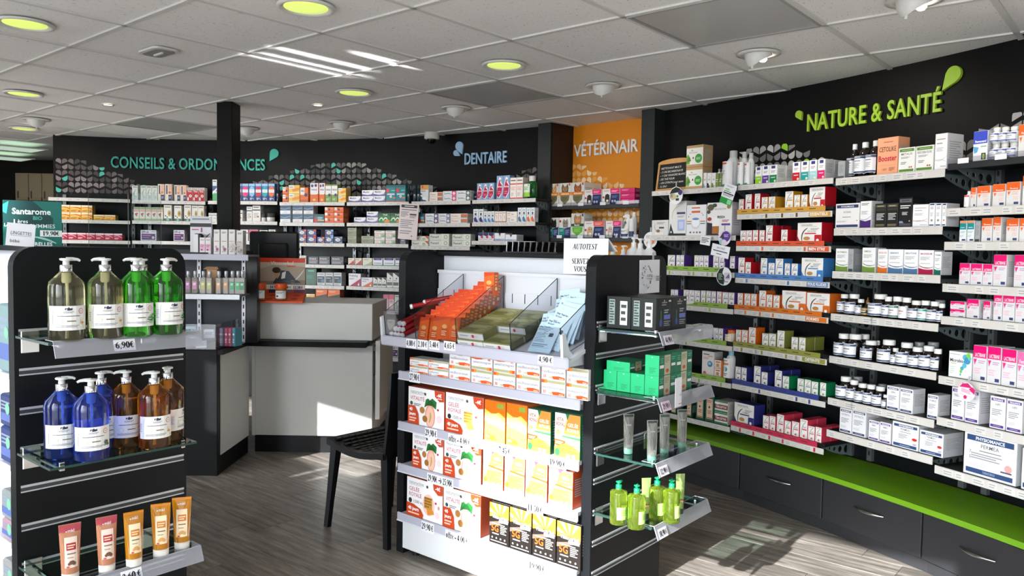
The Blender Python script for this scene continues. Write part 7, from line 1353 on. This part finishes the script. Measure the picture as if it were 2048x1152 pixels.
for i, s in enumerate(('7,95 €', '14,90 €', '14,90 €', '12,50 €')): text(m, s, dx0 + wd_*(.02 + .245*i), hz*.3, hz*.062, INK, lambda x, z, k: (x, .096, z), 1, 'L', wd_*.22, 2)
m.obj('header', t)
for i, (px, lb) in enumerate(((524, 'left'), (566, 'right'))):
    x = aty(px, 600, 5.21)[0]; tt = thing('vitamin_jar', f"{lb} glass jar with orange lid on the orange display tray", 'jar', (x, 5.20 - .03, ZC + .0225), 0, 'vitamin jars'); r_ = .036
    MB().lathe([(r_*.9, 0), (r_, .004), (r_, .066), (r_*.85, .074)], liquidm('amber_jar', '#b87a3c', .3, .1), 20).obj('body', tt); MB().lathe([(r_*1.02, .072), (r_*1.05, .075), (r_*1.05, .104), (r_, .108), (.0001, .108)], mat('orange_lid', '#e0541a', .4), 22).obj('lid', tt)
    m = MB(); blabel(m, r_, .01, .06, "L.2 .6 .8 .9 2 #888;E.3 .3 .1 .12 #333;P#e0541a 0,0 1,0 1,.12 .5,.04 0,.2", a=2.4, cy=0.0); m.obj('label', tt)
# till monitor
mo = thing('till_monitor', 'black till monitor seen from behind on the counter', 'monitor', (aty(547, 480, 5.62)[0], 5.62, ZC)); hm = aty(547, 463, 5.62)[2] - ZC; wm_ = (597 - 499)/F_PX*5.62
MB().box(-wm_/2, 0, .10, wm_/2, .05, hm, BLKPL, b=.012).obj('housing', mo); MB().box(-wm_*.3, -.025, .16, wm_*.3, 0, hm - .08, BLKPL, b=.015).obj('rear_cover', mo); MB().box(-.03, -.01, 0.01, .03, .03, .18, BLKPL, b=.005).obj('neck', mo); MB().box(-.11, -.06, 0, .11, .09, .012, BLKPL, b=.004).obj('foot', mo)
# plexiglass screens on the side desk
for i, (p0, p1) in enumerate(((177, 256), (257, 322))):
    Y = 5.17 if i else 5.19; a, c = aty(p0, 440, Y), aty(p1, 440, Y); zt3 = aty((p0+p1)/2, 386, Y)[2]
    t = thing('plexiglass_screen', ('left' if i == 0 else 'right') + ' clear plexiglass screen standing on the black side desk', 'screen', (a[0], Y, .7645)); w = c[0]-a[0]
    m = MB(); sheet(m, [(0,0,.02),(w,0,.02),(w,0,zt3-.7645),(0,0,zt3-.7645)], (0,.005,0), PLEXI, ACEDGE); m.obj('pane', t); MB().box(-.0, -.05, 0, .05, .05, .02, ALU, b=.003).obj('foot', t); MB().box(w-.05, -.05, 0, w, .05, .02, ALU, b=.003).obj('foot', t)
# paper notice on the back wall, cards and badges on the chalkboard bay
def bcard(bk, name, label, cat, px0, px1, pyt, pyb, spec, off=.02, roll=0, base='#e8e8ec', th=.0012):
    bb = BAY[bk]; up = -np.array([-bb.d[1], bb.d[0]]); a, e = bb.A + up*off, bb.B + up*off; q0, q1 = onv(px0, (pyt+pyb)/2, a, e), onv(px1, (pyt+pyb)/2, a, e); xc = (px0+px1)/2
    zt4, zb4 = onv(xc, pyt, a, e)[2], onv(xc, pyb, a, e)[2]; w = float(np.hypot(*(q1-q0)[:2])); h = zt4 - zb4; m = MB().box(-w/2, -th, -h/2, w/2, 0, h/2, pr(base)); f = lambda x, z, k: (x, -th - .0003 - .00012*k, z - h/2)
    art(m, w, h, spec, f); o = m.obj(name, None, tuple((q0[:2]+q1[:2])/2) + ((zt4+zb4)/2,), bb.rz, label=label, cat=cat); o.rotation_euler = (0, math.radians(roll), bb.rz); return o
def bdisc(bk, name, label, cat, px, py, rpx, spec, off=.03, base='#e8e8ec', roll=0):
    bb = BAY[bk]; up = -np.array([-bb.d[1], bb.d[0]]); a, e = bb.A + up*off, bb.B + up*off; q = onv(px, py, a, e); r_ = rpx*q[1]/F_PX; m = MB().lathe([(r_, 0), (r_, .0015)], pr(base), 28, M=Matrix.Rotation(math.pi/2, 4, 'X'))
    art(m, 2*r_, 2*r_, spec, lambda x, z, k: (x, -.0019 - .00012*k, z - r_)); m.box(-.004, -.001, r_*.9, .004, .0005, r_ + .03, ACEDGE); o = m.obj(name, None, tuple(q), bb.rz, label=label, cat=cat); o.rotation_euler = (0, math.radians(roll), bb.rz); return o
bcard('b5', 'paper_notice', 'white paper notice hanging from back-wall shelf, slightly tilted', 'notice', 798, 836, 407, 479, "R.08 .88 .92 .96 #1b1b1d;L.25 .9 .75 .945 1 #ddd;L.1 .8 .9 .85 1 #777;L.08 .62 .5 .78 4 #888;R.55 .68 .9 .72 #2b2b2b;L.55 .6 .9 .67 2 #777;L.08 .3 .8 .56 5 #999;L.08 .14 .7 .26 2 #999;E.72 .1 .03 0 #222", .03, 4, '#e6d6d6')
bcard('A', 'shelf_leaflet', 'green and white leaflet hanging tilted below the spray cans', 'leaflet', 1444, 1469, 368, 409, "R0 0 1 .3 #1c9438;R.6 .04 .92 .26 #8fd09a;L.2 .84 .8 .92 2 #999;E.35 .72 .2 .05 #9cc98a;R.1 .5 .95 .56 #333;L.1 .38 .9 .48 2 #777;L.1 .58 .7 .66 1 #5a8a5a", .05, 20)
bdisc('A', 'shelf_badge', 'round white badge with violet dot hanging below the chalkboard', 'badge', 1352, 391, 17.5, "P#1d2a22 .02,.6 .2,.86 .5,.98 .8,.88 .9,.7;E.82 .66 .16 0 #4b2f78;R.5 .2 .74 .56 #e9e9e6;R.5 .2 .74 .34 #3a3336;E.3 .44 .24 .2 #c9b99a;L.08 .4 .3 .6 3 #444;R.55 .38 .7 .52 #4a9a4a", .04)
bcard('A', 'shelf_note', 'small white handwritten note hanging under the diffuser shelf', 'note', 1401, 1421, 472, 490, "L.1 .2 .9 .85 4 #555", .04, 8)
bdisc('A', 'shelf_badge', 'round violet and teal badge hanging under the diffuser shelf', 'badge', 1449, 476, 15, "E.62 .6 .36 0 #51308a;L.45 .55 .85 .75 3 #c9b4e8;R.1 .1 .5 .4 #8fc4c4;P#3a2e3a .1,.5 .4,.9 .5,.5;E.5 .2 .2 0 #d9c9d6", .05, '#dcd2e0')
bcard('A', 'shelf_note', 'larger tilted white note below the violet badge', 'note', 1423, 1459, 490, 514, "C.5 .66 .7 .16 #444 SACHEZ;L.1 .38 .9 .56 1 #555;L.3 .16 .6 .3 1 #666", .05, 11)
bdisc('A', 'shelf_badge', 'round black and white badge at the purple carton shelf end', 'badge', 1448, 552.5, 18.5, "P#121a16 .5,.98 .2,.88 .03,.6 .04,.36 .2,.12 .5,.03 .6,.4 .4,.7;L.14 .3 .44 .66 5 #7fae8a;R.52 .3 .9 .7 #c9c4d0;P#6a5a84 .6,.4 .84,.66 .9,.4;L.5 .16 .8 .26 1 #888", .04)
bdisc('D', 'shelf_badge', 'round pink and white badge on the rail above TEOLIANCE cartons', 'badge', 1933, 784, 19, "P#d3246e .5,.99 .2,.88 .06,.66 .8,.8;R.1 .3 .9 .32 #e9b4c8;L.2 .44 .8 .64 3 #d97aa0;E.5 .22 .1 0 #d3246e;P#d3246e .6,.7 .98,.5 .96,.76 .8,.86", .05, '#ecdfe6', 10)
bdisc('V', 'shelf_badge', 'round white badge with orange picture beside the grey pilaster', 'badge', 1301, 480, 16, "P#d9763a .6,.86 .86,.7 .8,.3 .6,.2;E.66 .66 .12 0 #e0986a;L.15 .6 .5 .8 3 #999;R.2 .2 .5 .4 #c9b4a0", .2)
bb = BAY['A']; up = -np.array([-bb.d[1], bb.d[0]]); q0, q1 = onv(1305, 378, bb.A, bb.B), onv(1370, 378, bb.A, bb.B); w = float(np.hypot(*(q1-q0)[:2])); h = .178
c = (q0[:2]+q1[:2])/2 - up*.03
t = thing('chalkboard', 'small wood-framed chalkboard with handwritten cleaning recipe', 'chalkboard', (c[0], c[1], bb.z[0] + .0005), bb.rz); t.rotation_euler = (math.radians(-9), math.radians(-1), bb.rz)
KW = mat('pale_wood', '#b98a54', .5, noise=.2, nscale=30); m = MB()
for q in ((-w/2, 0, w/2, .016), (-w/2, .016, -w/2 + .014, h), (w/2 - .014, .016, w/2, h)): m.box(q[0], -.006, q[1], q[2], .008, q[3], KW, b=.002)
top = [(-w/2, h - .004), (w/2, h - .004), (w/2, h + .006)] + [(w/2*math.cos(math.pi*i/10)*.98, h + .006 + .022*math.sin(math.pi*i/10)) for i in range(1, 10)] + [(-w/2, h + .006)]
m.prism(top[::-1], -.006, .008, KW); m.obj('frame', t)
m = MB().box(-w/2 + .013, -.002, .015, w/2 - .013, .004, h - .003, mat('slate', '#141414', .7)); CH = mat('chalk', '#d9d6cf', .9); tf2 = lambda x, z, k: (x, -.0026, z)
for i, s in enumerate(('NETTOYANT MULTI', '- 2 CAS BICARBONATE', '- 1 CAS VINAIGRE BLANC', "- DE THE FOUR", '- UN CITRON jus + zeste', "- 1L EAU")): text(m, s, -w/2 + .026 - .004*(i % 2), h - .036 - i*.0235, .0125, CH, tf2, 1, 'L', w - .05, 0, .22)
m.obj('slate', t)
# chair beside the gondola
CHP = mat('black_resin', '#0d0d0f', .35, bump=.1, nscale=200); cO = Vector((-.915, 3.85, 0)); t = thing('chair', 'black resin chair with woven seat at the gondola end', 'chair', (cO.x, cO.y, 0), math.atan2(EF.y, EF.x))
def leg(x0, y0, x1, y1, z, w0=.030, w1=.046):
    m = MB(); vs = []
    for (x, y, zz, w_) in ((x0, y0, 0, w0), (x0*.7 + x1*.3, y0*.7 + y1*.3, z*.3, w0*1.05), (x1, y1, z, w1)): vs += [(x - w_/2, y - w_*.4, zz), (x + w_/2, y - w_*.4, zz), (x + w_/2, y + w_*.4, zz), (x - w_/2, y + w_*.4, zz)]
    m.add(vs, [(3,2,1,0), (8,9,10,11)] + [(4*j+i, 4*j+(i+1) % 4, 4*j+4+(i+1) % 4, 4*j+4+i) for j in range(2) for i in range(4)], CHP); return m
for y0, y1 in ((.015, .035), (.425, .405)):
    leg(.0, y0, .045, y1, .43).obj('leg', t); leg(.448, y0, .418, y1, .44).obj('leg', t)
sz = lambda u: .452 - .028*math.sin(math.pi*min(u*1.05, 1)) - .006*u
m = MB(); n = 10; vs = []
for j in range(n+1):
    u = j/n; x = .01 + .42*u; z = sz(u); vs += [(x, .0, z), (x, .44, z), (x, .44, z - .03), (x, .0, z - .03)]
m.add(vs, [(4*j+i, 4*j+(i+1) % 4, 4*j+4+(i+1) % 4, 4*j+4+i) for j in range(n) for i in range(4)] + [(0,3,2,1), (4*n, 4*n+1, 4*n+2, 4*n+3)], CHP); se = m.obj('seat', t)
m = MB()
for i in range(11):
    for j in range(10):
        x = .035 + i*.035; y = .03 + j*.04 + (.02 if i % 2 else 0); u = (x - .01)/.42
        if y > .40: continue
        m.box(x, y, sz(u) - .004, x + .026, y + .034, sz(u) + .005, CHP, b=.003)
m.obj('weave', se, kind='stuff')
m = MB(); vs = []
for j in range(9):
    z = .44 + .38*j/8; x = .424 + .022*math.sin(j/8*2.2); hw = .215 - .02*(j/8)**2; vs += [(x, .22 - hw, z), (x, .22 + hw, z), (x + .016, .22 + hw, z), (x + .016, .22 - hw, z)]
m.add(vs, [(4*j+i, 4*j+4+i, 4*j+4+(i+1) % 4, 4*j+(i+1) % 4) for j in range(8) for i in range(4)] + [(0,1,2,3), (35,34,33,32)], CHP); br = m.obj('backrest', t)
m = MB()
for j in range(8):
    for i in range(9): m.box(.415 + .022*math.sin(j/8*2.2), .04 + i*.04 + (.018 if j % 2 else 0), .47 + j*.041, .424 + .022*math.sin((j+1)/8*2.2), .072 + i*.04 + (.018 if j % 2 else 0), .50 + j*.041, CHP, b=.003)
m.obj('weave', br, kind='stuff')
# the darker room at the far left
CAB = mat('beige_cabinet', '#a5957a', .5, noise=.06, nscale=5); Yc = 8.9; x0, x1 = aty(30, 372, Yc)[0], aty(110, 372, Yc)[0]; zt5, zb5 = aty(60, 346, Yc)[2], aty(60, 402, Yc)[2]
t = thing('wall_cabinet', 'beige wall cabinets in the dark far left room', 'cabinet', (x0, Yc, zb5)); W3 = x1 - x0; MB().box(0, .02, 0, W3, .35, zt5 - zb5, CAB, b=.003).obj('body', t)
for i in range(3): dr = MB().box(W3*i/3 + .003, 0, .003, W3*(i+1)/3 - .003, .019, zt5 - zb5 - .003, CAB, b=.003).obj('door', t); MB().box(W3*i/3 + .03, -.012, .03, W3*i/3 + .04, 0, .11, STEEL).obj('handle', dr)
t = thing('shelf_unit', 'dark shelf unit in the far left room', 'shelving', (-5.6, 8.6, 0)); MB().box(0, .3, 0, 1.1, .33, 1.9, DARKW).obj('back_panel', t)
for z in (.55, .95, 1.35, 1.7): MB().box(0, 0, z - .02, 1.1, .3, z, mat('brown_shelf', '#3a2c20', .6)).obj('shelf', t)
r = random.Random(3); ci = 0
for z in (1.35, .95):
    for i in range(7):
        c, cn = (('#5a2a22','brown-red'),('#8a5a3a','tan'),('#3f5a4a','dull green'),('#7a3a3a','faded red'),('#9a8a6a','beige'))[(i + int(z*10)) % 5]; m = MB().box(-.06, 0, 0, .06, .12, .13 + .05*r.random(), pr(c), b=.002); art(m, .11, .12, "L.1 .5 .9 .9 3 #c9b49a;R.1 .1 .9 .4 #2a2420")
        m.obj('stock_carton', None, (-5.52 + i*.15, 8.63, z + .0005), 0, label=f"{cn} carton, {ORD[i]} from left, {('upper' if z > 1 else 'lower')} shelf of the far left room", cat='box', group='cartons in the far left room')
